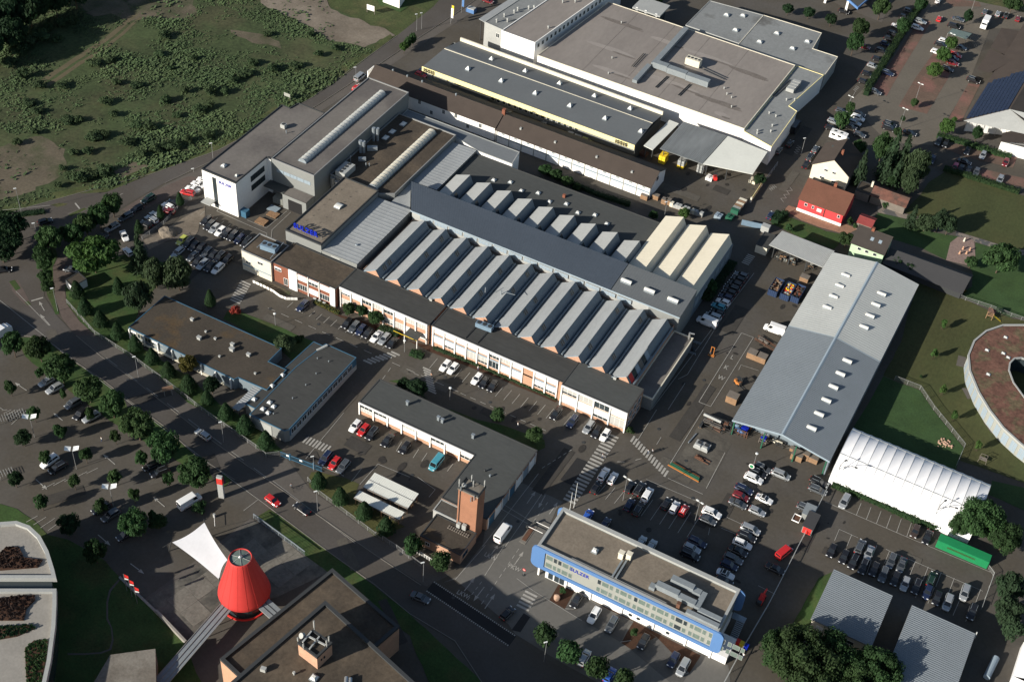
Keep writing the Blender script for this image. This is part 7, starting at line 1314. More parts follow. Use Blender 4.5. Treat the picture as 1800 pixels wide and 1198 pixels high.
CARS = [('along the brick and white office front', 'cars parked in front of the office', [(-53.08, -18.93, -1.571, 'navy', 'estate'), (-39.49, -18.33, -1.571, 'black', 'hatch'), (-37.17, -18.39, -1.571, 'grey', 'estate'), (-35.08, -18.34, -1.571, 'navy', 'hatch'), (-32.92, -18.49, -1.571, 'black', 'hatch'), (-30.38, -18.24, -1.571, 'white', 'sedan'), (-28.15, -17.99, -1.571, 'silver', 'estate'), (-25.69, -18.03, -1.571, 'black', 'sedan'), (-9.75, -17.94, -1.571, 'white', 'hatch'), (-7.58, -17.78, -1.571, 'white', 'hatch'), (-0.59, -17.68, -1.571, 'white', 'hatch'), (1.7, -17.91, -1.571, 'black', 'hatch'), (4.08, -17.83, -1.571, 'black', 'hatch'), (22.06, -17.56, -1.571, 'black', 'sedan'), (26.79, -17.76, -1.571, 'navy', 'estate'), (31.06, -17.33, -1.571, 'silver', 'estate'), (33.45, -17.84, -1.571, 'black', 'hatch'), (35.67, -17.57, -1.571, 'white', 'hatch')]), ('in the yard below the low white panelled building', 'cars in the yard of the low white building', [(-17.82, -59.94, -1.571, 'navy', 'suv'), (-15.24, -60.01, -1.571, 'red', 'hatch'), (-12.9, -59.81, -1.571, 'grey', 'estate'), (-17.65, -47.52, -1.571, 'white', 'hatch'), (-15.23, -47.54, -1.571, 'red', 'hatch'), (-12.87, -47.38, -1.571, 'black', 'estate'), (-8.54, -47.28, -1.571, 'black', 'sedan'), (-3.75, -47.09, -1.571, 'black', 'hatch'), (5.2, -47.29, -1.571, 'teal', 'minibus')]), ('driving on the main road', 'cars on the road', [(-127.77, -50.1, 0.732, 'black', 'sedan'), (-132.66, -28.88, 1.084, 'black', 'hatch'), (-46.81, -69.13, 2.992, 'silver', 'estate'), (-20.79, -76.9, -0.15, 'red', 'hatch'), (-13.86, -75.36, 2.987, 'black', 'sedan'), (22.06, -82.09, 0.068, 'grey', 'sedan')]), ('on the entrance lanes between the brick tower and the blue office', 'vehicles on the entrance lanes', [(28.91, -57.3, 1.571, 'white', 'van'), (40.27, -75.75, 1.392, 'black', 'hatch')]), ('in the tree-planted visitor car park', 'cars in the visitor car park', [(-89.73, -75.46, -1.819, 'silver', 'hatch'), (-71.35, -94.42, -1.724, 'white', 'minivan'), (-86.51, -76.09, -1.829, 'silver', 'estate'), (-68.5, -94.91, -1.841, 'black', 'estate'), (-79.25, -77.5, -1.789, 'grey', 'minivan'), (-75.63, -79.37, -1.563, 'black', 'hatch'), (-72.69, -78.71, -1.852, 'silver', 'estate'), (-52.21, -98.91, -1.891, 'black', 'estate'), (-49.04, -99.34, -1.867, 'grey', 'estate'), (-42.73, -101.99, -1.917, 'black', 'hatch'), (-50.81, -83.25, -1.976, 'black', 'hatch'), (-47.93, -83.72, -2.044, 'black', 'estate'), (-36.52, -87.09, 1.285, 'white', 'van')]), ('half out of view at the left edge', 'lorries', [(-110.68, -69.08, 1.439, 'white', 'boxtruck')]), ('parked beside the fence lane near the white tower block', 'cars parked along the fence lane', [(-112.88, -40.4, 0.343, 'grey', 'sedan'), (-115.55, -25.84, -1.92, 'grey', 'sedan'), (-115.75, -20.92, -1.796, 'silver', 'estate'), (-110.67, -21.93, -0.582, 'white', 'sedan'), (-115.78, -15.31, -1.829, 'grey', 'estate'), (-105.41, -26.64, 2.74, 'white', 'hatch'), (-115.61, -10.77, -1.823, 'black', 'hatch'), (-109.08, -14.72, 3.052, 'black', 'hatch'), (-115.64, -5.65, -1.736, 'green', 'suv'), (-109.07, -12.29, 3.036, 'silver', 'estate'), (-109.44, -10.27, 2.9, 'silver', 'hatch'), (-109.17, -5.07, 3.107, 'white', 'hatch'), (-107.71, -6.78, -2.968, 'maroon', 'hatch'), (-108.76, -3.11, -3.112, 'black', 'hatch'), (-108.46, 2.81, -2.897, 'red', 'estate'), (-108.32, 4.96, -3.042, 'white', 'sedan'), (-108.34, 7.6, -3.083, 'white', 'sedan'), (-108.44, 10.09, -2.982, 'white', 'hatch')]), ('in the first row behind the cooling unit corner', 'cars in the staff car park first row', [(-96.08, -4.51, -1.571, 'black', 'hatch'), (-93.97, -5.55, -1.571, 'black', 'estate'), (-92.08, -5.94, -1.571, 'silver', 'hatch'), (-89.95, -6.04, -1.571, 'white', 'hatch'), (-87.84, -5.97, -1.571, 'black', 'hatch'), (-85.86, -5.74, -1.571, 'black', 'estate'), (-83.5, -5.86, -1.571, 'navy', 'hatch'), (-81.06, -5.85, -1.571, 'black', 'estate')]), ('in the double row of the staff car park', 'cars in the staff car park double row', [(-94.01, -19.61, -1.571, 'silver', 'estate'), (-96.33, -14.91, -1.571, 'lime', 'hatch'), (-94.22, -14.51, -1.571, 'black', 'estate'), (-89.58, -18.82, -1.571, 'grey', 'hatch'), (-91.94, -15.16, -1.571, 'black', 'hatch'), (-87.17, -19.91, -1.571, 'black', 'hatch'), (-89.99, -14.66, -1.571, 'black', 'hatch'), (-85.31, -19.83, -1.571, 'silver', 'estate'), (-87.5, -15.35, -1.571, 'grey', 'estate'), (-83.01, -19.65, -1.571, 'black', 'hatch'), (-85.24, -15.6, -1.571, 'black', 'hatch'), (-80.88, -19.02, -1.571, 'white', 'estate'), (-83.42, -14.79, -1.571, 'black', 'estate'), (-81.01, -14.75, -1.571, 'black', 'hatch')]), ('in the shaded row beside the cream sheds', 'cars in the shade beside the cream sheds', [(41.33, 34.13, 3.142, 'white', 'van'), (41.85, 37.18, 3.142, 'silver', 'minivan'), (42.14, 39.26, 3.142, 'black', 'hatch'), (41.47, 41.94, 3.142, 'teal', 'hatch'), (41.87, 44.29, 3.142, 'white', 'hatch'), (41.69, 46.56, 3.142, 'navy', 'hatch'), (41.74, 48.95, 3.142, 'black', 'hatch'), (41.75, 51.04, 3.142, 'black', 'estate'), (41.75, 53.2, 3.142, 'black', 'hatch'), (41.84, 55.55, 3.142, 'black', 'hatch'), (41.88, 57.6, 3.142, 'grey', 'hatch')]), ('in the goods yard', 'vehicles in the goods yard', [(58.04, 41.41, -3.097, 'white', 'van')]), ('in the right car park behind the blue office', 'cars in the car park behind the blue office', [(43.23, -42.44, 1.571, 'blue', 'hatch'), (41.12, -33.84, 1.571, 'black', 'hatch'), (40.87, -29.06, 1.571, 'white', 'estate'), (47.74, -42.49, 1.571, 'navy', 'hatch'), (43.25, -29.05, 1.571, 'white', 'hatch'), (50.12, -34.34, 1.571, 'navy', 'hatch'), (47.97, -29.32, 1.571, 'black', 'hatch'), (52.53, -34.35, 1.571, 'black', 'estate'), (50.13, -28.75, 1.571, 'black', 'suv'), (57.15, -42.97, 1.571, 'silver', 'hatch'), (52.51, -29.32, 1.571, 'white', 'minivan'), (59.59, -42.65, 1.571, 'silver', 'hatch'), (57.47, -29.44, 1.571, 'black', 'hatch'), (59.57, -29.39, 1.571, 'white', 'hatch'), (61.82, -29.1, 1.571, 'redstripe', 'mini'), (68.22, -40.32, 0.0, 'black', 'suv'), (67.91, -38.34, 0.0, 'silver', 'hatch'), (68.19, -36.07, 0.0, 'navy', 'estate'), (67.92, -28.8, 0.0, 'grey', 'hatch'), (67.82, -26.38, 0.0, 'white', 'suv'), (77.82, -42.99, 0.0, 'black', 'hatch'), (77.25, -41.0, 0.0, 'white', 'coupe'), (77.1, -38.23, 0.0, 'navy', 'hatch'), (77.18, -36.09, 0.0, 'grey', 'estate'), (72.07, -20.34, 0.0, 'grey', 'sedan'), (77.28, -33.44, 0.0, 'black', 'sedan'), (71.9, -17.9, 0.0, 'maroon', 'hatch'), (77.37, -31.0, 0.0, 'white', 'estate'), (71.7, -15.45, 0.0, 'navy', 'estate'), (77.51, -28.5, 0.0, 'black', 'estate'), (77.46, -26.11, 0.0, 'silver', 'minivan'), (72.44, -11.08, 0.0, 'white', 'suv'), (76.86, -20.14, 0.0, 'silver', 'hatch'), (72.68, -8.82, 0.0, 'black', 'estate'), (73.07, -6.77, 0.0, 'grey', 'estate'), (76.95, -15.68, 0.0, 'white', 'coupe'), (86.47, -33.65, 0.0, 'black', 'sedan'), (77.71, -6.38, 0.0, 'silver', 'minivan'), (86.55, -28.28, 1.253, 'red', 'minibus'), (86.54, -13.08, 0.0, 'grey', 'estate'), (87.02, -6.17, 0.0, 'grey', 'estate'), (86.42, -3.62, 0.0, 'black', 'estate')]), ('in the car park by the white tent hall', 'cars in the lower right car park', [(95.9, -21.94, -1.571, 'black', 'hatch'), (98.96, -22.15, -1.571, 'black', 'hatch'), (93.77, -6.18, -1.571, 'silver', 'minivan'), (101.29, -22.29, -1.571, 'black', 'estate'), (101.28, -17.35, 1.571, 'grey', 'suv'), (103.69, -22.39, -1.571, 'black', 'estate'), (103.61, -17.9, -1.571, 'silver', 'sedan'), (106.13, -21.83, -1.571, 'black', 'hatch'), (108.39, -22.12, -1.571, 'grey', 'estate'), (108.81, -17.36, -1.571, 'grey', 'estate'), (111.09, -21.88, -1.571, 'black', 'hatch'), (111.19, -17.16, -1.571, 'grey', 'sedan'), (113.47, -22.08, -1.571, 'silver', 'hatch'), (111.11, -5.98, -1.571, 'brown', 'hatch'), (115.96, -21.35, -1.571, 'black', 'estate'), (114.13, -6.08, -1.571, 'black', 'sedan'), (118.55, -21.59, -1.571, 'navy', 'hatch'), (118.35, -17.44, 1.571, 'green', 'estate'), (120.89, -22.09, -1.571, 'black', 'hatch'), (123.35, -21.97, -1.571, 'silver', 'minivan'), (125.97, -17.25, -1.571, 'silver', 'minivan'), (128.81, -21.62, -1.571, 'black', 'suv')]), ('in the paved bays in front of the blue office', 'cars in front of the blue office', [(51.6, -65.11, -1.571, 'black', 'hatch'), (59.57, -77.2, 1.571, 'silver', 'estate'), (56.64, -66.39, -1.571, 'white', 'estate'), (66.05, -78.13, 1.571, 'blue', 'hatch'), (60.97, -66.5, -1.571, 'grey', 'estate'), (68.72, -66.98, -1.571, 'black', 'hatch'), (76.11, -67.75, -1.571, 'navy', 'hatch'), (78.64, -68.4, -1.571, 'silver', 'minivan')]), ('left of the long hedge at the top right', 'cars left of the long hedge', [(40.37, 174.66, 0.0, 'black', 'hatch'), (33.54, 196.76, 0.0, 'maroon', 'hatch'), (39.91, 180.11, 0.0, 'black', 'hatch'), (39.87, 186.27, 0.0, 'silver', 'hatch'), (40.0, 191.44, 0.0, 'black', 'hatch'), (39.41, 197.7, 0.0, 'black', 'estate'), (39.29, 203.04, 0.0, 'navy', 'hatch'), (39.35, 207.2, 0.0, 'black', 'hatch'), (39.66, 211.4, 0.0, 'black', 'estate'), (39.26, 217.61, 0.0, 'white', 'sedan'), (39.59, 225.31, 0.0, 'black', 'hatch'), (39.63, 230.69, 0.0, 'grey', 'hatch')]), ('on red bays of the top right car park', 'cars on the red brick bays', [(45.45, 170.92, 0.0, 'grey', 'estate'), (45.53, 184.84, 0.0, 'navy', 'estate'), (45.65, 220.67, 0.0, 'white', 'estate'), (45.3, 225.66, 0.0, 'silver', 'estate'), (56.15, 208.44, 0.0, 'white', 'hatch'), (46.66, 244.61, 1.571, 'white', 'hatch'), (50.7, 231.68, 1.571, 'red', 'hatch'), (56.09, 214.29, 0.0, 'black', 'estate'), (56.49, 217.33, 0.0, 'white', 'hatch'), (62.38, 199.49, 0.0, 'black', 'estate'), (62.91, 204.67, 0.0, 'maroon', 'estate'), (62.24, 207.92, 0.0, 'navy', 'hatch'), (56.73, 229.48, 0.0, 'black', 'minivan'), (62.41, 210.28, 0.0, 'red', 'estate'), (56.58, 235.53, 0.0, 'grey', 'sedan'), (62.58, 216.54, 0.0, 'grey', 'sedan'), (72.21, 197.67, 0.0, 'black', 'suv'), (65.98, 237.35, -1.571, 'white', 'boxtruck'), (63.7, 246.9, 1.571, 'grey', 'hatch'), (68.22, 248.41, 1.571, 'silver', 'hatch'), (71.06, 248.94, 1.571, 'black', 'estate'), (75.46, 249.11, 1.571, 'maroon', 'hatch')]), ('beside the young trees near the gabled white house', 'cars near the gabled white house', [(39.89, 141.77, 0.0, 'black', 'hatch'), (39.25, 145.94, 0.0, 'silver', 'hatch'), (44.01, 137.89, 0.0, 'white', 'camper'), (39.55, 153.18, 0.0, 'grey', 'hatch'), (45.08, 146.28, 0.0, 'black', 'hatch'), (45.33, 149.29, 0.0, 'silver', 'estate'), (45.39, 152.44, 0.0, 'white', 'minivan'), (45.2, 155.06, 0.0, 'black', 'hatch'), (48.89, 143.69, 0.0, 'grey', 'hatch'), (56.02, 152.7, 0.0, 'black', 'suv'), (55.49, 155.04, 0.0, 'black', 'estate'), (62.5, 154.03, 0.0, 'black', 'sedan')]), ('at the kerb beside the red house street', 'cars parked at the kerb of the side street', [(39.42, 87.96, 1.571, 'navy', 'hatch'), (29.65, 120.59, 1.571, 'grey', 'hatch'), (31.45, 126.08, 1.571, 'black', 'hatch'), (29.71, 135.0, 1.571, 'black', 'boxtruck'), (39.74, 118.39, 1.571, 'black', 'sedan'), (39.39, 122.92, 1.571, 'black', 'estate'), (39.44, 127.8, 1.571, 'grey', 'hatch')]), ('in the lot between the solar roofed store and the meadow', 'cars by the meadow below the solar store', [(72.92, 143.63, -1.571, 'navy', 'hatch'), (71.89, 154.61, -1.571, 'grey', 'hatch'), (74.19, 154.66, -1.571, 'black', 'hatch'), (80.25, 143.75, -1.571, 'pink', 'hatch'), (82.08, 143.78, -1.571, 'black', 'hatch'), (82.03, 148.54, 0.0, 'black', 'sedan'), (81.32, 154.76, -1.571, 'black', 'hatch'), (84.33, 144.46, -1.571, 'black', 'hatch'), (86.77, 145.14, -1.571, 'grey', 'hatch'), (86.22, 155.36, -1.571, 'silver', 'hatch'), (94.18, 145.39, -1.571, 'silver', 'estate'), (93.5, 155.63, -1.571, 'maroon', 'hatch')]), ('in the dark lane below the yellow fascia', 'cars in the lane below the yellow fascia', [(-85.13, 93.44, 0.0, 'red', 'hatch'), (-85.08, 95.36, 0.0, 'navy', 'hatch'), (-38.83, 90.94, 1.571, 'silver', 'hatch'), (-28.15, 91.12, 0.0, 'silver', 'hatch'), (-25.43, 90.75, 0.0, 'silver', 'estate'), (-23.04, 90.9, 0.0, 'lime', 'hatch')]), ('beside the road near the top of the site', 'cars at the upper road', [(-98.18, 75.47, 1.571, 'red', 'hatch'), (-100.68, 80.93, 1.571, 'silver', 'minibus'), (-90.2, 147.31, 0.0, 'maroon', 'hatch'), (19.45, 215.96, 0.0, 'black', 'hatch')])]
def make_car(kind, col, x, y, ang, label, group):
    if kind not in PROTO:
        me, parts = truck_proto() if kind == "boxtruck" else camper_proto() if kind == "camper" else car_proto(kind)
        r0 = bpy.data.objects.new("car", None); r0["_"] = 0
        PROTO[kind] = (me, parts); bpy.data.objects.remove(r0)
    me, parts = PROTO[kind]
    cat = CATW.get(kind, "car")
    t = thing({"van": "van", "lorry": "lorry", "camper van": "camper_van"}.get(cat, "car"), label, cat, x, y, .10, group, ang)
    b = inst("body", me, t); b.material_slots[0].link = 'OBJECT'; b.material_slots[0].material = MATS["paint_" + col]
    for nm, m_, loc in parts: inst(nm, m_, t, loc)
    return t
for (place, group, items) in CARS:
    cnt = {}; seen = {}
    for it in items: cnt[(it[3], it[4])] = cnt.get((it[3], it[4]), 0) + 1
    for (x, y, ang, col, kind) in items:
        k = (col, kind); seen[k] = seen.get(k, 0) + 1; w = f"{COLW.get(col, col)} {KINDW[kind]}"
        lab = f"{w} {place}" if cnt[k] == 1 else f"{ORD[seen[k] - 1]} {w} from left {place}"
        make_car(kind, col, x, y, ang + random.uniform(-.025, .025), lab, group)
# ------------------------------------------------------------------ lamps, signs, fences
LAMPS = [(-105.34, -54.25, 8.0, 'arm', 'street lamp in the hedge strip left of the cycle path'), (-72.33, -61.99, 7.4, 'arm', 'street lamp beside the mossy roofed building on the main road'), (-41.54, -68.06, 7.2, 'arm', 'street lamp near the corrugated canopy on the main road'), (-10.67, -73.65, 7.2, 'arm', 'street lamp beside the black car on the main road'), (-18.4, -63.94, 5.0, 'arm', 'lamp post behind the blue sliding gate'), (20.13, -77.79, 7.0, 'arm', 'street lamp at the mouth of the entrance lanes'), (52.53, -82.05, 7.4, 'arm', 'street lamp between the round trees below the blue office'), (-140.93, -29.46, 9.0, 'arm', 'street lamp on the traffic island by the fallow field'), (-127.37, -37.18, 8.0, 'arm', 'street lamp in the trees at the road junction'), (-113.74, 12.25, 1.2, 'arm', 'low bollard lamp at the corner of the white block'), (-113.12, 20.56, 5.6, 'arm', 'street lamp on the road behind the white block'), (-99.67, 77.16, 6.8, 'arm', 'street lamp beside the silver van on the upper road'), (-100.94, 116.48, 6.6, 'arm', 'street lamp beside the three round trees'), (-100.16, 118.41, 6.4, 'arm', 'street lamp at the gravel lot corner'), (-79.93, -90.19, 7.0, 'sail', 'upper left sail lamp in the visitor car park'), (-65.03, -92.6, 7.0, 'sail', 'middle sail lamp in the visitor car park'), (-50.49, -96.74, 7.0, 'sail', 'lower right sail lamp in the visitor car park'), (-55.09, -28.44, 4.2, 'globe', 'disc lamp on the lawn edge opposite the office'), (-21.57, -18.65, 4.0, 'globe', 'disc lamp by the entrance path of the office'), (-3.0, -27.09, 4.2, 'globe', 'disc lamp on the lane before the panelled building'), (71.08, -8.57, 6.5, 'globe', 'disc lamp above the round green sign'), (48.1, -33.36, 8.0, 'double', 'left double lamp in the car park behind the blue office'), (65.4, -30.89, 8.0, 'double', 'right double lamp in the car park behind the blue office'), (58.86, 154.31, 8.4, 'double', 'tall double lamp by the young tree in the paved lot'), (59.01, 170.42, 9.2, 'double', 'tall double lamp on the red brick bays'), (58.93, 214.1, 6.0, 'double', 'double lamp in the tree island of the paved lot'), (41.26, 153.3, 7.0, 'double', 'double lamp by the corner trees of the paved lot'), (58.93, 246.88, 6.0, 'arm', 'lamp post at the top grass bank'), (89.64, -1.68, 7.5, 'flood', 'left flood light pole in front of the tent hall'), (113.86, -1.04, 7.5, 'flood', 'right flood light pole in front of the tent hall'), (12.8, 69.89, 6.0, 'arm', 'lamp post at the corner of the cream sheds'), (36.25, 123.86, 6.0, 'arm', 'lamp post on the side street by the parked cars')]
lp = MB().tube((0, 0, 0), (0, 0, 1), .075, .045, 6).mesh("pole", "rail")
for (x, y, h, kind, lab) in LAMPS:
    t = thing("street_lamp", lab, "street lamp", x, y, 0, "lamps of the site and streets")
    inst("pole", lp, t, (0, 0, 0), 0, (1, 1, h))
    if kind == "arm": inst("lamp_head", MB().box(-.15, .65, -.12, .12, -.06, .12).mesh("lamp_head", "lamp"), t, (0, 0, h), radians(230))
    elif kind == "globe": inst("lamp_head", MB().lathe(0, 0, [(.1, -.1), (.36, .02), (.36, .14), (.1, .22)], 12).mesh("lamp_head", "lamp"), t, (0, 0, h))
    elif kind == "sail":
        for a in (.6, 3.75): inst("reflector", MB().add([(.25, -.75, .1), (1.6, -.65, .45), (1.6, .65, .45), (.25, .75, .1), (.9, 0, .12)], [(0, 1, 4), (1, 2, 4), (2, 3, 4), (3, 0, 4)]).mesh("reflector", "lamp"), t, (0, 0, h), a)
    elif kind == "double":
        for a in (0, pi): inst("lamp_head", MB().box(.3, 1.0, -.14, .14, -.05, .12).tube((0, 0, -.1), (.4, 0, .02), .04, n=4).mesh("lamp_head", "lamp"), t, (0, 0, h), a - .2)
    elif kind == "flood":
        for a, L_ in ((1.0, 1.2), (.1, 3.4)):
            m_ = MB(); pr = Vector((0, 0, -2.2))
            for i in range(1, 6): q = Vector((L_ * (i / 5) ** 1.4, 0, -2.2 + 2.6 * sin(i / 5 * 1.5))); m_.tube(pr, q, .075, n=5); pr = q
            m_.box(pr.x - .1, pr.x + .6, -.18, .18, pr.z - .08, pr.z + .1); inst("lamp_arm", m_.mesh("lamp_arm", "darkmetal"), t, (0, 0, h), a)
def fence(label, pts, h=1.5, mat="rail", gap=2.5, name="fence", rails=None, top=.05):
    t = thing(name, label, "fence", pts[0][0], pts[0][1], 0); pm_ = MB().box(-.05, .05, -.05, .05, 0, h).mesh("post", mat); mb = MB(); ox, oy, _ = origin(t)
    for a, b in zip(pts, pts[1:]):
        a = Vector(a); b = Vector(b); n_ = max(1, int((b - a).length / gap))
        for i in range(n_): p = a.lerp(b, i / n_); inst("post", pm_, t, (p.x - ox, p.y - oy, 0))
        for z in (rails or [h * k / 6 for k in range(1, 7)]): r = top if z >= h * .98 else .018; mb.tube((a.x, a.y, z), (b.x, b.y, z), r, n=4)
    mb.build("wire", mat, t); return t
fence("wire fence along the main road pavement past the low buildings", [(-105.44, -50.69), (-91.56, -55.88), (-78.59, -57.46), (-65, -59.99), (-49.78, -63.14), (-33.91, -65.6), (-30.27, -66.5), (-27.87, -64.36)])
fence("wire fence round the grass with four clipped trees", [(-17.75, -67.4), (-13.38, -69.34), (-7.96, -70.35), (-0.79, -71.76), (4.84, -72.87)])
fence("fence in front of the brick gatehouse", [(4.44, -72.65), (10.45, -73.35), (17.76, -74.71)], 1.6, "rail", 1.8)
fence("white railing beside the gatehouse door", [(14.95, -71.91), (19.09, -72.33)], 1.3, "white", .6, "railing")
fence("long fence between the two right hand car parks", [(88.8, 2.51), (88.87, -15.61), (88.78, -30.89), (88.64, -43.68), (87.82, -58.72), (87.56, -69.38)], 1.5, "lightgrey", 4.5, top=.09)
fence("fence beside the lane with parked cars at the white block", [(-106.03, -19.98), (-105.4, -11.49), (-106.45, -4.19), (-105.69, 7.1), (-106.09, 10.79)], 1.3, "rail", 2.4)
fence("fence of the kindergarten lawn towards the garden", [(95.02, 83.59), (99.71, 83.22), (106.72, 83.8), (112.55, 83.66), (120.98, 83.92)], 1.3, "rail", 2.4)
fence("fence between the kindergarten and the dark lawn", [(91.84, 41.39), (98.6, 41.5), (103.77, 36.2), (114.15, 27.52), (114.08, 19.1)], 1.5, "rail", 2.6)
fence("fence with light rail at the end of the lower right car park", [(127.94, -6.24), (130.49, -8.44), (130.42, -19.43)], 1.3, "lightgrey", 3.0)
fence("long steel lattice railing at the edge of the paved terrace", [(-21.79, -82.86), (-10.08, -84.76), (-5.86, -85.51)], 1.6, "galv", 1.8, "railing", top=.12)
fence("wall fence by the pallet yard street", [(32.01, 113.23), (31.83, 101.3)], 1.8, "lightgrey", 2.0)
wt = thing("terrace_wall", "low light stone wall along the terrace above the dark lawn", "wall", *(-23.95, -114.15), 0)
for a, b in (((-36.51, -111.15), (-23.95, -114.15)), ((-23.95, -114.15), (-13.75, -117.09))):
    d = Vector(b) - Vector(a); MB().obox((a[0] + b[0]) / 2, (a[1] + b[1]) / 2, 0, d.length, .5, 1.1 if a[0] > -30 else .4, atan2(d.y, d.x)).build("wall", "terracestone", wt)
bgt = thing("sliding_gate", "blue steel sliding gate with warning signs at the yard entrance", "gate", *(-27.6, -64.23), 0)
A, B = Vector((-27.61, -64.44)), Vector((-16.48, -63.36)); d = (B - A); an_ = atan2(d.y, d.x); c = (A + B) / 2
mb = MB()
for z in (.15, 1.5): mb.obox(c.x, c.y, z, d.length, .12, .14, an_)
mb.build("rail", "bluetrim", bgt); bar = MB().box(-.03, .03, -.03, .03, .15, 1.6).mesh("bar", "bluetrim"); ox, oy, _ = origin(bgt)
for i in range(int(d.length / .28)): p = A.lerp(B, (i + .5) / int(d.length / .28)); inst("bar", bar, bgt, (p.x - ox, p.y - oy, 0))
for f_ in (.18, .5): p = A.lerp(B, f_); MB().obox(p.x, p.y - .1, 1.0, .7, .04, .5, an_).build("warning_sign", "white", bgt)
p = A.lerp(B, .23); MB().obox(p.x, p.y, 0, .4, .4, 1.9, an_).build("gate_post", "bluetrim", bgt); p = A.lerp(B, .8); MB().obox(p.x, p.y, 0, .35, .35, 2.2, an_).build("gate_post", "bluetrim", bgt)
yg = thing("barrier_gate", "long yellow green sliding gate at the pallet yard street", "gate", *(31.51, 96.35), 0)
A, B = Vector((31.73, 91.5)), Vector((31.53, 101.11)); d = B - A; an_ = atan2(d.y, d.x); c = (A + B) / 2
MB().obox(c.x, c.y, .2, d.length, .12, 1.3, an_).build("gate_panel", "yellow", yg); MB().obox(A.x, A.y, 0, .5, .5, 1.8, an_).obox(B.x, B.y, 0, .6, .6, 2.0, an_).build("gate_post", "cream", yg)
rg = thing("rear_gate", "light blue mesh gate beside a small cream post hut at the rear yard", "gate", *(35.99, 81.05), 0)
A, B = Vector((33.31, 79.6)), Vector((39.25, 80.99)); d = B - A; an_ = atan2(d.y, d.x); c = (A + B) / 2
MB().obox(c.x, c.y, .1, d.length, .08, 1.9, an_).build("gate_panel", "tarpblue", rg); q_ = (40.4, 80.8); MB().box(q_[0] - 1.2, q_[0] + 1.2, q_[1] - .9, q_[1] + .9, 0, 2.2).build("post_hut", "lightgrey", rg)
py = thing("sign_pylon", "tall grey sign pylon with red top panel at the car park entrance", "sign", *(-31.63, -81.71), 0)
q_ = (-31.63, -81.71); MB().obox(q_[0], q_[1], 0, 1.3, .7, 4.9, .3).build("pylon", "lightgrey", py); MB().obox(q_[0], q_[1], 4.9, 1.34, .74, 1.9, .3).build("red_panel", "red", py); MB().obox(q_[0], q_[1], 6.8, 1.3, .7, .6, .3).build("cap", "lightgrey", py)
for i in range(3): MB().obox(q_[0], q_[1] - .38, 5.2 + i * .5, .8 - .2 * (i % 2), .05, .16, .3).build("sign_line", "brickdark", py)
rsn = thing("road_sign", "brown direction sign board on two posts beside the main road", "sign", *(-62.56, -62.46), 0)
q_ = (-62.19, -62.92); MB().obox(q_[0], q_[1], 2.0, 2.6, .08, 1.3, .9).build("board", "brickorange", rsn); MB().box(q_[0] - .6, q_[0] - .5, q_[1] - .75, q_[1] - .65, 0, 2).box(q_[0] + .5, q_[0] + .6, q_[1] + .65, q_[1] + .75, 0, 2).build("post", "rail", rsn)
for i, (tk, lab) in enumerate((((-32.86, -113.06), "left"), ((-30.98, -113.64), "middle"), ((-28.91, -114.44), "right"))):
    t = thing("flag", f"{lab} of the three red and white flags by the terrace corner", "flag", tk[0], tk[1], 0, "three flags by the terrace corner")
    MB().tube((tk[0], tk[1], 0), (tk[0], tk[1], 6.2), .05, n=5).build("flagpole", "rail", t)
    MB().add([(tk[0], tk[1], 6.1), (tk[0] + .9, tk[1] + .35, 5.6), (tk[0] + .7, tk[1] + .5, 3.9), (tk[0], tk[1], 4.2)], [(0, 1, 2, 3)]).build("cloth", "red", t)
    MB().add([(tk[0] + .02, tk[1] - .02, 4.8), (tk[0] + .9, tk[1] + .32, 4.5), (tk[0] + .72, tk[1] + .46, 3.9), (tk[0] + .02, tk[1] - .02, 4.2)], [(0, 1, 2, 3)]).build("white_band", "white", t)
for tk, lab, m_ in (((-94.49, 128.76), "tall yellow banner flag by the upper road", "bright_yellow"), ((-93.7, 127.03), "small yellow and white banner by the upper road", "white"), ((-94.45, 135.74), "blue banner flag by the upper road", "blue")):
    t = thing("banner", lab, "flag", tk[0], tk[1], 0); MB().tube((tk[0], tk[1], 0), (tk[0], tk[1], 6.5), .06, n=5).build("pole", "rail", t); MB().box(tk[0], tk[0] + .9, tk[1], tk[1] + .04, 2.6, 6.3).build("cloth", m_, t)
t = thing("wall_banner", "white framed advertising board at the end of the long house", "sign", -93, 80, 0); MB().box(-96.2, -95.9, 78.5, 82.2, 3.0, 6.0).build("board", "white", t); MB().box(-96.15, -95.95, 78.6, 78.8, 0, 3).box(-96.15, -95.95, 81.9, 82.1, 0, 3).build("post", "rail", t)
fsn = thing("field_sign", "pale board on posts in the verge opposite the grey hall", "sign", *(-114.09, 58.11), 0)
q_ = (-114.09, 58.11); MB().box(q_[0] - .1, q_[0] + 2.2, q_[1], q_[1] + .08, 1.2, 2.4).build("board", "stonepanel", fsn); MB().box(q_[0], q_[0] + .1, q_[1] + .1, q_[1] + .2, 0, 2.4).box(q_[0] + 2.0, q_[0] + 2.1, q_[1] + .1, q_[1] + .2, 0, 2.4).build("post", "woodgrey", fsn)
for tk, lab in (((33.68, -50.54), "right"), ((32.73, -52.68), "left")):
    t = thing("barrier", f"{lab} white boom barrier at the entrance lanes by the blue office", "barrier", tk[0], tk[1], 0, "boom barriers at the entrance lanes"); MB().box(tk[0] - .25, tk[0] + .25, tk[1] - .2, tk[1] + .2, 0, 1.1).build("cabinet", "darkmetal", t); MB().box(tk[0] + .2, tk[0] + 4.0, tk[1] - .05, tk[1] + .05, .9, 1.02).build("boom", "white", t)
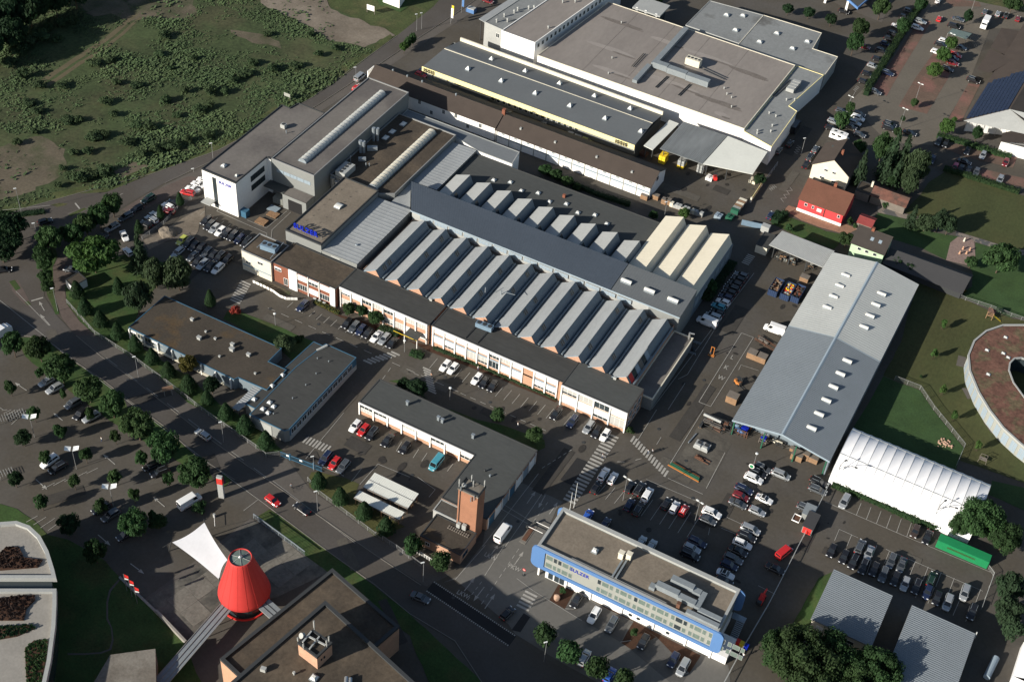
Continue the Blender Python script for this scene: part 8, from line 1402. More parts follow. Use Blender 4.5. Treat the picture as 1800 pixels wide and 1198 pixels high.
q_ = (-29.48, -87.23); t = thing("barrier", "white boom barrier at the visitor car park entrance", "barrier", q_[0], q_[1], 0); MB().box(q_[0] - .25, q_[0] + .25, q_[1] - .2, q_[1] + .2, 0, 1.1).build("cabinet", "lightgrey", t); MB().tube((q_[0], q_[1], 1), (q_[0] + 2.2, q_[1] - 2.6, 1), .06, n=5).build("boom", "white", t)
q_ = (33.73, -54); t = thing("grating_ramp", "dark steel grating island between the entrance lanes", "traffic island", q_[0], q_[1], 0); MB().obox(q_[0], q_[1], .09, 1.0, 4.4, .15, 0).build("grating", "rust", t); MB().obox(q_[0], q_[1], .05, 1.6, 6.0, .08, 0).build("kerb_slab", "kerb", t)
for tk, h, lab in (((38.72, -42.69), 6.5, "left"), ((39.21, -41.59), 9.0, "right")):
    t = thing("flagpole", f"{lab} bare white flagpole at the corner of the blue office", "flagpole", tk[0], tk[1], 0); MB().tube((tk[0], tk[1], 0), (tk[0], tk[1], h), .07, .04, 6).build("pole", "lamp", t); MB().box(tk[0] - .2, tk[0] + .2, tk[1] - .2, tk[1] + .2, 0, .15).build("base", "kerb", t)
q_ = (38.29, -64.66); t = thing("no_entry_sign", "round red and white road sign in the paved forecourt", "sign", q_[0], q_[1], 0); MB().tube((q_[0], q_[1], 0), (q_[0], q_[1], 2.4), .04, n=5).build("post", "rail", t); MB().tube((q_[0], q_[1] - .06, 2.1), (q_[0], q_[1] + .0, 2.1), .38, n=14).build("disc", "red", t); MB().box(q_[0] - .25, q_[0] + .25, q_[1] - .08, q_[1] - .065, 2.03, 2.17).build("bar", "white", t); MB().tube((q_[0], q_[1], 0), (q_[0], q_[1], .15), .3, n=10).build("foot", "darkmetal", t)
q_ = (70.79, -8.96); t = thing("round_sign", "round green and white sign on a pole among the parked cars", "sign", q_[0], q_[1], 0); MB().tube((q_[0], q_[1], 0), (q_[0], q_[1], 2.4), .04, n=5).build("post", "rail", t); MB().tube((q_[0], q_[1] - .1, 2.2), (q_[0], q_[1], 2.2), .7, n=16).build("disc", "white", t); MB().tube((q_[0], q_[1] - .13, 2.2), (q_[0], q_[1] - .1, 2.2), .5, n=16).build("green_disc", "green", t)
q_ = (47.61, -66.62); t = thing("boulder", "pinkish standing boulder in the bark bed by the blue office", "boulder", q_[0], q_[1], 0); mb = MB(); blob(mb, (q_[0], q_[1], .8), (.75, .6, 1.1), random.Random(4), 2); mb.build("rock", "rock", t)
# ------------------------------------------------------------------ yard goods
def crate(label, x, y, lx, ly, lz, ang=0.0, z=0.0, mat="wood", group="wooden crates in the yards"):
    t = thing("crate", label, "crate", x, y, z, group, ang); mb = MB().box(-lx / 2, lx / 2, -ly / 2, ly / 2, .12, lz); inst("box", mb.mesh("box", mat), t)
    n_ = max(2, int(lz / .3)); pm_ = MB().box(-lx / 2 - .02, lx / 2 + .02, -ly / 2 - .02, -ly / 2, 0, .22).mesh("plank", mat); pq = MB().box(lx / 2, lx / 2 + .02, -ly / 2, ly / 2, 0, .22).mesh("plank", mat)
    for i in range(n_): inst("plank", pm_, t, (0, 0, .15 + i * lz / n_)); inst("plank", pq, t, (0, 0, .15 + i * lz / n_))
    inst("lid", MB().box(-lx / 2 - .04, lx / 2 + .04, -ly / 2 - .04, ly / 2 + .04, lz, lz + .06).mesh("lid", "woodgrey"), t)
    mb = MB(); [mb.box(-lx / 2, lx / 2, q - .06, q + .06, 0, .12) for q in (-ly / 2 + .1, 0, ly / 2 - .1)]; inst("skid", mb.mesh("skid", "wood"), t); return t
def at(p, f_, *a, **k): return f_(a[0], p[0], p[1], *a[1:], **k)
at((56.61, 29), crate, "left of two big crates standing together beside the storage hall", 2.7, 2.2, 1.9)
at((59.03, 29.02), crate, "right of two big crates standing together beside the storage hall", 2.7, 2.2, 1.9)
at((58, 10.99), crate, "single slatted crate near the forklift beside the storage hall", 2.8, 2.4, 2.2)
at((79.03, 1.57), crate, "large crate under the front edge of the storage hall roof", 2.8, 2.4, 1.8)
at((80.91, 2.96), crate, "narrow crate between two others at the front of the storage hall", 1.6, 2.4, 2.0)
at((82.68, 2.98), crate, "crate nearest the green corner post of the storage hall", 2.6, 2.2, 1.6)
at((77.21, 3.29), crate, "small pale crate at the left of the crates under the storage hall", 1.2, 1.1, 1.0)
at((57.79, 66.35), crate, "pale crate beside the scrap skips", 2.4, 2.0, 1.4)
at((9.91, 76.38), crate, "left of two brown crates behind the end of the long house", 1.5, 1.4, 1.7)
at((11.03, 76.79), crate, "right of two brown crates behind the end of the long house", 1.5, 1.4, 1.7)
at((4.01, 75.1), crate, "stacked crate against the end of the cream wall", 2.2, 1.4, 1.6); at((6.84, 76.97), crate, "crate stack beside the gable of the long house", 2.0, 1.4, 1.5)
def pallet(label, x, y, n_=1, ang=0.0, mat="wood"):
    t = thing("pallet_stack", label, "pallet stack", x, y, 0, "pallets in the delivery court", ang); sl_ = MB().box(-1.6, 1.6, -.09, .09, 0, .05).mesh("slat", mat); bl_ = MB().box(-.06, .06, -1.2, 1.2, 0, .1).mesh("bearer", mat)
    for k in range(n_):
        for j in (-1.5, 0, 1.5): inst("bearer", bl_, t, (j, 0, .1 + k * .2))
        for i in range(9): inst("slat", sl_, t, (0, -1.1 + i * .275, .2 + k * .2))
    return t
at((-83.25, 4.03), pallet, "nearest big wooden pallet stack in the delivery court", 3); at((-82.55, 8.5), pallet, "pallet stack near the grey entry block", 2); at((-83.94, 10.7), pallet, "bluish pallet stack against the shaded wall", 2, 0.0, "strip")
at((-84.46, 14.47), pallet, "tall grey pallet stack in the shade of the delivery court", 10, 0.1, "stonepanel")
def skip(label, p, mat, fill, seed):
    t = thing("skip", label, "skip", p[0], p[1], 0, "open scrap skips in the rear yard"); x, y = p
    mb = MB(); ring(mb, rect(x - 1.3, x + 1.3, y - 3, y + 3), rect(x - 1.2, x + 1.2, y - 2.9, y + 2.9), .1, 2.1); mb.build("tub", mat, t); MB().box(x - 1.25, x + 1.25, y - 2.95, y + 2.95, .1, .25).build("floor", mat, t)
    mb = MB()
    for i in range(5): mb.box(x + 1.3, x + 1.38, y - 2.8 + i * 1.35, y - 2.65 + i * 1.35, .1, 2.1).box(x - 1.2 + i * .55, x - 1.1 + i * .55, y - 3.08, y - 3.0, .1, 2.1)
    mb.build("rib", mat, t); rnd = random.Random(seed); k = 0
    for m_ in fill:
        mb = MB()
        for i in range(22): mb.obox(x + rnd.uniform(-1, 1), y + rnd.uniform(-2.6, 2.6), 1.0 + rnd.random() * .6, rnd.uniform(.2, .8), rnd.uniform(.2, .6), rnd.uniform(.1, .5), rnd.random() * 3)
        mb.build("scrap", m_, t)["kind"] = "stuff"
skip("left open skip of brown scrap wood beside the storage hall", (52.3, 57.64), "skipblue", ("rust", "woodgrey", "wood"), 1)
skip("middle open skip heaped with colourful waste beside the storage hall", (55.76, 57.9), "skipblue", ("bright_yellow", "red", "lightgrey"), 2)
skip("right open skip of dark scrap against the storage hall", (58.42, 58.49), "skipblue", ("darkmetal", "rust", "brickdark"), 3)
def forklift(label, p, ang, mat="orange"):
    t = thing("forklift", label, "forklift", p[0], p[1], 0, "forklifts in the yards", ang)
    inst("body", MB().box(-1.1, .7, -.6, .6, .3, 1.1).box(-1.15, -.5, -.55, .55, 1.1, 1.35).mesh("body", mat), t)
    mb = MB(); [mb.box(a - .04, a + .04, b - .04, b + .04, 1.1, 2.2) for a in (-.7, .5) for b in (-.5, .5)]; mb.box(-.75, .55, -.55, .55, 2.2, 2.26); inst("cage", mb.mesh("cage", "darkmetal"), t)
    mb = MB(); [mb.box(.8, .95, b - .06, b + .06, .1, 3.2) for b in (-.35, .35)]; mb.box(.85, .95, -.4, .4, 1.4, 1.5).box(.85, .95, -.4, .4, 3.0, 3.1); inst("mast", mb.mesh("mast", "darkmetal"), t)
    mb = MB(); [mb.box(.95, 2.1, b - .06, b + .06, .12, .18) for b in (-.3, .3)]; inst("fork", mb.mesh("fork", "darkmetal"), t)
    wm = MB().tube((0, -.12, 0), (0, .12, 0), .33, n=10).mesh("wheel", "tyre"); [inst("wheel", wm, t, (a, b, .33)) for a in (-.8, .45) for b in (-.55, .55)]
    inst("seat", MB().box(-.3, .15, -.25, .25, 1.1, 1.25).box(-.4, -.3, -.25, .25, 1.2, 1.65).mesh("seat", "black"), t)
forklift("grey and orange forklift beside the storage hall", (57.16, 17.42), -.4); forklift("red orange forklift in front of the cream canopy roof", (18.2, 95.98), 2.0, "red")
q_ = (46.72, 23.7); t = thing("pallet_lifter", "upright yellow lifting frame standing in the yard by the shadow edge", "lifting frame", q_[0], q_[1], 0)
MB().box(q_[0] - .1, q_[0] + .05, q_[1] - .12, q_[1] + .03, 0, 2.9).box(q_[0] + .75, q_[0] + .9, q_[1] - .12, q_[1] + .03, 0, 2.9).box(q_[0] - .1, q_[0] + .9, q_[1] - .12, q_[1] + .03, 2.9, 3.05).build("frame", "orange", t); MB().box(q_[0] - .5, q_[0] + 1.2, q_[1] - .5, q_[1] + .4, .05, .2).build("base", "orange", t); MB().box(q_[0] - .3, q_[0] + .2, q_[1] - .2, q_[1] + .2, .2, 1.1).build("control_box", "darkmetal", t)
q_ = (86.72, -43.11); t = thing("scissor_lift", "dark red lifting platform parked in the shadow of the blue office", "lifting platform", q_[0], q_[1], 0)
MB().box(q_[0] - .6, q_[0] + .6, q_[1] - 1.4, q_[1] + 1.4, .3, .9).build("chassis", "red", t); MB().tube((q_[0], q_[1] - 1, .9), (q_[0] + .2, q_[1] + 2.2, 2.0), .18, n=6).tube((q_[0] + .2, q_[1] + 2.2, 2.0), (q_[0], q_[1] + .2, 2.5), .15, n=6).build("boom", "red", t); MB().box(q_[0] - .5, q_[0] + .5, q_[1] - 2.2, q_[1] - 1.4, .9, 1.9).build("cage", "darkmetal", t)
wm = MB().tube((-.15, 0, 0), (.15, 0, 0), .35, n=10).mesh("wheel", "tyre"); [inst("wheel", wm, t, (a, b, .35)) for a in (-.6, .6) for b in (-1, 1)]
q_ = (57.23, -17.42); t = thing("scaffold_bundle", "long bundle of green and orange scaffold frames lying on the yard", "scaffold bundle", q_[0], q_[1], 0, None, -.12)
for i, (m_, y, z) in enumerate((("orange", -.75, .3), ("tarpgreen", -.4, .5), ("tarpgreen", 0, .62), ("orange", .35, .5), ("rust", .7, .4), ("tarpgreen", .2, .25), ("orange", -.2, .3))):
    inst("beam", MB().box(-4.4 + .2 * i, 4.2 - .15 * i, y - .13, y + .13, .1, z).mesh("beam", m_), t)
mb = MB(); [mb.box(x - .06, x + .06, -.95, .95, .02, .16) for x in (-3, -1, 1, 3)]; inst("bearer", mb.mesh("bearer", "wood"), t)
for i, (tk, lab) in enumerate((((56.7, -7.79), "left"), ((58.51, -7.76), "right"))):
    t = thing("wrapped_machine", f"{lab} of two white wrapped flat machines on the worn concrete", "machine", tk[0], tk[1], 0, "two wrapped machines", -.02)
    inst("wrap", MB().box(-.95, .95, -1.3, 1.3, .1, .75).add([(-.9, -1.2, .75), (.9, -1.2, .75), (.9, 0, .75), (-.9, 0, .75), (-.6, -.9, 1.15), (.6, -.9, 1.15), (.6, -.3, 1.15), (-.6, -.3, 1.15)], [(0, 1, 5, 4), (1, 2, 6, 5), (2, 3, 7, 6), (3, 0, 4, 7), (4, 5, 6, 7)]).mesh("wrap", "lightgrey"), t); inst("cover", MB().box(-.5, .5, .3, 1.0, .75, .95).mesh("cover", "darkmetal"), t)
def rack(label, p, lx, ly, lz, mats, seed, ang=0.0, name="steel_rack"):
    t = thing(name, label, "steel rack", p[0], p[1], 0, None, ang); mb = MB(); rnd = random.Random(seed)
    for a in (-lx / 2, 0, lx / 2):
        for b in (-ly / 2, ly / 2): mb.box(a - .06, a + .06, b - .06, b + .06, 0, lz)
    for z in (lz * .4, lz * .95):
        for b in (-ly / 2, ly / 2): mb.box(-lx / 2, lx / 2, b - .05, b + .05, z - .06, z + .06)
    inst("frame", mb.mesh("frame", mats[0]), t)
    for k, m_ in enumerate(mats[1:]):
        for q in range(3): inst("load", MB().obox(rnd.uniform(-.35, .35) * lx, rnd.uniform(-.35, .35) * ly, .1 + rnd.random() * lz * .6, rnd.uniform(.2, .5) * lx, rnd.uniform(.15, .4) * ly, rnd.uniform(.2, .7), rnd.uniform(-.2, .2)).mesh("load", m_), t)
    return t
rack("steel frames and a long white pipe stored at the corner of the storage hall", (57.31, 0.44), 5.5, 3.0, 1.8, ("darkmetal", "rust", "darkmetal", "woodgrey"), 1)
q_ = (56.45, 1.03); t = thing("pipe", "long white pipe lying on the steel frames", "pipe", q_[0], q_[1], 0); MB().tube((q_[0] - 2.4, q_[1] + .3, 1.6), (q_[0] + 2.2, q_[1] + .1, 1.6), .38, n=10).build("tube", "lightgrey", t); MB().tube((q_[0] + 2.2, q_[1] + .1, 1.6), (q_[0] + 2.35, q_[1] + .1, 1.6), .5, n=10).build("flange", "metal", t)
q_ = (54.67, 0.83); t = thing("steel_beam", "dark blue steel beam standing across the end of the frames", "beam", q_[0], q_[1], 0); MB().box(q_[0] - .3, q_[0] + .3, q_[1] - 3.2, q_[1] + 1.6, .3, 1.0).build("beam", "darkmetal", t); MB().box(q_[0] - .4, q_[0] + .4, q_[1] - 3, q_[1] - 2.6, 0, .3).box(q_[0] - .4, q_[0] + .4, q_[1] + 1, q_[1] + 1.4, 0, .3).build("block", "wood", t)
rack("dark machinery stacked beside the green post", (60.58, 1.13), 2.6, 2.6, 1.6, ("darkmetal", "darkmetal", "rust"), 2); rack("blue machine parts stacked under the front of the storage hall", (63.69, 2.18), 3.6, 2.8, 2.0, ("rust", "blue", "tarpblue", "signblue"), 3)
rack("rusty stillage standing beside the blue machine parts", (65.27, 2.04), 1.4, 2.4, 2.2, ("rust", "woodgrey"), 4); rack("bright blue pump set on a pallet in front of the storage hall", (69.91, 2.26), 1.8, 1.8, 1.6, ("woodgrey", "signblue", "signblue"), 5)
rack("black machine frame with a pale drum under the hall edge", (73.3, 3.28), 3.4, 1.4, 1.2, ("darkmetal", "darkmetal", "cream"), 6, -.1); rack("rusty grating frames lying on the worn concrete", (59.29, -11.63), 3.8, 1.0, .3, ("rust", "rust"), 7, -.1)
q_ = (54.59, -6.45); t = thing("steel_tube", "thin steel tube lying alone beside the wrapped machines", "pipe", q_[0], q_[1], 0); MB().tube((q_[0] - .4, q_[1] - 1.9, .25), (q_[0] + .1, q_[1] + 1.9, .25), .16, n=6).build("tube", "galv", t); MB().box(q_[0] - .4, q_[0] + .2, q_[1] - .1, q_[1] + .1, 0, .12).build("chock", "wood", t)
rack("long steel profiles on trestles beside the storage hall", (58, 35.53), 6.2, 1.6, .8, ("rust", "darkmetal", "woodgrey"), 8, -.25); rack("grey steel parts on the floor by the lean-to", (42.26, 23.4), 2.0, 4.4, .8, ("galv", "darkmetal"), 9, .1)
for i, tk in enumerate(((48.34, 70.98), (50.29, 71.35), (52.33, 71.49), (57.5, 72.49))): rack(f"{ORD[i]} from the left of the loaded racks under the open shed", tk, 2.0, 1.8, 1.6, ("darkmetal", "wood", "stonepanel"), 20 + i)
for i, (tk, m_, lab) in enumerate((((1.08, 95.34), "bright_yellow", "stack of bright yellow wrapped pallets under the dark canopy"), ((6.95, 96.45), "lightgrey", "stack of pale and yellow pallets under the dark canopy"), ((12.94, 97.66), "lightgrey", "stack of grey white pallets where the two canopies meet"))):
    t = thing("goods_stack", lab, "goods stack", tk[0], tk[1], 0, "wrapped goods in the pallet yard")
    for j in range(3):
        for k in range(3):
            for l_ in range(2): inst("goods", MB().box(-.5, .5, -.45, .45, .12, .95).mesh("goods", m_ if not (i == 1 and k == 0) else "bright_yellow"), t, (l_ * 1.1 - .55, j * 1.0 - 1, k * .95))
for i in range(12):
    f_ = i / 11; x = (12.34, 76.35)[0] * (1 - f_) + (21.75, 76.76)[0] * f_; y = (12.34, 76.35)[1] * (1 - f_) + (21.75, 76.76)[1] * f_
    t = thing("paving_stack", f"{ORD[i]} from the left in the row of grey block pallets behind the cream sheds", "block pallet", x, y, 0, "grey block pallets in the yard"); inst("blocks", MB().box(-.5, .5, -.6, .6, .12, 1.0 + .5 * (i % 3 != 1)).mesh("blocks", "lightgrey" if i % 4 else "cream"), t); inst("pallet", MB().box(-.55, .55, -.62, .62, 0, .12).mesh("pallet", "wood"), t)
t = thing("lorry_trailer", "green tarpaulin trailer loaded with boards at the pallet yard gate", "trailer", *(29.72, 85.9), 0)
q_ = (29.86, 86); MB().box(q_[0] - 1.2, q_[0] + 1.2, q_[1] - 4, q_[1] + 4, .7, .95).build("bed", "darkmetal", t)
for i, m_ in enumerate(("tarpgreen", "stonepanel", "wood", "cream", "wood", "cream")): MB().box(q_[0] - 1.15, q_[0] + 1.15, q_[1] - 3.9 + i * 1.3, q_[1] - 2.7 + i * 1.3, .95, 2.3 - .12 * i).build("load", m_, t)
wm = MB().tube((-.14, 0, 0), (.14, 0, 0), .4, n=10).mesh("wheel", "tyre"); ox, oy, _ = origin(t); [inst("wheel", wm, t, (q_[0] - ox + a, q_[1] - oy + b, .4)) for a in (-1, 1) for b in (-2.4, -1.5, 2.4)]
for tk, lab, m_ in (((28.08, 100.86), "stacked boards beside the round bush at the yard corner", "cream"), ((16.27, 94.7), "white sacks on the ground beside the red forklift", "white"), ((25.69, 78.72), "blue grey covered goods near the trailer", "strip"), ((28.76, 80.11), "green covered goods near the trailer", "tarpgreen"), ((-8.04, 95.27), "pale barrels and goods at the end of the yellow fascia store", "wood"), ((-5.79, 94.63), "dark goods beside the pale barrels in the lane", "rust")):
    t = thing("goods_stack", lab, "goods stack", tk[0], tk[1], 0, "loose goods in the pallet yard")
    for j in range(4): inst("goods", MB().box(-.5, .5, -.6, .6, 0, 1.1 - .15 * j).mesh("goods", m_), t, ((j % 2) * 1.05, (j // 2) * 1.3, 0))
q_ = (88.99, -17.62); t = thing("site_container", "grey container hut with red end beside the fence of the right car park", "hut", q_[0], q_[1], 0); MB().box(q_[0] - 1.2, q_[0] + 1.2, q_[1] - 2.2, q_[1] + 2.8, 0, 2.3).build("body", "greywall", t); MB().box(q_[0] - 1.4, q_[0] + 1.4, q_[1] - 2.4, q_[1] + 3.0, 2.3, 2.42).build("roof", "slate", t); MB().box(q_[0] - 1.0, q_[0] + 1.0, q_[1] - 2.3, q_[1] - 2.2, .2, 2.2).build("door", "red", t)
q_ = (87.53, -14.87); t = thing("site_container", "flat grey cabin behind the hut with the red end", "hut", q_[0], q_[1], 0); MB().box(q_[0] - 1.2, q_[0] + 1.2, q_[1] - 1.2, q_[1] + 2.4, 0, 2.0).build("body", "greywall", t); MB().box(q_[0] - 1.3, q_[0] + 1.3, q_[1] - 1.3, q_[1] + 2.5, 2.0, 2.1).build("roof", "ducts", t)
q_ = (85.61, -17.05); t = thing("trailer", "small white framed trailer beside the grey cabin", "trailer", q_[0], q_[1], 0); mb = MB(); ring(mb, rect(q_[0] - .9, q_[0] + .9, q_[1] - 1.1, q_[1] + 1.1), rect(q_[0] - .78, q_[0] + .78, q_[1] - .98, q_[1] + .98), .5, .8); mb.build("frame", "white", t); MB().box(q_[0] - .8, q_[0] + .8, q_[1] - 1, q_[1] + 1, .45, .55).build("bed", "rust", t)
q_ = (-92.02, 138.38); t = thing("skip", "blue skip with pale cover by the upper road hedge", "skip", q_[0], q_[1], 0); MB().box(q_[0] - 1.6, q_[0] + 1.6, q_[1] - 1, q_[1] + 1, 0, 1.4).build("tub", "blue", t); MB().box(q_[0] - 1.2, q_[0] + 1.5, q_[1] - .9, q_[1] + .9, 1.4, 1.75).build("cover", "lightgrey", t)
q_ = (-89.37, 3.99); t = thing("skip", "blue waste container at the corner of the white block", "skip", q_[0], q_[1], 0); MB().box(q_[0] - 1.4, q_[0] + 1.4, q_[1] - .9, q_[1] + .9, 0, 2.0).build("tub", "bluetrim", t); MB().box(q_[0] - 1.45, q_[0] + 1.45, q_[1] - .95, q_[1] + .95, 2.0, 2.12).build("lid", "bluetrim", t)
q_ = (63.43, 256.58); q_ = (-101.91, -14.31); t = thing("sand_heap", "heap of sand on the building ground beside the staff car park", "sand heap", q_[0], q_[1], 0); mb = MB(); blob(mb, (q_[0], q_[1], 0), (2.6, 2.2, 1.5), random.Random(2), 3); mb.build("sand", "dirtlight", t)
q_ = (-98.94, -15.03); t = thing("plank_stack", "long pale planks beside the sand heap", "plank stack", q_[0], q_[1], 0, None, .95)
for i in range(3): inst("plank", MB().box(-4.5, 4.5, -.14, .14, 0, .2).mesh("plank", "woodgrey"), t, (0, i * .5, 0))
# red and white barrier boards by the dug trench
BPTS = [(-70.05, -18.08), (-66.67, -18.09), (-63.17, -18.28), (-60.45, -18.96), (-58.33, -18.83), (-55.87, -17.35)]
t = thing("barrier_boards", "curved run of red and white barrier boards round the trench by the office", "barrier", *BPTS[0], 0); ox, oy, _ = origin(t)
for a, b in zip(BPTS, BPTS[1:]):
    a, b = Vector(a), Vector(b); n_ = max(1, int((b - a).length / .9)); an_ = atan2(b.y - a.y, b.x - a.x)
    for i in range(n_):
        p = a.lerp(b, (i + .5) / n_); inst("board", MB().box(-.44, .44, -.04, .04, .2, 1.05).mesh("board", "redwall" if i % 4 == 3 else "white"), t, (p.x - ox, p.y - oy, 0), an_)
# play equipment
q_ = (107.4, 79.8); t = thing("play_tower", "wooden play tower with yellow slide at the kindergarten", "play tower", q_[0], q_[1], 0)
mb = MB(); [mb.box(q_[0] + a - .08, q_[0] + a + .08, q_[1] + b - .08, q_[1] + b + .08, 0, 2.8) for a in (-.8, .8) for b in (-.8, .8)]; mb.build("post", "wood", t); MB().box(q_[0] - .9, q_[0] + .9, q_[1] - .9, q_[1] + .9, 1.2, 1.32).build("deck", "wood", t)
MB().add([(q_[0] - 1, q_[1] - 1, 2.7), (q_[0] + 1, q_[1] - 1, 2.7), (q_[0] + 1, q_[1] + 1, 2.7), (q_[0] - 1, q_[1] + 1, 2.7), (q_[0], q_[1], 3.5)], [(0, 1, 4), (1, 2, 4), (2, 3, 4), (3, 0, 4)]).build("roof", "tilered", t); MB().add([(q_[0] + .9, q_[1] - .3, 1.3), (q_[0] + .9, q_[1] + .3, 1.3), (q_[0] + 3.2, q_[1] + .3, .2), (q_[0] + 3.2, q_[1] - .3, .2)], [(0, 1, 2, 3)]).build("slide", "bright_yellow", t)
for i, tk in enumerate(((92.46, 109.35), (93.15, 105.45), (95.04, 106.06), (92.84, 102.78), (94.58, 103.92))):
    t = thing("garden_figure", f"{ORD[i]} of the orange garden ornaments on the round paved place", "ornament", tk[0], tk[1], 0, "ornaments on the paved garden place"); MB().lathe(tk[0], tk[1], [(.3, 0), (.35, .3), (.2, .6), (.28, .9), (.05, 1.2 + .3 * (i == 0))], 8).build("figure", "brickorange" if i else "cream", t)
q_ = (98.31, 86.3); t = thing("garden_shrub", "orange flowering shrub at the end of the slate roofed house", "shrub", q_[0], q_[1], 0); inst("crown", crown_for("bush", "leafyellow", 0), t, (0, 0, 0), 0, (1.0, 1.0, 1.4)); inst("flowers", MB().lathe(0, 0, [(.5, .5), (.6, .9), (.3, 1.3)], 8).mesh("flowers", "orange"), t)
q_ = (119.33, 25.43); t = thing("sand_box", "climbing frame on the kindergarten lawn near the tent hall", "play equipment", q_[0], q_[1], 0); mb = MB(); [mb.tube((q_[0] + a, q_[1] + b, 0), (q_[0] + a * .8, q_[1] + b * .8, 1.8), .06, n=4) for a in (-1, 1) for b in (-.8, .8)]; mb.tube((q_[0] - .8, q_[1] - .64, 1.8), (q_[0] + .8, q_[1] - .64, 1.8), .06, n=4).tube((q_[0] - .8, q_[1] + .64, 1.8), (q_[0] + .8, q_[1] + .64, 1.8), .06, n=4); mb.build("frame", "woodgrey", t); MB().box(q_[0] - .8, q_[0] + .8, q_[1] - .6, q_[1] + .6, .9, 1.0).build("deck", "woodgrey", t)
q_ = (109.53, 26.2); t = thing("rubble_heap", "heap of rubble on the dark lawn behind the tent hall", "rubble heap", q_[0], q_[1], 0); rnd = random.Random(5); mb = MB(); [blob(mb, (q_[0] + rnd.gauss(0, .9), q_[1] + rnd.gauss(0, .6), .1), [rnd.uniform(.15, .4)] * 3, rnd, 1) for i in range(40)]; mb.build("rubble", "rock", t, "stuff")
q_ = (136.19, -33.86); t = thing("tank", "pale green tank lying in the shade at the lower right", "tank", q_[0], q_[1], 0); MB().tube((q_[0] - .3, q_[1] - 3, .9), (q_[0] + .3, q_[1] + 3, .9), .75, n=14).build("vessel", "strip", t); MB().box(q_[0] - .5, q_[0] + .5, q_[1] - 2.2, q_[1] - 1.8, 0, .3).box(q_[0] - .5, q_[0] + .5, q_[1] + 1.8, q_[1] + 2.2, 0, .3).build("saddle", "concrete", t)
# ------------------------------------------------------------------ people and bicycles
def person(label, p, ang, shirt="shirt", legs="denim", stride=.28):
    t = thing("person", label, "person", p[0], p[1], .09, None, ang); s = stride
    pts = [((0, 0, .92), .15, .11), ((0, 0, 1.12), .14, .10), ((0, 0, 1.36), .17, .11), ((0, 0, 1.47), .07, .07), ((0, 0, 1.56), .075, .085), ((.01, 0, 1.68), .075, .09),
           ((.02, .10, .86), .09, .09), ((s * .5, .11, .48), .065, .065), ((s * .55, .11, .08), .045, .045), ((s * .55 + .16, .12, .05), .04, .04),
           ((.02, -.10, .86), .09, .09), ((-s * .2, -.11, .48), .065, .065), ((-s, -.11, .10), .045, .045), ((-s + .16, -.12, .05), .04, .04),
           ((0, .20, 1.38), .055, .055), ((-.06, .25, 1.12), .042, .042), ((.06, .25, .88), .03, .03), ((.1, .25, .80), .035, .02),
           ((0, -.20, 1.38), .055, .055), ((.06, -.25, 1.12), .042, .042), ((.16, -.24, .90), .03, .03), ((.2, -.24, .82), .035, .02)]
    ed = [(0, 1), (1, 2), (2, 3), (3, 4), (4, 5), (0, 6), (6, 7), (7, 8), (8, 9), (0, 10), (10, 11), (11, 12), (12, 13), (2, 14), (14, 15), (15, 16), (16, 17), (2, 18), (18, 19), (19, 20), (20, 21)]
    me = bpy.data.meshes.new("body"); me.from_pydata([q[0] for q in pts], ed, []); o = bpy.data.objects.new("body", me); C.objects.link(o)
    md = o.modifiers.new("skin", 'SKIN'); sk = me.skin_vertices[0] if me.skin_vertices else None
    if sk is None:
        bm = bmesh.new(); bm.from_mesh(me); bm.verts.layers.skin.verify(); bm.to_mesh(me); bm.free(); sk = me.skin_vertices[0]
    for v, q in zip(sk.data, pts): v.radius = (q[1], q[2])
    sk.data[0].use_root = True; o.modifiers.new("sub", 'SUBSURF').levels = 1
    dg = bpy.context.evaluated_depsgraph_get(); me2 = bpy.data.meshes.new_from_object(o.evaluated_get(dg)); bpy.data.objects.remove(o); me2.name = "body"
    me2.materials.clear(); [me2.materials.append(MATS[m_]) for m_ in ("skin", shirt, legs, "black")]
    for pl in me2.polygons:
        z = pl.center.z; y = abs(pl.center.y); pl.material_index = 0 if (z > 1.46 or (y > .19 and z < 1.15)) else 3 if z < .12 else 2 if z < .95 else 1
    inst("body", me2, t); inst("hair", MB().lathe(0, 0, [(.085, 1.68), (.105, 1.73), (.09, 1.80), (.03, 1.835)], 10).mesh("hair", "hair"), t, (-.015, 0, 0)); return t
person("person walking alone in the visitor car park in a light shirt", (-65.77, -83.02), 1.0, "white", "denim"); person("left of two people on the slanting zebra crossing in a light blue top", (47.12, -17.07), .9, "strip", "denim"); person("right of two people on the slanting zebra crossing in a dark top", (47.95, -16.34), .9, "shirt", "black")
person("person pushing a bicycle over the long zebra crossing", (38.18, -24.17), .6, "shirt", "denim"); person("cyclist's companion standing by the road opposite the car park entrance", (-19.65, -71.27), -.8, "strip", "black"); person("person in white beside the red and blue goods at the lower fence", (88.67, -59.08), 1.2, "white", "denim")
person("person walking along the planted strip before the office", (-2.1, -14.38), -.5, "white", "denim"); person("person on the path by the small grass strip zebra", (15.85, -26.09), .5, "white", "strip"); person("person in orange on the grass strip crossing", (-10.82, -23.07), 1.4, "brickorange", "black")
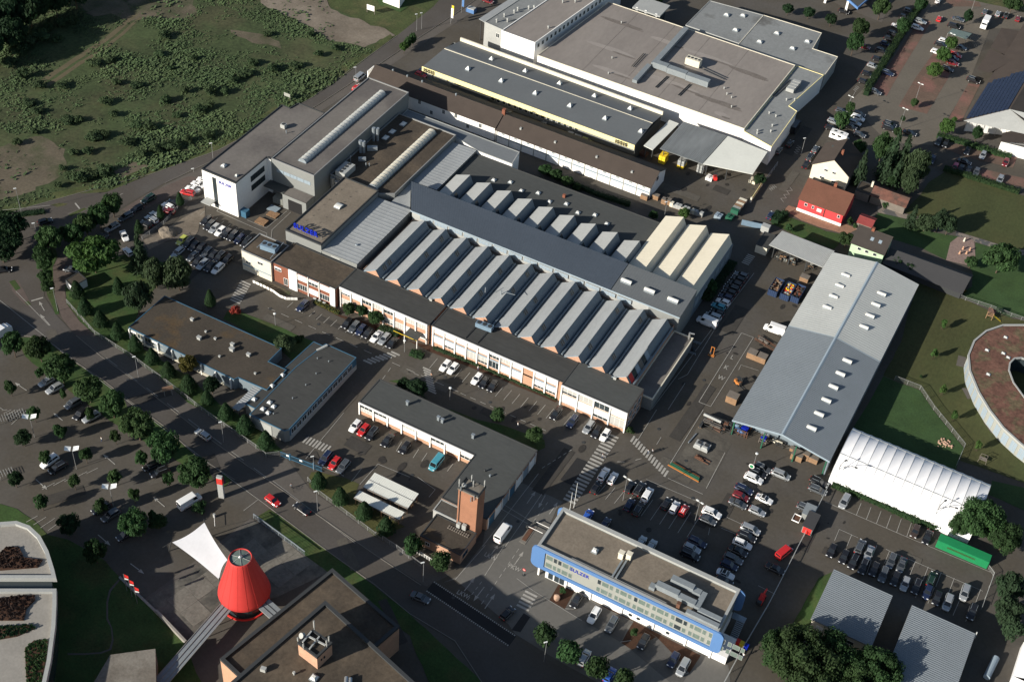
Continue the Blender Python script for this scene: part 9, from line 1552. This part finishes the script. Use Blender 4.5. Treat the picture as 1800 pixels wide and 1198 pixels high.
def bicycle(label, p, ang):
    t = thing("bicycle", label, "bicycle", p[0], p[1], .09, None, ang); wm = MB()
    for i in range(14): a, b = i * 2 * pi / 14, (i + 1) * 2 * pi / 14; wm.tube((.33 * cos(a), 0, .33 * sin(a)), (.33 * cos(b), 0, .33 * sin(b)), .02, n=4, cap=False)
    me = wm.mesh("wheel", "tyre"); inst("wheel", me, t, (-.52, 0, .34)); inst("wheel", me, t, (.52, 0, .34))
    inst("frame", MB().tube((-.52, 0, .34), (0, 0, .32), .02, n=4).tube((0, 0, .32), (-.18, 0, .85), .02, n=4).tube((-.15, 0, .78), (.38, 0, .86), .02, n=4).tube((0, 0, .32), (.38, 0, .86), .02, n=4).tube((.36, 0, .98), (.52, 0, .34), .02, n=4).tube((-.52, 0, .34), (-.16, 0, .8), .015, n=4).mesh("frame", "darkmetal"), t); inst("saddle", MB().box(-.3, -.06, -.06, .06, .88, .94).mesh("saddle", "black"), t); inst("handlebar", MB().tube((.36, -.28, 1.0), (.36, .28, 1.0), .018, n=4).mesh("handlebar", "darkmetal"), t)
bicycle("bicycle on the long zebra crossing", (37.27, -23.88), .6); bicycle("bicycle on the slanting zebra crossing", (47.27, -16.2), .9); bicycle("bicycle beside the main road opposite the car park", (-19.02, -71.48), -.8)
for i in range(11):
    f_ = (i + .5) / 11; bicycle(f"{ORD[i]} from the left of the bicycles under the narrow white shelter", (-4.2 + f_ * 11, -66.9), pi / 2)
for i, (tk, m_) in enumerate((((86.37, -56.3), "red"), ((87.34, -56.39), "bright_yellow"), ((88.3, -56.48), "signblue"))):
    t = thing("toolbox", f"{('red', 'yellow', 'blue')[i]} waste bin beside the fence behind the blue office", "bin", tk[0], tk[1], 0, "bins by the lower fence"); MB().box(tk[0] - .45, tk[0] + .45, tk[1] - .45, tk[1] + .45, 0, 1.1).build("tub", m_, t); MB().box(tk[0] - .5, tk[0] + .5, tk[1] - .5, tk[1] + .5, 1.1, 1.2).build("lid", m_, t)
for lab, (ax, ay), (bx, by) in (("upper row of white bicycle stands at the left edge car park", (-90.5, -91), (-87.0, -85.4)), ("lower row of white bicycle stands at the left edge car park", (-78, -103.6), (-76.2, -100.4))):
    t = thing("bicycle_stand", lab, "bicycle stand", ax, ay, 0); hm = MB().tube((-1.1, 0, 0), (-1.1, 0, .9), .05, n=4).tube((-1.1, 0, .9), (1.1, 0, .9), .05, n=4).tube((1.1, 0, .9), (1.1, 0, 0), .05, n=4).mesh("hoop", "lightgrey"); n_ = int(hypot(bx - ax, by - ay) / .6)
    for i in range(n_): inst("hoop", hm, t, ((bx - ax) * i / n_, (by - ay) * i / n_, 0), atan2(by - ay, bx - ax) + pi / 2)
